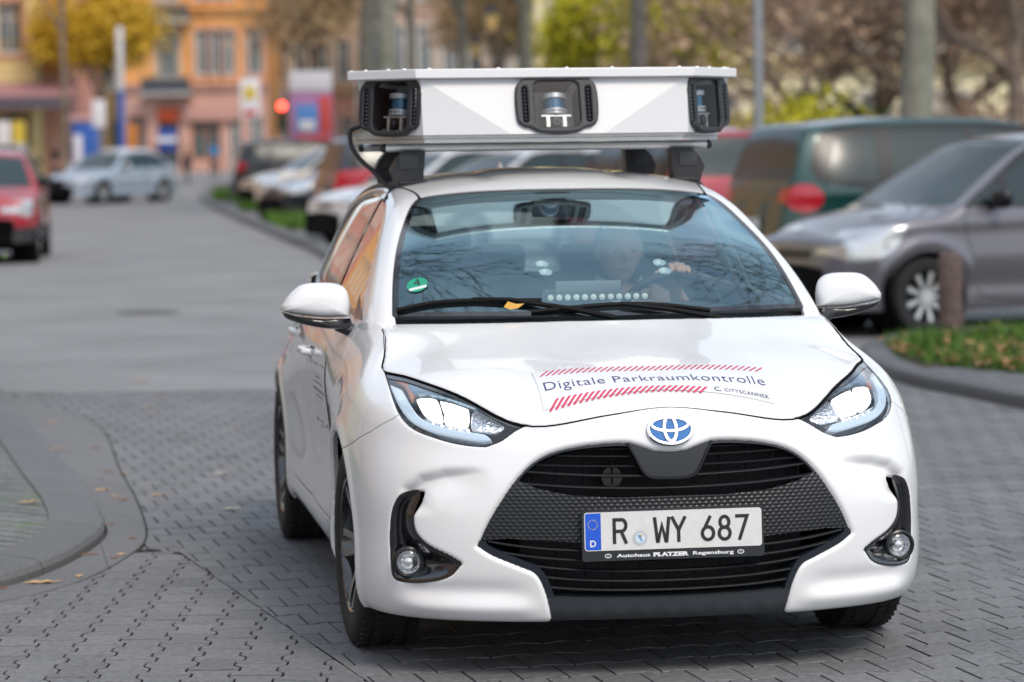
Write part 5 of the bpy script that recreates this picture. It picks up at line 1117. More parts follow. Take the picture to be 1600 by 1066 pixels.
def head_mesh(c, s=1.0, n=40, fwd=(1, 0, 0), tilt=0):
    """head with brow, sockets, nose, lips, chin, ears; faces fwd (unit, horizontal). c = centre"""
    V, F = [], []; f = Vector(fwd).normalized(); r = Vector((0, 0, 1)).cross(f) * 1.0; u = Vector((0, 0, 1)); Rt = Matrix.Rotation(tilt, 3, r)
    for i in range(n + 1):
        th = PI * i / n
        for j in range(2 * n):
            ph = 2 * PI * j / (2 * n); x, y, z = math.sin(th) * math.cos(ph), math.sin(th) * math.sin(ph), math.cos(th)
            rx, ry, rz = .098, .076, .118; X, Y, Z = x * rx, y * ry, z * rz
            if Z < -.01: k = min(1, (-Z - .01) / .10); Y *= 1 - .32 * k; X *= 1 - (.10 if x > 0 else .38) * k       # jaw
            if x > 0:
                g = lambda y0, z0, sy, sz, a: a * math.exp(-((Y - y0) / sy)**2 - ((Z - z0) / sz)**2) * min(1, x * 2)
                X += g(0, -.022, .011, .017, .024) + g(0, .000, .008, .024, .010) - g(.031, .006, .016, .011, .014) - g(-.031, .006, .016, .011, .014) + g(0, .026, .05, .012, .005) + g(0, -.052, .022, .005, .007) + g(0, -.063, .018, .005, .006) - g(0, -.0575, .022, .0025, .004) + g(0, -.092, .024, .016, .010) + g(.042, -.018, .02, .02, .004) + g(-.042, -.018, .02, .02, .004)
            V.append(Vector(c) + (Rt @ (f * X + r * Y + u * Z)) * s)
    m = 2 * n
    for i in range(n): F += [(i * m + j, i * m + (j + 1) % m, (i + 1) * m + (j + 1) % m, (i + 1) * m + j) for j in range(m)]
    for sg in (1, -1):                                  # ears
        n0 = len(V); cc = Vector(c) + (Rt @ (f * -.008 + r * (sg * .074) + u * -.005)) * s
        for i in range(7):
            for j in range(12):
                th = PI * i / 6; ph = 2 * PI * j / 12; V.append(cc + (Rt @ (f * (.018 * math.sin(th) * math.cos(ph)) + r * (sg * .010 * math.cos(th)) + u * (.031 * math.sin(th) * math.sin(ph)))) * s)
        for i in range(6): F += [(n0 + i * 12 + j, n0 + i * 12 + (j + 1) % 12, n0 + (i + 1) * 12 + (j + 1) % 12, n0 + (i + 1) * 12 + j) for j in range(12)]
    return V, F
def hair_cap(name, c, s, fwd, m, parent, tilt=0, low=-.02):
    V, F = head_mesh(c, s * 1.045, 28, fwd, tilt); f = Vector(fwd).normalized(); r = Vector((0, 0, 1)).cross(f); c = Vector(c); keep = []
    for q in F:
        p = sum((V[i] - c for i in q), Vector()) / len(q); x = p.dot(f) / s; z = p.z / s
        if z > .055 - .0 * x or (x < .012 and z > -.055 + .9 * max(0, x + .05)): 
            if not (x > .055 and z < .082): keep.append(q)
    mb = MB(); mb.add(V, keep); o = mb.build(name, m, parent, angle=80); md = o.modifiers.new('thick', 'SOLIDIFY'); md.thickness = .012; return o
def hand_chain(J, E, wrist, palm_dir, fdir, side, s=1.0, curl=1.0, rad=.0085):
    """adds palm and five fingers to joint lists; palm_dir: wrist->knuckles; fdir: direction the fingers curl to; side: towards the thumb"""
    w = Vector(J[wrist][:3]); p = Vector(palm_dir).normalized(); f = Vector(fdir).normalized(); t = Vector(side).normalized(); base = len(J)
    J.append((*(w + p * .045 * s), .026 * s, .016 * s)); E.append((wrist, base)); J.append((*(w + p * .080 * s), .034 * s, .014 * s)); E.append((base, base + 1))
    for k, (o, L, dl) in enumerate(((.030, .9, -.004), (.010, 1.0, .0), (-.010, .95, -.002), (-.029, .78, -.010))):
        q = w + p * (.085 + dl) * s + t * o * s; i0 = len(J); J.append((*q, rad * s)); E.append((base + 1, i0)); a = 0.; d = p.copy()
        for l, c in ((.040, .75), (.026, .85), (.020, .6)):
            a += c * curl; d = p * math.cos(a) + f * math.sin(a); q = q + d * l * L * s; J.append((*q, rad * .9 * s)); E.append((len(J) - 2, len(J) - 1))
    q = w + p * .03 * s + t * .028 * s; i0 = len(J); J.append((*q, rad * 1.25 * s)); E.append((base, i0)); d = (p * .6 + t * .75).normalized()
    for l, c in ((.034, 0), (.028, .5)):
        d = (d + f * c * curl).normalized(); q = q + d * l * s; J.append((*q, rad * 1.05 * s)); E.append((len(J) - 2, len(J) - 1))
# driver: car space, facing +x, left hand on top of the wheel
HW = Matrix.Translation(HERO.location) @ Matrix.Rotation(CAR_YAW - PI / 2, 4, 'Z')
DR = thing('person', 'grey haired driver in dark jacket and pale collar with one hand on the steering wheel', 'person', (CAR_X, CAR_Y, 0), CAR_YAW - PI / 2)
yc = .285; J = [(-1.42, yc + .02, .56, .15, .17), (-1.46, yc + .02, .74, .14, .17), (-1.42, yc + .01, .90, .13, .19), (-1.36, yc, .985, .075, .10), (-1.33, yc, 1.05, .056, .056)]; E = [(0, 1), (1, 2), (2, 3), (3, 4)]
def limb(a, pts):
    i = a
    for p in pts: J.append(p); E.append((i, len(J) - 1)); i = len(J) - 1
    return i
lw = limb(3, [(-1.36, yc + .175, .955, .062), (-1.15, yc + .26, .80, .050), (-.93, yc + .13, .98, .036), (-.865, yc + .095, 1.045, .026, .022)])
hand_chain(J, E, lw, (.55, -.02, .83), (.85, 0, -.55), (-.1, -1, .05), 1.06, .95, .0098)
rw_ = limb(3, [(-1.36, yc - .175, .955, .062), (-1.17, yc - .20, .76, .050), (-.97, yc - .07, .88, .036), (-.93, yc - .04, .93, .026, .022)])
hand_chain(J, E, rw_, (.75, .1, .6), (.6, 0, -.8), (0, 1, .3), 1.0, .9, .0095)
for s in (1, -1): limb(0, [(-1.30, yc + s * .10, .57, .085), (-.92, yc + s * .13, .60, .062), (-.72, yc + s * .12, .30, .045)])
hc = (-1.30, yc - .012, 1.158); body = skin_body('body', J, E, M_SKIN, DR, .0055, [head_mesh(hc, 1.02, 40, (1, .02, 0), .06)], smooth_it=2)
def cloth(name, m, sel, joints, edges, grow_, parent, vox=.01):
    ii = {k: i for i, k in enumerate(sel)}; return skin_body(name, [(joints[k][0], joints[k][1], joints[k][2], joints[k][3] + grow_, (joints[k][4] if len(joints[k]) > 4 else joints[k][3]) + grow_) for k in sel], [(ii[a], ii[b]) for a, b in edges if a in ii and b in ii], m, parent, vox)
sel = [0, 1, 2, 3] + list(range(5, 8)) + [k for k in range(rw_ - 3, rw_)]
cloth('jacket', mat('jacket_dark', (.02, .024, .032), .9, bump=.3, bscale=60), sel, J, E, .016, DR)
m = MB()
for s in (1, -1): m.add([(-1.275, yc, .985), (-1.29, yc + s * .060, 1.055), (-1.36, yc + s * .082, 1.07), (-1.37, yc + s * .088, 1.035), (-1.285, yc + s * .078, .985), (-1.262, yc + s * .02, .935)], [(0, 1, 5), (1, 4, 5), (1, 2, 3, 4)])
cl = m.build('shirt_collar', mat('shirt_pale', (.62, .66, .70), .8), DR, smooth=False); md = cl.modifiers.new('t', 'SOLIDIFY'); md.thickness = .006
hair_cap('hair', hc, 1.02, (1, .02, 0), mat('hair_grey', (.36, .32, .27), .8, noise=.3, nscale=90), DR, .06)
m = MB(); f = Vector(hc)
for s in (1, -1):
    m2 = MB(); m2.lathe([(.0, .011), (.006, .0095), (.0105, .003), (.011, -.004)], n=16); q = Matrix.Translation(f + Vector((.076, s * .031, .002))) @ Matrix.Rotation(PI / 2, 4, 'Y'); m2.V = [tuple(q @ Vector(v)) for v in m2.V]; ey = m2.build('eye', mat('eye_white', (.35, .33, .31), .4), DR)
    m2 = MB(); m2.cyl(f + Vector((.0855, s * .031, .002)), f + Vector((.0880, s * .031, .002)), .0045, .003, n=12); m2.build('iris', mat('iris_dark', (.03, .025, .02), .3), ey)
    m2 = MB(); m2.tube([f + Vector((.082, s * .014, .020)), f + Vector((.088, s * .030, .026)), f + Vector((.076, s * .046, .020))], [.003, .004, .002], 6); m2.build('eyebrow', mat('hair_grey'), DR)
m2 = MB(); m2.tube([f + Vector((.078, .024, -.058)), f + Vector((.0905, .0, -.0595)), f + Vector((.078, -.024, -.058))], [.0015, .0035, .0015], 6); m2.build('mouth', mat('lips', (.32, .12, .10), .5), DR)
# pedestrian far down the street
def pedestrian(label, loc, rz, coat, trou, s=1.0, group='people far down the street'):
    R = thing('person', label, 'person', loc, rz, group); J = [(0, 0, .95, .13, .15), (0, 0, 1.15, .12, .15), (0, 0, 1.35, .11, .17), (0, 0, 1.46, .06), (0, 0, 1.53, .05)]; E = [(0, 1), (1, 2), (2, 3), (3, 4)]
    def lm(a, pts):
        i = a
        for p in pts: J.append(p); E.append((i, len(J) - 1)); i = len(J) - 1
        return i
    for q in (1, -1):
        k = lm(3, [(0, q * .17, 1.40, .055), (-.04 * q, q * .24, 1.13, .045), (.10, q * .22, .90, .032)]); hand_chain(J, E, k, (.2, 0, -1), (1, 0, 0), (1, 0, 0), 1, .4)
        lm(0, [(.0, q * .09, .85, .085), (.14 * q, q * .09, .48, .06), (.16 * q - .08, q * .09, .09, .042), (.16 * q + .08, q * .10, .045, .035)])
    skin_body('body', J, E, M_SKIN, R, .012, [head_mesh((.01, 0, 1.655), 1, 16)])
    sel = [0, 1, 2, 3, 5, 6] + [i for i in range(len(J)) if abs(abs(J[i][1]) - .17) < .001 or abs(abs(J[i][1]) - .24) < .001]; cloth('coat', coat, sorted(set(sel)), J, E, .025, R, .02)
    legs = [0] + [i for i in range(len(J)) if abs(abs(J[i][1]) - .09) < .001]; cloth('trousers', trou, legs, J, E, .018, R, .02); hair_cap('hair', (.01, 0, 1.655), 1, (1, 0, 0), M_BLACKS, R); return R
pedestrian('person in a bright blue jacket and dark trousers walking on the far pavement', ((339 - 800) / 4600 * 138, 138, 0), 2.0, mat('coat_blue', (.01, .20, .48), .8), mat('trousers_dark', (.02, .02, .03), .8))
pedestrian('person in dark clothes standing near the slender tree by the salmon house', ((92 - 800) / 4600 * 105, 105, 0), .5, mat('coat_black', (.02, .02, .025), .8), mat('trousers_dark'))
# ================================================================ parked cars
CGLASS = mat('car_glass', (.012, .030, .032), .22, coat=.1, spec=.55); M_SEAT = mat('seat_cloth')
M_LAMPC = mat('lamp_clear', (.62, .64, .66), .10, metal=.6, coat=1); M_LAMPR = mat('lamp_red', (.45, .008, .02), .15, coat=1); M_TRIM = mat('trim_grey', (.035, .036, .038), .6); M_PLATE = mat('plate_white')
def paint(name, c=(.5, .5, .5), metal=.0): return mat(name, c, .35, metal=metal, coat=1)
def make_simple_wheel(r=.315, w=.2):
    o = bpy.data.objects.new('wheel', None); COL.objects.link(o)
    t = MB(); p = [(r * .68, w * .45), (r * .78, w * .5), (r * .93, w * .48), (r, w * .3), (r, -w * .3), (r * .93, -w * .48), (r * .68, -w * .45)]; t.lathe(p, axis='Y', n=40); t.build('tyre', M_RUBBER, o)
    m = MB(); m.lathe([(r * .69, w * .46), (r * .64, w * .44), (r * .60, w * .1), (0, w * .08)], axis='Y', n=40, mi=1)
    for k in range(9):
        a = 2 * PI * k / 9; d = .10
        V = []
        for rad, h in ((r * .10, w * .36), (r * .63, w * .44)):
            dd = .020 / max(rad, .06); V += [(rad * math.sin(a + s * dd), hh, rad * math.cos(a + s * dd)) for s, hh in ((-1, h), (1, h), (1, h - .03), (-1, h - .03))]
        m.add(V, [(j, (j + 1) % 4, 4 + (j + 1) % 4, 4 + j) for j in range(4)], 0)
    m.cyl((0, w * .1, 0), (0, w * .40, 0), r * .16, n=20, mi=0); m.build('rim', [M_ALU, M_BLACKS], o); return o
SWH = make_simple_wheel(); SWH_used = [False]
def gen_car(name, label, loc, rz, spec, pm, group='cars parked and driving behind the white car'):
    S = spec; L = S['L']; hw = S['W'] / 2; R = thing(name, label, 'car', (loc[0], loc[1], 0), rz, group)
    xf, xr = S['xf'], S['xf'] - L; prof = nspline(*[np.array(v, float) for v in zip(*[(x, [z]) for x, z in S['prof'][::-1]])])
    pl = nspline(*[np.array(v, float) for v in zip(*[(x, [y]) for x, y in S['plan'][::-1]])]); belt = S['belt']; tum = S.get('tum', .42); rw = S['rw']
    nx, na = S.get('nx', 200), 84; e = np.linspace(0, 1, nx); X = xr + .004 + (L - .008) * (e + .0 * e)
    X = xr + L / 2 - (L / 2 - .004) * np.cos(PI * np.clip(e, 0, 1)) * (1 - .0)
    x = np.repeat(X[:, None], na, 1); zc = .50; a = np.linspace(-1.05, PI / 2, na)[None]; ca, sa = np.cos(a), np.sin(a); fl = S.get('floor', .20)
    def zt(x, y): return prof(x.ravel())[:, 0].reshape(x.shape) - S.get('crown', .10) * y**2
    def ys(x, z):
        w = pl(x.ravel())[:, 0].reshape(x.shape); b = belt(x); up = np.clip(z - b, 0, 1); lo = np.clip(.45 - z, 0, 1); sh = np.exp(-((z - b + .10) / .05)**2) * .012
        arch = 0
        for ax in (0, -S['wb']): arch = arch + .02 * np.exp(-((np.hypot(x - ax, z - .32) - S['wr'] - .06) / .04)**2)
        return w - tum * up - .35 * up**2 - .15 * lo + sh - .03 * np.clip((z - .62) / .5, 0, 1) + arch - .025 * np.exp(-((z - .42) / .10)**2)
    def f(r):
        y = r * ca; z = zc + r * sa; k = .05; d1 = (zt(x, y) - z) * .85; d2 = ys(x, z) - y; h = np.clip(.5 + .5 * (d2 - d1) / k, 0, 1); d = d2 * (1 - h) + d1 * h - k * h * (1 - h)
        return np.minimum(d, z - fl)
    lo = np.zeros_like(x); hi = np.full_like(x, 1.6)
    for _ in range(22): m_ = (lo + hi) / 2; g = f(m_) > 0; lo = np.where(g, m_, lo); hi = np.where(g, hi, m_)
    r = (lo + hi) / 2; P = np.stack([x, r * ca, zc + r * sa], 2); G = np.concatenate([P[:, :-1] * [1, -1, 1], P[:, ::-1]], 1); V = G.reshape(-1, 3); m1 = G.shape[1]; T = grid_tris(nx, m1)
    # end caps
    caps = []
    for i in (0, nx - 1):
        c = len(V) + len(caps); caps.append([X[i], 0, zc + .05]); ring = np.arange(m1) + i * m1; tri = np.stack([np.full(m1, c), ring, np.roll(ring, -1)], 1); T = np.concatenate([T, tri])
    V = np.concatenate([V, caps]); N = vnormals(V, T)
    if (N * (V - V.mean(0))).sum() < 0: T = T[:, ::-1]; N = -N
    xz = V[:, [0, 2]]; ya = np.abs(V[:, 1]); arch = np.full(len(V), 9.)
    for ax in (0, -S['wb']): arch = np.minimum(arch, np.where(ya > .55, np.hypot(V[:, 0] - ax, V[:, 2] - .31) - S['wr'], 9))
    # windscreen and rear window from the profile
    hd, cw = S['ws']; inner = lambda mrg: (np.where(N[:, 2] > .1, 1, -1) * 9)
    edge = np.interp(V[:, 2], [belt(np.array(0.)), S['H']], [pl(np.array([cw]))[0, 0] - .12, rw - .05])
    p_ws = np.minimum.reduce([V[:, 0] - hd, cw - V[:, 0] - .25 * ya**2, edge - ya, V[:, 2] - S['hood'] + 0 * ya]); p_ws = np.where(N[:, 2] > .12, p_ws, -9)
    rh, rb = S['rwn']; edge2 = np.interp(V[:, 2], [S['rz0'], S['H']], [hw - .22, rw - .10]); p_rw = np.where((N[:, 0] < -.15) & (V[:, 0] < rh), np.minimum.reduce([V[:, 2] - S['rz0'], S['rz1'] - V[:, 2], edge2 - ya]), -9)
    sides = [np.where(np.abs(N[:, 1]) > .45, sdpoly(xz, smooth_poly(q, corners=range(len(q)), n=2)), -9) for q in S['side']]
    p_s = np.maximum.reduce(sides)
    dl = np.where(np.abs(N[:, 1]) > .45, sdpoly(xz, smooth_poly(S['dlo'], corners=(0,), n=3)), -9)
    lampf = np.where((V[:, 0] > S['hl'][0]) & (ya > S['hly']), sdpoly(xz, smooth_poly(S['hlp'], n=4)), -9); tail = np.where(ya > S['tly'], sdpoly(xz, smooth_poly(S['tlp'], n=4)), -9)
    body_ph = np.minimum.reduce([arch, -p_ws, -p_rw, -dl, -lampf, -tail]); 
    if S.get('cladding'): clad = S['cladding'] - V[:, 2] + .06 * (V[:, 0] > xf - .3) * 0; cl = np.minimum(body_ph, clad); body_ph = np.minimum(body_ph, -clad - .001)
    door = S.get('door')
    dms = []
    if door:
        for q in door: dms.append(np.where(np.abs(N[:, 1]) > .45, sdpoly(xz, smooth_poly(q, corners=(), n=4)), -9))
    dm = np.maximum.reduce(dms) if dms else np.full(len(V), -9.)
    def mk(nm, ph, m, par, off=0, fl_=.02):
        v, t, ex = clip_mesh(V - N * off, T, ph, (N,))
        if len(t) == 0: return None
        if fl_: v, t = add_flange(v, t, ex[0], fl_)
        return mesh_np(nm, v, t, m, par)
    mk('body', np.minimum(body_ph, -dm - .004) if dms else body_ph, pm, R)
    for q in dms:
        for s in (1, -1): mk('door', np.minimum.reduce([q - .004, body_ph, s * V[:, 1]]), pm, R)
    if S.get('cladding'): mk('cladding', cl, M_TRIM, R, 0)
    gl = S.get('glass', CGLASS)
    mk('windscreen', p_ws, gl, R, .006, 0); mk('rear_window', p_rw, gl, R, .006, 0)
    for q in sides:
        for s in (1, -1): mk('side_window', np.minimum(q, s * V[:, 1]), gl, R, .012, 0)
    mk('window_surround', np.minimum(dl, -p_s), M_BLACKS, R, .008, 0)
    for s in (1, -1): 
        mk('headlight', np.minimum(lampf, s * V[:, 1]), M_LAMPC, R, .004, 0); mk('tail_light', np.minimum(tail, s * V[:, 1]), M_LAMPR, R, .0, .03)
    v, t, ex = clip_mesh(V - N * .06, T, np.minimum(arch - .02, -np.maximum.reduce([p_ws, p_rw, p_s]) - .01)); mesh_np('inner_shell', v, t, M_DARK, R)
    # grille, plates, mirrors, handles
    for nm, cz, hh, wd in S.get('gr', [('grille', .58, .10, .62), ('air_intake', .32, .12, .9)]):
        fr_ = (V[:, 0] > xf - .45) & (N[:, 0] > .3); q = np.where(fr_, np.minimum(hh / 2 - np.abs(V[:, 2] - cz), wd / 2 - ya), -9); mk(nm, q, M_BLACKS, R, -.003, 0)
    m = MB(); m.box((xf + .006, 0, S.get('pz', .45)), (.012, .52, .11)); m.build('licence_plate', M_PLATE, R)
    m = MB(); m.box((xr - .004, 0, S.get('rpz', .75)), (.012, .52, .11)); m.build('licence_plate', M_PLATE, R)
    for s in (1, -1):
        mx_, my_, mz_ = S['mir']; m = MB(); o_ = smooth_poly([(0, -.06), (.0, .07), (.08, .09), (.19, .07), (.21, .0), (.16, -.07)], n=4); pillow(m, [(s * (my_ + a), mz_ + b) for a, b in o_], mx_, .07, .05, steps=5); m.tube([(mx_ - .02, s * (my_ - .05), mz_ - .05), (mx_ - .01, s * (my_ + .06), mz_ - .03)], .02, 6); m.build('door_mirror', S.get('mirm', pm), R, angle=60)
        for hx, hz in S['hand']:
            i = np.argmin((V[:, 0] - hx)**2 + (V[:, 2] - hz)**2 + 9 * (V[:, 1] * s < 0)); m = MB(); m.box((hx, V[i, 1] + s * .018, hz), (.20, .03, .035), bev=.01); m.build('door_handle', S.get('handm', pm), R)
    for ax in (0, -S['wb']):
        for s in (1, -1):
            w = SWH if not SWH_used[0] else copy_tree(SWH); SWH_used[0] = True; w.parent = R; sc = (S['wr'] - .045) / .315; w.location = (ax, s * (hw - .115), .315 * sc); w.rotation_euler = (0, random.uniform(0, 1), PI if s < 0 else 0); w.scale = (sc,) * 3
            m = MB(); m.cyl((ax, s * (hw - .40), .33), (ax, s * (hw - .03), .33), S['wr'] + .02, n=32, caps=False); m.cyl((ax, s * (hw - .40), .33), (ax, s * (hw - .39), .33), S['wr'] + .02, n=32); m.build('arch_liner', M_DARK, R)
    m = MB(); m.box(((xf + xr) / 2, 0, .24), (L - .5, S['W'] - .35, .10)); m.build('underbody', M_DARK, R)
    if S.get('rails'):
        for s in (1, -1): m = MB(); m.tube([(x_, s * (rw - .04), float(prof(np.array([x_]))[0, 0]) + .03) for x_ in np.linspace(*S['rails'], 12)], .018, 8); m.build('roof_rail', M_ALU, R)
    return R
B = lambda z0, k=0: (lambda x: z0 - k * x)
MPV = dict(L=3.80, W=1.70, H=1.59, xf=.74, wb=2.48, wr=.355, floor=.20, hood=.98, rw=.55, tum=.36, nx=260,
    prof=[(.745, .52), (.70, .70), (.60, .80), (.35, .90), (0, .985), (-.22, 1.03), (-.50, 1.19), (-.80, 1.37), (-1.05, 1.50), (-1.30, 1.56), (-1.8, 1.59), (-2.4, 1.565), (-2.8, 1.50), (-2.95, 1.35), (-3.03, 1.05), (-3.06, .6)],
    plan=[(.745, .46), (.68, .60), (.55, .71), (.35, .79), (.1, .835), (-.3, .85), (-1.5, .85), (-2.4, .845), (-2.8, .80), (-3.0, .70), (-3.06, .62)], belt=B(.97, .03), ws=(-1.12, -.17), rwn=(-2.8, 0), rz0=1.02, rz1=1.48,
    side=[[(-.40, 1.04), (-.70, 1.20), (-.74, 1.03)], [(-.80, 1.02), (-.78, 1.24), (-1.10, 1.42), (-1.50, 1.47), (-1.52, 1.03)], [(-1.60, 1.03), (-1.60, 1.47), (-2.2, 1.46), (-2.3, 1.06)], [(-2.38, 1.08), (-2.30, 1.44), (-2.62, 1.38), (-2.75, 1.12)]],
    dlo=[(-.33, 1.0), (-.72, 1.25), (-1.08, 1.45), (-1.5, 1.50), (-2.2, 1.49), (-2.66, 1.42), (-2.80, 1.10), (-1.6, .99)], hl=(.15, 0), hly=.30, hlp=[(.20, .88), (.42, .85), (.62, .76), (.72, .66), (.62, .60), (.40, .62), (.26, .72)], tly=.55, tlp=[(-2.85, 1.35), (-2.98, 1.30), (-3.1, .95), (-2.95, .80), (-2.88, .95)],
    door=[[(-.36, .99), (-.40, .60), (-.52, .30), (-1.48, .29), (-1.55, .45), (-1.56, .99)], [(-1.57, .99), (-1.57, .40), (-1.60, .29), (-2.02, .29), (-2.18, .45), (-2.38, .75), (-2.42, 1.0)]], mir=(-.62, .83, 1.06), hand=[(-1.36, .86), (-2.2, .88)], mirm=M_BLACKS,
    gr=[('grille', .64, .07, .50), ('air_intake', .36, .16, 1.0)])
TALL = dict(MPV, L=4.15, W=1.78, H=1.70, xf=.78, wb=2.62, hood=1.08, rw=.63, tum=.26,
    prof=[(.785, .55), (.74, .78), (.62, .90), (.35, .99), (0, 1.06), (-.20, 1.11), (-.45, 1.28), (-.75, 1.48), (-1.0, 1.62), (-1.3, 1.68), (-1.9, 1.70), (-2.6, 1.68), (-3.0, 1.64), (-3.12, 1.55), (-3.22, 1.25), (-3.30, 1.0), (-3.37, .6)],
    plan=[(.785, .50), (.70, .66), (.55, .76), (.3, .85), (0, .885), (-1.5, .89), (-2.6, .885), (-3.0, .84), (-3.2, .76), (-3.37, .66)], belt=B(1.05, .02), ws=(-1.05, -.15), rwn=(-2.9, 0), rz0=1.14, rz1=1.58,
    side=[[(-.40, 1.12), (-.72, 1.36), (-.74, 1.12)], [(-.82, 1.11), (-.82, 1.40), (-1.1, 1.55), (-1.55, 1.58), (-1.55, 1.11)], [(-1.64, 1.11), (-1.64, 1.58), (-2.35, 1.57), (-2.38, 1.12)], [(-2.50, 1.12), (-2.48, 1.55), (-2.85, 1.50), (-2.98, 1.16)]],
    dlo=[(-.35, 1.08), (-.75, 1.42), (-1.05, 1.59), (-1.55, 1.62), (-2.4, 1.61), (-2.95, 1.56), (-3.06, 1.13), (-1.6, 1.07)], hlp=[(.45, .92), (.62, .86), (.72, .76), (.60, .70), (.42, .78)], tly=.50, tlp=[(-3.10, 1.10), (-3.24, 1.12), (-3.32, 1.02), (-3.32, .90), (-3.20, .84), (-3.08, .92), (-3.04, 1.02)],
    door=[[(-.36, 1.08), (-.40, .60), (-.52, .32), (-1.52, .31), (-1.60, .45), (-1.60, 1.08)], [(-1.61, 1.08), (-1.61, .40), (-1.64, .31), (-2.12, .31), (-2.28, .45), (-2.48, .75), (-2.50, 1.08)]], mir=(-.62, .87, 1.15), hand=[(-1.40, .97), (-2.3, .98)], handm=M_CHROME)
SEDAN = dict(MPV, L=4.60, W=1.80, H=1.43, xf=.90, wb=2.70, hood=.90, rw=.53, tum=.46,
    prof=[(.905, .45), (.87, .62), (.78, .70), (.5, .78), (.1, .86), (-.35, .92), (-.55, .99), (-.9, 1.18), (-1.25, 1.34), (-1.6, 1.41), (-2.1, 1.43), (-2.6, 1.38), (-3.0, 1.22), (-3.25, 1.06), (-3.4, 1.02), (-3.62, 1.0), (-3.68, .85), (-3.70, .55)],
    plan=[(.905, .55), (.80, .70), (.6, .80), (.3, .87), (-.1, .895), (-1.5, .90), (-2.7, .895), (-3.3, .84), (-3.6, .74), (-3.70, .66)], belt=B(.90, .03), ws=(-1.38, -.42), rwn=(-2.6, 0), rz0=1.05, rz1=1.33,
    side=[[(-.85, .97), (-1.10, 1.18), (-1.5, 1.33), (-1.85, 1.35), (-1.88, .98)], [(-1.96, .98), (-1.94, 1.35), (-2.4, 1.30), (-2.75, 1.14), (-2.85, 1.02)]], dlo=[(-.72, .94), (-1.05, 1.19), (-1.45, 1.36), (-2.0, 1.39), (-2.5, 1.34), (-2.85, 1.17), (-3.02, 1.02), (-1.9, .95)],
    hlp=[(.45, .78), (.66, .75), (.84, .66), (.86, .57), (.70, .56), (.48, .66)], hly=.42, tly=.5, tlp=[(-3.35, .95), (-3.62, .95), (-3.72, .80), (-3.62, .72), (-3.40, .80)],
    door=[[(-.66, .93), (-.68, .55), (-.74, .30), (-1.80, .29), (-1.90, .4), (-1.91, .95)], [(-1.92, .95), (-1.92, .4), (-1.95, .29), (-2.25, .29), (-2.42, .45), (-2.66, .75), (-2.72, .98)]], mir=(-.95, .86, 1.0), hand=[(-1.72, .83), (-2.55, .86)], gr=[('grille', .55, .24, .42), ('air_intake', .30, .12, 1.0)], mirm=None)
SEDAN['mirm'] = M_ALU
SUV = dict(TALL, L=4.32, W=1.82, H=1.66, floor=.30, wr=.39, cladding=.52, rails=(-1.2, -2.9), tum=.33, rw=.60,
    prof=[(.785, .60), (.75, .82), (.65, .93), (.35, 1.0), (0, 1.05), (-.30, 1.09), (-.55, 1.24), (-.85, 1.43), (-1.1, 1.56), (-1.4, 1.62), (-1.9, 1.64), (-2.6, 1.62), (-3.0, 1.58), (-3.2, 1.45), (-3.38, 1.15), (-3.46, 1.0), (-3.535, .6)],
    plan=[(.785, .58), (.72, .70), (.6, .80), (.35, .88), (0, .91), (-1.5, .91), (-2.6, .905), (-3.1, .85), (-3.4, .76), (-3.535, .68)], hlp=[(.40, .92), (.60, .90), (.76, .80), (.74, .70), (.60, .68), (.42, .80)], hly=.38, handm=None, gr=[('grille', .80, .12, .70), ('air_intake', .46, .18, 1.1)], pz=.60)
SUV['handm'] = M_BLACKS
HATCH = dict(MPV, L=3.95, W=1.72, H=1.47, hood=.93, rw=.54, tum=.42,
    prof=[(.745, .50), (.70, .66), (.58, .76), (.35, .84), (0, .92), (-.28, .97), (-.6, 1.14), (-.95, 1.33), (-1.2, 1.43), (-1.6, 1.47), (-2.2, 1.46), (-2.8, 1.40), (-3.0, 1.28), (-3.15, 1.02), (-3.205, .6)],
    plan=[(.745, .50), (.66, .64), (.5, .75), (.3, .82), (0, .855), (-1.5, .86), (-2.5, .855), (-2.95, .79), (-3.15, .68), (-3.205, .60)], belt=B(.93, .03), ws=(-1.08, -.22), rz0=1.02, rz1=1.38,
    side=[[(-.62, 1.0), (-.85, 1.17), (-1.2, 1.35), (-1.55, 1.39), (-1.57, 1.01)], [(-1.66, 1.02), (-1.64, 1.39), (-2.2, 1.37), (-2.5, 1.27), (-2.62, 1.08)]], dlo=[(-.45, .97), (-.80, 1.18), (-1.15, 1.37), (-1.6, 1.42), (-2.2, 1.40), (-2.56, 1.30), (-2.72, 1.08), (-1.6, .98)],
    mir=(-.66, .84, 1.0), hand=[(-1.40, .82), (-2.3, .85)], mirm=M_BLACKS)
def heading(dx, dy): return math.atan2(dy, dx)
BLUEG = paint('paint_dark_green', (.002, .048, .043), .2); GREYM = paint('paint_grey', (.17, .165, .19), .4)
gen_car('parked_mpv', 'grey compact people carrier parked nose to the stone bollard', (2.89, 23.57), heading(-.91, -.42), MPV, GREYM)
green = gen_car('parked_mpv', 'dark green tall car seen from behind with round red tail lamp', (5.62, 28.2), heading(.95, .32), dict(TALL, tlp=[(-3.16 + .15 * math.cos(a), .985 + .125 * math.sin(a)) for a in np.linspace(0, 2 * PI, 13)[:-1]]), BLUEG); green.scale = (1.08, 1.03, 1.03)
suv = gen_car('parked_suv', 'red off-roader with grey lower cladding and roof rails at the left edge', (-7.22, 39.8), heading(.10, -.99), SUV, paint('paint_red', (.36, .012, .025), .1)); suv.scale = (.94, .94, .94)
gen_car('moving_saloon', 'silver blue saloon driving towards the white car', (-11.75, 80.2), heading(-.50, -.866), SEDAN, paint('paint_silver_blue', (.40, .47, .56), .35))
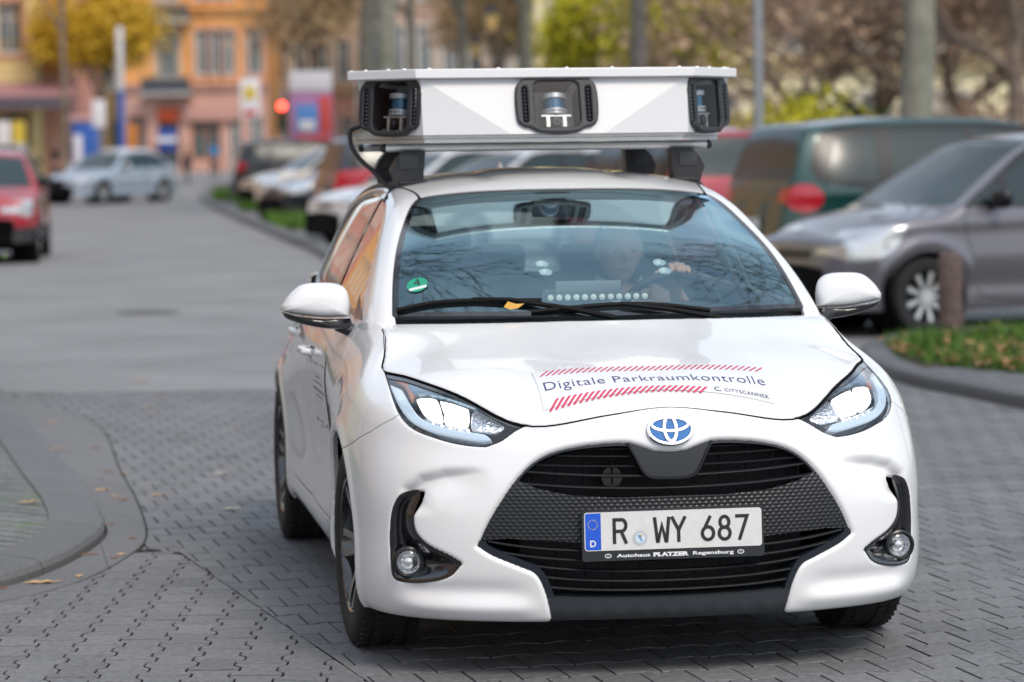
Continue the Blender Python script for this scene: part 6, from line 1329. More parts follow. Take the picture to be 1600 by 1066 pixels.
gen_car('parked_hatchback', 'cream coloured car half hidden behind the red off-roader', (-14.4, 84), heading(.15, -.98), dict(TALL, gr=[('grille', .6, .1, .5)]), paint('paint_cream', (.62, .56, .42)))
gen_car('parked_hatchback', 'white car parked behind the silver blue saloon', (-11.7, 96), heading(.50, -.866), HATCH, paint('paint_white_b', (.66, .66, .66)))
gen_car('parked_estate', 'dark estate car with red tail lamp, farthest along the kerb', (-4.1, 78.7), heading(.97, .22), dict(TALL, H=1.6), paint('paint_anthracite', (.035, .037, .045), .4))
gen_car('parked_hatchback', 'pale cream hatchback between the estate and the black car', (-5.4, 68.3), heading(-.90, -.43), HATCH, paint('paint_pale', (.66, .58, .46)))
gen_car('parked_hatchback', 'black car with its nose over the grass strip', (-3.95, 56.9), heading(-.88, -.47), dict(HATCH), paint('paint_black', (.012, .016, .022), .2))
gen_car('parked_mpv', 'dark blue car with large red tail lamp beside the black car', (.2, 48.0), heading(.95, .30), dict(TALL, H=1.6, tlp=[(-2.55, 1.12), (-3.24, 1.12), (-3.32, 1.02), (-3.32, .80), (-3.20, .76), (-2.9, .84), (-2.65, .98)]), paint('paint_dark_blue', (.02, .03, .05), .3))
gen_car('parked_hatchback', 'white hatchback nosing out beside the roof rack', (-2.15, 44.2), heading(-.85, -.52), HATCH, paint('paint_white', (.72, .73, .74)))
gen_car('parked_hatchback', 'white car seen through the gap under the roof bars', (-1.0, 40.2), heading(-.85, -.52), HATCH, paint('paint_white_b'))
gen_car('parked_hatchback', 'beige car seen under the right end of the roof bars', (1.5, 38.4), heading(-.85, -.52), HATCH, paint('paint_beige', (.45, .42, .34)))
gen_car('parked_hatchback', 'red car between the roof box and the green car', (1.45, 35.7), heading(-.33, .94), dict(TALL, H=1.6), paint('paint_crimson', (.30, .01, .03), .2))
# ================================================================ trees
M_BARK = mat('bark_grey', (.10, .095, .075), .9, noise=.4, nscale=6, bump=.6, bscale=18, col2=(.17, .17, .14)); M_BARKG = mat('bark_plane', (.16, .165, .13), .85, noise=.3, nscale=4, bump=.4, bscale=10, col2=(.28, .28, .23)); M_BARKB = mat('bark_brown', (.20, .15, .115), .9, noise=.4, nscale=5, bump=.5, bscale=14)
def leafmat(n, a, b): m = vcol_mat(n, a, b, .6, 3, 0); return m
ML_Y = leafmat('foliage_yellow', (.42, .24, .01), (.78, .52, .04)); ML_YG = leafmat('foliage_yellow_green', (.30, .30, .01), (.78, .70, .04)); ML_B = leafmat('foliage_russet', (.34, .22, .15), (.62, .44, .30)); ML_O = leafmat('foliage_tan', (.28, .18, .09), (.52, .38, .19)); ML_G = leafmat('foliage_green', (.02, .05, .008), (.10, .16, .03))
def grow(rs, base, d0, length, r0, depth, segs, out, tips, spread=.55, up=.12, kids=(3, 4), twist=.18, rmin=.004, shrink=.68):
    p = np.array(base, float); d = np.array(d0, float); d /= np.linalg.norm(d); n = segs; pts = [p.copy()]; rr = [r0]; r1 = r0 * (.62 if depth else .3)
    for i in range(n):
        d = d + rs.normal(0, twist, 3) + np.array([0, 0, up]); d /= np.linalg.norm(d); p = p + d * length / n; pts.append(p.copy()); rr.append(r0 + (r1 - r0) * (i + 1) / n)
    out.append((pts, rr))
    if depth == 0: tips.append(p.copy()); tips.append(pts[len(pts) // 2]); return
    for k in range(rs.integers(kids[0], kids[1] + 1)):
        f = rs.uniform(.45, 1.0) if k else 1.0; i = min(n, max(1, int(round(f * n)))); q = pts[i]; a = rs.uniform(0, 2 * PI); s = spread * rs.uniform(.6, 1.3) if k else spread * .4
        t = np.cross(d, [0, 0, 1]); t = t / (np.linalg.norm(t) + 1e-6) if np.linalg.norm(t) > .05 else np.array([1., 0, 0]); b = np.cross(d, t); nd = d + (t * math.cos(a) + b * math.sin(a)) * s * 1.4
        grow(rs, q, nd, length * shrink * rs.uniform(.8, 1.15), max(rmin, rr[i] * (.62 if k else .8)), depth - 1, max(2, segs - 1), out, tips, spread, up, kids, twist, rmin, shrink)
def tubes(segs, n):
    V, F = [], []; c = 0
    for pts, rr in segs:
        m = max(3, n if rr[0] > .05 else (4 if rr[0] > .012 else 3)); P = np.array(pts); up = np.array([.3, .9, .1])
        for i in range(len(P)):
            t = P[min(i + 1, len(P) - 1)] - P[max(i - 1, 0)]; t = t / (np.linalg.norm(t) + 1e-9); s = np.cross(t, up); s /= np.linalg.norm(s) + 1e-9; u = np.cross(s, t); a = np.arange(m) * 2 * PI / m
            V.append(P[i] + (np.cos(a)[:, None] * s + np.sin(a)[:, None] * u) * rr[i])
        for i in range(len(P) - 1):
            for k in range(m): F.append((c + i * m + k, c + i * m + (k + 1) % m, c + (i + 1) * m + (k + 1) % m, c + (i + 1) * m + k))
        c += m * len(P)
    return np.concatenate(V), np.array(F)
def leafcloud(rs, tips, per, sig, size, keep=1.0, squash=.8):
    T = np.array(tips); T = T[rs.uniform(0, 1, len(T)) < keep]; C = np.repeat(T, per, 0) + rs.normal(0, sig, (len(T) * per, 3)) * [1, 1, squash]; n = len(C)
    a = rs.normal(0, 1, (n, 3)); a /= np.linalg.norm(a, axis=1)[:, None]; b = np.cross(a, rs.normal(0, 1, (n, 3))); b /= np.linalg.norm(b, axis=1)[:, None]; s = (size * rs.uniform(.6, 1.4, n))[:, None]
    V = np.stack([C - a * s, C + b * s * .6, C + a * s, C - b * s * .6], 1).reshape(-1, 3); F = np.arange(n * 4).reshape(n, 4)
    clump = np.repeat(rs.uniform(-.35, .75, len(T)), per) + rs.normal(0, .2, n); return V, F, np.repeat(clump, 4)
def tree(label, loc, seed, trunk_h, r, bark, leaf=None, depth=4, L=2.2, per=10, sig=.35, size=.10, keep=1., lean=(0, 0), spread=.55, kids=(3, 4), up=.10, group='street trees', name='street_tree', shrink=.68, rmin=.008, twist=.16):
    rs = np.random.default_rng(seed); R = thing(name, label, 'tree', loc, 0, group); out, tips = [], []
    n = 10; pts = [np.array([lean[0] * (i / n)**1.2 * trunk_h + rs.normal(0, .02), lean[1] * i / n * trunk_h + rs.normal(0, .02), trunk_h * i / n]) for i in range(n + 1)]; rr = [r * (1.25 if i == 0 else 1 - .35 * i / n) for i in range(n + 1)]
    V, F = tubes([(pts, rr)], 16); mesh_np('trunk', V, F, bark, R, angle=60)
    for k in range(rs.integers(kids[0], kids[1] + 1) + 1):
        a = 2 * PI * (k + rs.uniform(0, .6)) / (kids[1] + 1); grow(rs, pts[-1 - (k % 3)], (math.cos(a) * spread * 1.5, math.sin(a) * spread * 1.5, 1 - .2 * spread), L, r * .5, depth, 5, out, tips, spread, up, kids, twist, rmin, shrink)
    V, F = tubes(out, 7); mesh_np('branches', V, F, bark, R, smooth=True)
    if leaf: V, F, t = leafcloud(rs, tips, per, sig, size, keep); o = mesh_np('crown', V, F, leaf, R, smooth=False); set_tone(o, t)
    return R
# two bare trees beside the road, over the white car (their twigs show in its windscreen)
tree('bare tree standing on the left pavement, its twigs mirrored in the windscreen', (-5.4, 13.6, .04), 3, 4.6, .20, M_BARK, None, depth=6, L=2.2, spread=.45, kids=(3, 3), up=.07, shrink=.74, rmin=.009)
tree('bare tree standing on the right paving, its twigs mirrored in the windscreen', (6.3, 13.9, .08), 8, 4.2, .20, M_BARK, None, depth=6, L=2.7, spread=.47, kids=(3, 3), up=.07, shrink=.74, rmin=.009)
# plane trunks behind the row of parked cars
for lb, u, D, r, seed, lean, bk in (('thick pale green trunk seen above the left end of the roof box', 607, 62, .27, 11, (.010, 0), M_BARKG), ('grey trunk just left of the thick pale green one', 574, 70, .24, 12, (.03, 0), M_BARK), ('slim dark trunk, first to the right of the thick pale one', 651, 80, .15, 13, (-.01, 0), M_BARK), ('slim trunk above the roof box, next to the lantern', 728, 82, .17, 14, (.0, 0), M_BARK), ('leaning trunk left of the cream house', 833, 76, .20, 15, (-.03, 0), M_BARK), ('dark mottled trunk in front of the yellow green crown', 1003, 56, .20, 16, (.0, 0), mat('bark_dark', (.07, .06, .055), .9, noise=.5, nscale=5, col2=(.15, .14, .13)))):
    tree(lb, ((u - 800) / 4600 * D, D, 0), seed, 6.2, r, bk, ML_O, depth=3, L=2.6, per=5, sig=.5, size=.11, keep=.6, lean=lean)
tree('big mottled plane trunk between the green car and the grey car', (4.85, 35.5, 0), 21, 5.5, .235, M_BARKG, ML_O, depth=4, L=2.4, per=3, sig=.4, size=.09, keep=.4, lean=(.035, 0))
tree('dark trunk at the right edge of the picture', (9.6, 56, 0), 22, 3.4, .22, M_BARKB, ML_B, depth=4, L=2.3, per=7, sig=.45, size=.09)
tree('slender dark tree in front of the salmon house', ((107 - 800) / 4600 * 92, 92, 0), 23, 6.5, .13, M_BARKB, ML_O, depth=3, L=2.0, per=4, sig=.4, size=.10)
# low crowned russet trees on the right
for k, (lb, u, D, th, sd) in enumerate((('russet low tree just right of the street lamp', 1255, 66, 2.1, 31), ('russet low tree between the lamp and the plane trunk', 1375, 70, 2.2, 32), ('russet low tree right of the plane trunk', 1500, 64, 2.1, 33))):
    tree(lb, ((u - 800) / 4600 * D, D, 0), sd, th, .24, M_BARKB, ML_B, depth=5, L=1.8, per=1, sig=.35, size=.085, keep=.8, twist=.08, spread=.75, kids=(3, 4), up=.07, group='low russet trees', shrink=.76, rmin=.010)
tree('yellow green leafy tree right of the cream house', ((1032 - 800) / 4600 * 95, 95, 0), 41, 2.4, .2, M_BARK, ML_YG, depth=4, L=2.1, per=26, sig=.50, size=.12, spread=.5, group='autumn trees')
tree('yellow tree between the salmon house and the sandstone house', ((165 - 800) / 4600 * 128, 128, 0), 42, 4.3, .2, M_BARKB, ML_Y, depth=4, L=1.5, per=12, sig=.62, size=.13, spread=.42, group='autumn trees')
tree('tan leaved tree over the red traffic light', ((495 - 800) / 4600 * 125, 125, 0), 43, 5.2, .2, M_BARKB, ML_O, depth=4, L=1.9, per=2, sig=.7, size=.13, group='autumn trees')
tree('tan leaved tree over the lantern left of the cream house', ((780 - 800) / 4600 * 130, 130, 0), 44, 5.0, .2, M_BARKB, ML_O, depth=4, L=2.3, per=9, sig=.5, size=.13, group='autumn trees')
# shrubs
def shrub(label, loc, seed, h, w, leaf, size=.05, n=1500, name='shrub'):
    rs = np.random.default_rng(seed); R = thing(name, label, 'shrub', loc, 0); segs = []; tips = []
    for k in range(14): a = rs.uniform(0, 2 * PI); q = rs.uniform(.2, 1); e = np.array([math.cos(a) * w * q, math.sin(a) * w * q, h * rs.uniform(.55, 1)]); segs.append(([np.zeros(3), e * [.4, .4, .55], e], [.02, .012, .005])); tips += [e, e * .8, e * [.6, .6, .7]]
    V, F = tubes(segs, 5); mesh_np('stems', V, F, M_BARKB, R); V, F, t = leafcloud(rs, tips, n // len(tips), w * .28, size); V[:, 2] = np.abs(V[:, 2]); o = mesh_np('crown', V, F, leaf, R, smooth=False); set_tone(o, t); return R
shrub('small green shrub poking in at the left edge', (-3.62, 18.3, .05), 51, .95, .33, ML_G, .035, 900)
shrub('yellow green bush behind the green car', ((1235 - 800) / 4600 * 50, 50, 0), 52, 2.0, 1.0, ML_YG, .07, 3000)
for k, (u, D, h, lb) in enumerate(((1165, 62, 2.2, 'brown green bush left of the street lamp foot'), (1310, 60, 2.0, 'brown green bush under the russet trees'), (1560, 58, 1.9, 'brown green bush at the right edge behind the grey car'))):
    shrub(lb, ((u - 800) / 4600 * D, D, 0), 60 + k, h, 1.3, ML_B if k != 1 else ML_G, .08, 3500)
# ================================================================ houses
def facade(name, label, x0, x1, y, H, wallm, rows, depth=10, base=None, baseh=4.4, cornice=None, roofm=None, ry=0, extras=None):
    """house front facing the street (towards -y). rows: (z, height, width, [x offsets], frame material, arched)"""
    R = thing(name, label, 'house', (x0, y, 0), ry); w = x1 - x0; holes = []
    for z, h, ww, xs, fm, ar in rows: holes += [(xx - ww / 2, xx + ww / 2, z, z + h) for xx in xs]
    X = sorted(set([0, w] + [v for hh in holes for v in hh[:2]])); Z = sorted(set([0, H, min(baseh, H)] + [v for hh in holes for v in hh[2:]])); V = []; F = []; mi = []
    idx = {}
    def vid(x, z, yy=0.):
        k = (round(x, 4), round(z, 4), yy)
        if k not in idx: idx[k] = len(V); V.append((x, yy, z))
        return idx[k]
    for i in range(len(X) - 1):
        for j in range(len(Z) - 1):
            cx, cz = (X[i] + X[i + 1]) / 2, (Z[j] + Z[j + 1]) / 2
            if any(a < cx < b and c < cz < d for a, b, c, d in holes): continue
            F.append((vid(X[i], Z[j]), vid(X[i + 1], Z[j]), vid(X[i + 1], Z[j + 1]), vid(X[i], Z[j + 1]))); mi.append(1 if base and cz < baseh else 0)
    for a, b, c, d in holes:                 # reveals
        for (xa, za, xb, zb) in ((a, c, b, c), (b, c, b, d), (b, d, a, d), (a, d, a, c)):
            F.append((vid(xa, za), vid(xb, zb), vid(xb, zb, .25), vid(xa, za, .25))); mi.append(1 if base and c < baseh - .5 else 0)
    for f_ in ([(0, 0, 0), (0, 0, H), (0, depth, H), (0, depth, 0)], [(w, 0, 0), (w, depth, 0), (w, depth, H), (w, 0, H)], [(0, depth, 0), (0, depth, H), (w, depth, H), (w, depth, 0)], [(0, 0, H), (w, 0, H), (w, depth, H), (0, depth, H)]):
        n = len(V); V += f_; F.append((n, n + 1, n + 2, n + 3)); mi.append(0)
    mesh_np('wall', np.array(V), F, [wallm] + ([base] if base else []), R, smooth=False, mi=mi)
    for z, h, ww, xs, fm, ar in rows:
        for xx in xs:
            fr = MB(); t = .09
            for c_, d_ in (((xx - ww / 2 + t / 2, .16, z + h / 2), (t, .08, h)), ((xx + ww / 2 - t / 2, .16, z + h / 2), (t, .08, h)), ((xx, .16, z + t / 2), (ww - 2 * t, .08, t)), ((xx, .16, z + h - t / 2), (ww - 2 * t, .08, t)), ((xx, .16, z + h / 2), (t * .8, .07, h - 2 * t)), ((xx, .165, z + h * .7), (ww - 2 * t, .06, t * .7))): fr.box(c_, d_)
            f_ = fr.build('window', fm, R, smooth=False); g = MB(); g.box((xx, .21, z + h / 2), (ww - .01, .02, h - .01)); g.build('pane', M_PANE, f_)
            if ar != 'shop':
                s = MB(); s.box((xx, -.06, z - .08), (ww + .3, .12, .14)); s.box((xx, -.04, z + h + .12), (ww + .25, .08, .16)); s.box((xx - ww / 2 - .10, -.03, z + h / 2), (.16, .06, h + .05)); s.box((xx + ww / 2 + .10, -.03, z + h / 2), (.16, .06, h + .05)); s.build('window_surround', M_STUC if ar is None else ar, f_, smooth=False)
    if cornice:
        for zc, hc, m in cornice: c = MB(); c.box((w / 2, -.12, zc), (w + .1, .24, hc)); c.box((w / 2, -.20, zc + hc / 2 + .06), (w + .2, .40, .12)); c.build('cornice', m, R, smooth=False)
    r = MB(); r.add([(-.3, -.4, H), (w + .3, -.4, H), (w + .3, depth + .4, H), (-.3, depth + .4, H), (1.5, depth / 2, H + 3.2), (w - 1.5, depth / 2, H + 3.2)], [(0, 1, 5, 4), (1, 2, 5), (2, 3, 4, 5), (3, 0, 4), (0, 3, 2, 1)]); r.build('roof', roofm or M_ROOF, R, smooth=False)
    return R
M_PANE = mat('window_pane', (.10, .14, .16), .06, coat=1); M_STUC = mat('stucco_trim', (.55, .50, .42), .8); M_WFR = mat('window_white', (.66, .66, .62), .6); M_ROOF = mat('roof_tiles', (.16, .06, .04), .85, noise=.3, nscale=3)
def wallmat(n, c, n2=.12): return mat(n, c, .85, noise=n2, nscale=1.2, bump=.2, bscale=12)
W_SAND = mat('sandstone', (.70, .31, .09), .85, noise=.25, nscale=.9, bump=.3, bscale=6, col2=(.80, .42, .15)); W_PINK = wallmat('pink_render', (.62, .36, .29)); W_YEL = wallmat('yellow_render', (.74, .60, .28)); W_SAL = wallmat('salmon_render', (.60, .27, .20)); W_CRM = wallmat('cream_render', (.80, .72, .46)); W_BEI = wallmat('beige_render', (.56, .42, .29)); W_BRN = wallmat('brown_render', (.42, .29, .23)); W_GRY = wallmat('grey_render', (.40, .38, .36))
def ux(u, D): return (u - 800) / 4600 * D
D1, D2, D3, D4, D5, D6 = 128, 130, 172, 182, 165, 112
facade('town_house', 'pale yellow house at the left edge above the awning', ux(-60, D1), ux(61, D1), D1, 13, W_YEL, [(5.6, 2.2, 1.1, [.8, 2.35], M_WFR, W_SAL), (9.4, 2.2, 1.1, [.8, 2.35], M_WFR, W_SAL), (.6, 2.4, 1.3, [.9, 2.5], M_BLACKS, 'shop')], cornice=[(8.6, .4, W_SAL)], base=W_YEL)
facade('town_house', 'salmon red house between the yellow house and the yellow tree', ux(61.5, D2), ux(112, D2), D2 + .5, 12.5, W_SAL, [(5.7, 1.6, .8, [.42], M_WFR, None), (9.2, 1.6, .8, [.42], M_WFR, None)], cornice=[(4.6, .3, W_PINK)], base=W_PINK)
wS = ux(425, D3) - ux(196, D3)
hs = facade('town_house', 'orange sandstone house with pink ground floor and iron balconies', ux(196, D3), ux(425, D3), D3, 17, W_SAND,
    [(5.55, 2.9, 1.15, [2.75], M_WFR, None), (5.6, 2.6, .65, [4.7, 5.5, 6.3], M_WFR, W_PINK), (5.6, 2.6, .9, [7.8], M_WFR, W_PINK), (10.0, 2.9, 1.15, [2.75], M_WFR, None), (10.0, 2.6, .65, [4.7, 5.5, 6.3], M_WFR, W_PINK), (.5, 2.8, 1.1, [.9], mat('shop_frame_orange', (.5, .18, .03), .6), 'shop'), (.3, 2.6, 1.1, [2.75], M_BLACKS, 'shop'), (.7, 2.3, 1.7, [4.9], mat('shop_frame_orange'), 'shop'), (.5, 2.7, .7, [6.6], M_WFR, 'shop'), (.5, 2.7, .7, [7.9], M_WFR, 'shop')],
    base=W_PINK, baseh=4.9, cornice=[(4.9, .3, W_PINK), (9.3, .25, W_SAND)])
for zb in (4.55, 8.75):
    b = MB(); b.box((2.75, -.7, zb), (2.9, 1.4, .22)); bal = b.build('balcony', W_GRY, hs, smooth=False); b = MB()
    for k in range(19): b.box((1.35 + k * .155, -1.36, zb + .55), (.03, .03, .9))
    b.box((2.75, -1.36, zb + 1.0), (2.9, .05, .06)); b.box((2.75, -1.33, zb + .5), (2.8, .012, .75)); b.build('balcony_railing', mat('iron_grey', (.07, .08, .095), .5), bal, smooth=False)
for nm, c, d, m in (('shop_sign', (2.75, -.2, 3.35), (1.2, .15, .75), mat('sign_orange', (.65, .09, .02), .5)), ('shop_sign', (5.2, -.2, 3.4), (3.2, .2, .9), mat('sign_pink', (.55, .30, .25), .6)), ('cash_machine_sign', (2.75, -.9, 1.9), (1.1, .25, 1.3), mat('sign_blue', (.02, .06, .30), .4))):
    b = MB(); b.box(c, d, bev=.03); b.build(nm, m, hs)
b = MB(); b.box((2.75, -1.04, 1.9), (1.12, .02, .30)); b.build('sign_panel', mat('lettering_white'), hs)
facade('town_house', 'beige brown house behind the red traffic light', ux(426, D4), ux(562, D4), D4, 16, W_BEI, [(5.4, 2.4, .8, [.7, 2.0, 3.3, 4.6], M_WFR, None), (9.4, 2.4, .8, [.7, 2.0, 3.3, 4.6], M_WFR, None), (.6, 2.6, .9, [.8, 2.2, 3.6, 4.8], M_WFR, 'shop')], base=W_PINK, cornice=[(4.7, .3, W_BEI)])
facade('town_house', 'brown house seen between the trunks above the roof box', ux(563, D5), ux(838, D5), D5, 16, W_BRN, [(5.2, 2.8, .8, [.9, 2.3, 3.8, 5.2, 6.6, 8.0, 9.3], M_WFR, None), (9.6, 2.6, .8, [.9, 2.3, 3.8, 5.2, 6.6, 8.0, 9.3], M_WFR, None), (.6, 2.8, 1.0, [1, 3, 5, 7, 9], M_WFR, 'shop')], base=W_GRY, cornice=[(4.7, .3, W_GRY)])
facade('villa', 'long cream villa with white windows behind the trees', ux(842, D6), ux(1640, D6), D6, 12, W_CRM, [(4.85, 2.3, 1.35, [1.3 + 2.9 * k for k in range(7)], M_WFR, M_STUC), (1.0, 2.2, 1.1, [1.3 + 2.9 * k for k in range(7)], M_WFR, M_STUC), (8.7, 2.1, 1.2, [1.3 + 2.9 * k for k in range(7)], M_WFR, M_STUC)], cornice=[(4.2, .35, mat('cream_band', (.60, .48, .26), .8)), (8.1, .3, M_STUC)])
facade('town_house', 'grey house closing the street behind the yellow tree', ux(112.5, 190), ux(300, 190), 190, 15, wallmat('ochre_render', (.46, .30, .12)), [(5.2, 2.2, .9, [1, 2.6, 4.2], M_WFR, None), (.6, 2.6, 1.2, [1.2, 3.4], M_BLACKS, 'shop')])
# awning of the yellow house's shop
aw = thing('shop_awning', 'dusty pink awning along the shop below the yellow house', 'awning', (ux(-60, 126), 126, 0)); b = MB(); wA = ux(118, 126) - ux(-60, 126)
b.add([(0, 1.9, 4.35), (wA, 1.9, 4.35), (wA, 0, 3.75), (0, 0, 3.75), (0, 1.9, 4.30), (wA, 1.9, 4.30), (wA, 0, 3.70), (0, 0, 3.70)], [(0, 1, 2, 3), (7, 6, 5, 4), (0, 3, 7, 4), (1, 5, 6, 2), (3, 2, 6, 7), (0, 4, 5, 1)]); b.build('canopy', mat('awning_pink', (.38, .20, .21), .8), aw, smooth=False)
b = MB(); b.box((wA / 2, -.02, 3.45), (wA, .03, .5)); b.build('valance', mat('awning_dark', (.10, .09, .12), .8), aw, smooth=False)
for xx in (.1, wA / 2, wA - .1): b = MB(); b.box((xx, .05, 1.8), (.08, .08, 3.6)); b.build('post', M_BLACKS, aw, smooth=False)
# ================================================================ street furniture
def post_thing(name, label, cat, u, D, parts, group=None):
    R = thing(name, label, cat, (ux(u, D), D, 0), 0, group)
    for nm, kind, args, m in parts:
        b = MB(); getattr(b, kind)(*args[0], **args[1]); b.build(nm, m, R)
    return R
M_GALV = mat('galvanised_steel', (.33, .35, .37), .45, metal=.5)
lp_ = post_thing('street_lamp', 'tall grey street lamp pole right of the roof box', 'street lamp', 1188, 44, [('pole', 'cyl', (((0, 0, 0), (0, 0, 8.2), .085, .05), {}), M_GALV), ('base', 'cyl', (((0, 0, 0), (0, 0, .9), .12, .11), {}), M_GALV), ('arm', 'tube', (([(0, 0, 8.1), (-.4, 0, 8.5), (-1.2, 0, 8.7)], .035), {}), M_GALV), ('lamp_head', 'box', (((-1.5, 0, 8.7), (.8, .28, .12)), dict(bev=.04)), mat('lamp_case', (.25, .26, .27), .5))])
for lb, u, D, z in (('old street lantern in front of the brown house, the higher one', 774, 100, 5.3), ('old street lantern beside the slim trunk, the lower one', 748, 118, 4.9)):
    post_thing('street_lantern', lb, 'lantern', u, D, [('pole', 'cyl', (((0, 0, 0), (0, 0, z), .06, .04), {}), M_BLACKS), ('lantern_glass', 'cyl', (((0, 0, z), (0, 0, z + .55), .14, .24), dict(n=8)), mat('lantern_amber', (.60, .42, .16), .3, coat=1)), ('lantern_cap', 'cyl', (((0, 0, z + .56), (0, 0, z + .85), .30, .05), dict(n=8)), M_BLACKS)], 'old street lanterns')
post_thing('sign_column', 'tall white and blue column in front of the sandstone house', 'sign column', 196, 120, [('upper_column', 'box', (((0, 0, 5.1), (.26, .26, 2.6)), dict(bev=.05)), mat('column_white', (.62, .64, .66), .5)), ('lower_column', 'box', (((0, 0, 1.9), (.28, .28, 3.8)), dict(bev=.05)), mat('column_blue', (.03, .10, .36), .5))])
post_thing('advertising_board', 'white topped advertising board with red and blue picture', 'advertising board', 492, 80, [('post', 'box', (((-.35, 0, .7), (.07, .07, 1.4)), {}), M_GALV), ('post', 'box', (((.35, 0, .7), (.07, .07, 1.4)), {}), M_GALV), ('white_panel', 'box', (((0, 0, 3.25), (1.15, .14, .55)), dict(bev=.02)), mat('board_white', (.70, .70, .74), .5)), ('poster', 'box', (((0, 0, 2.30), (1.15, .12, 1.30)), dict(bev=.02)), mat('poster_lilac', (.42, .20, .40), .5)), ('poster_patch', 'box', (((-.12, -.075, 2.25), (.60, .02, .75)), dict(bev=.01)), mat('poster_blue', (.10, .26, .60), .5)), ('poster_patch', 'box', (((.38, -.078, 2.35), (.34, .02, 1.0)), dict(bev=.01)), mat('poster_red', (.60, .08, .07), .5)), ('poster_patch', 'box', (((-.12, -.09, 2.05), (.42, .02, .28)), dict(bev=.01)), mat('board_white')), ('poster_patch', 'box', (((.05, -.076, 1.72), (.9, .02, .16)), dict(bev=.01)), mat('poster_red'))])
post_thing('traffic_light', 'traffic light showing red beside the advertising board', 'traffic light', 447, 92, [('pole', 'cyl', (((0, 0, 0), (0, 0, 3.3), .06), {}), M_GALV), ('signal_housing', 'box', (((0, -.08, 2.45), (.30, .24, .92)), dict(bev=.04)), M_BLACKS), ('red_lamp', 'cyl', (((0, -.21, 2.74), (0, -.225, 2.74), .105), dict(n=24)), mat('lit_red', (1, .1, .08), .4, emit=(1, .06, .035), estr=9)), ('amber_lamp', 'cyl', (((0, -.21, 2.45), (0, -.225, 2.45), .10), dict(n=24)), mat('unlit_amber', (.09, .05, .01), .3)), ('green_lamp', 'cyl', (((0, -.21, 2.16), (0, -.225, 2.16), .10), dict(n=24)), mat('unlit_green', (.01, .06, .03), .3))])
post_thing('street_sign', 'white and yellow notice board left of the traffic light', 'sign', 397, 112, [('pole', 'cyl', (((0, 0, 0), (0, 0, 4.4), .05), {}), M_GALV), ('sign_plate', 'box', (((0, -.08, 3.3), (.75, .05, 1.5)), dict(bev=.02)), mat('board_white')), ('sign_symbol', 'box', (((0, -.11, 3.5), (.45, .02, .5)), dict(bev=.01)), mat('sign_yellow', (.60, .45, .05), .5)), ('sign_symbol', 'box', (((0, -.11, 2.75), (.5, .02, .22)), dict(bev=.01)), mat('sign_red', (.5, .05, .04), .5))])
post_thing('street_sign', 'white rounded sign in front of the yellow tree', 'sign', 161, 108, [('pole', 'cyl', (((0, 0, 0), (0, 0, 2.6), .04), {}), M_GALV), ('sign_plate', 'box', (((0, -.06, 2.75), (.50, .05, 1.0)), dict(bev=.024)), mat('board_white'))])
post_thing('kiosk', 'blue kiosk box behind the silver blue saloon', 'kiosk', 141, 112, [('cabinet', 'box', (((0, 0, 1.25), (1.0, .7, 2.5)), dict(bev=.04)), mat('kiosk_blue', (.03, .11, .42), .5)), ('roof', 'box', (((0, 0, 2.62), (1.15, .85, .22)), dict(bev=.05)), mat('kiosk_pink', (.55, .33, .33), .6)), ('notice', 'box', (((-.28, -.36, 1.3), (.3, .02, 1.4)), dict(bev=.005)), mat('board_white'))])
post_thing('rubbish_bin', 'dark pole bin on the pavement before the sandstone house', 'bin', 297, 118, [('post', 'box', (((0, 0, .75), (.10, .10, 1.5)), {}), M_BLACKS), ('bin', 'cyl', (((0, -.12, .55), (0, -.12, 1.15), .18, .2), {}), M_TRIM)])
for lb, u, D, c in (('yellow shop banner under the pink awning', 35, 123, 'sign_yellow'), ('white shop banner under the pink awning', 12, 123, 'board_white'), ('orange shop banner right of the white and blue column', 212, 150, 'shop_frame_orange')):
    post_thing('shop_banner', lb, 'banner', u, D, [('post', 'box', (((0, .05, 1.2), (.06, .06, 2.4)), {}), M_BLACKS), ('cloth', 'box', (((0, 0, 1.7), (.55, .04, 1.9)), dict(bev=.015)), mat(c))], 'shop banners')
# bollard on the island
bo = MB(); bo.lathe([(.0, .63), (.05, .628), (.078, .612), (.09, .585), (.093, .3), (.095, .0)], n=36); bo.lathe([(.13, .005), (.11, .02), (.094, .02)], n=36)
bol = bo.build('bollard', mat('bollard_stone', (.135, .095, .085), .85, noise=.3, nscale=14, bump=.6, bscale=90), None, loc=(3.27, 21.9, .065), angle=60); tag(bol, 'round brown stone bollard on the grass in front of the grey car wheel', 'bollard')
# low wall behind the parking on the right
wl = MB(); wl.box((11, 73, .6), (20, .3, 1.2)); tag(wl.build('garden_wall', W_CRM, None), 'low cream garden wall under the russet trees', 'wall')

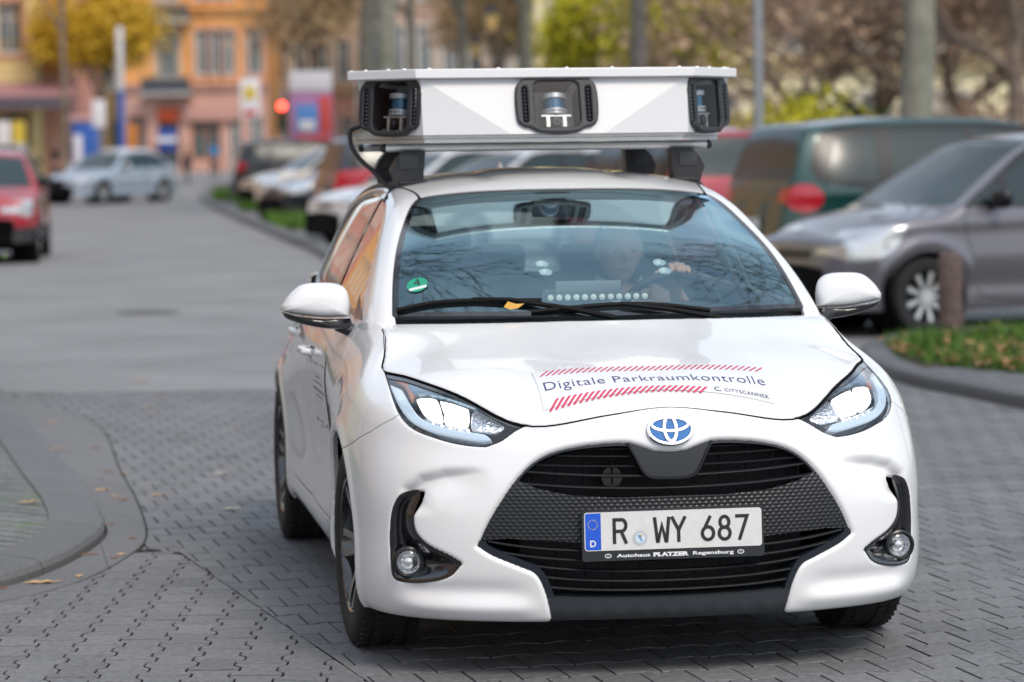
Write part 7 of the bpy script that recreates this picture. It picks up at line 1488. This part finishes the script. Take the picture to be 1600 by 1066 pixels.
# houses along the left side of the street, mirrored in the side windows of the white car
for k, (y0, wm, lb) in enumerate(((-14, W_SAND, 'orange house on the left of the street nearest the camera'), (6, W_PINK, 'pink house on the left of the street'), (26, W_YEL, 'yellow house on the left of the street before the bend'))):
    h_ = facade('town_house', lb, 0, 18, 0, 13, wm, [(1.0, 2.2, 1.3, [2, 5, 8, 11, 14.5], M_WFR, None), (5.0, 2.2, 1.2, [2, 5, 8, 11, 14.5], M_WFR, None), (9.0, 2.2, 1.2, [2, 5, 8, 11, 14.5], M_WFR, None)], cornice=[(4.2, .3, M_STUC)]); h_.location = (-19, y0, 0); h_.rotation_euler = (0, 0, PI / 2)

for k, (y0, wm, lb) in enumerate(((46, W_SAND, 'orange house on the left of the street after the bend'), (66, W_PINK, 'pink house on the left of the street after the bend'), (86, W_SAND, 'orange house on the left of the street before the salmon house'), (106, W_SAL, 'salmon house on the left of the street, farthest of the row'))):
    h_ = facade('town_house', lb, 0, 18, 0, 14, wm, [(1.0, 2.2, 1.3, [2, 5, 8, 11, 14.5], M_WFR, None), (5.0, 2.2, 1.2, [2, 5, 8, 11, 14.5], M_WFR, None), (9.0, 2.2, 1.2, [2, 5, 8, 11, 14.5], M_WFR, None)], cornice=[(4.2, .3, M_STUC)]); h_.location = (-25, y0, 0); h_.rotation_euler = (0, 0, PI / 2)

# the square goes on to the right of the picture
facade('town_house', 'beige house past the right end of the cream villa', 21.5, 44, 114, 14, W_BEI, [(1.0, 2.2, 1.2, [2 + 3.2 * k for k in range(7)], M_WFR, None), (5.0, 2.3, 1.2, [2 + 3.2 * k for k in range(7)], M_WFR, None), (9.2, 2.2, 1.2, [2 + 3.2 * k for k in range(7)], M_WFR, None)], cornice=[(4.2, .3, M_STUC)])
src = [o for o in COL.objects if o.get('group') == 'low russet trees'][0]
for x, y, a, lb in ((14.5, 66, 1.0, 'russet low tree on the square past the dark right hand trunk'), (19.5, 62, 2.3, 'russet low tree farther along the square'), (26, 68, 4.0, 'last russet low tree of the row on the square')): copy_tree(src, (x, y, 0), a, lb)
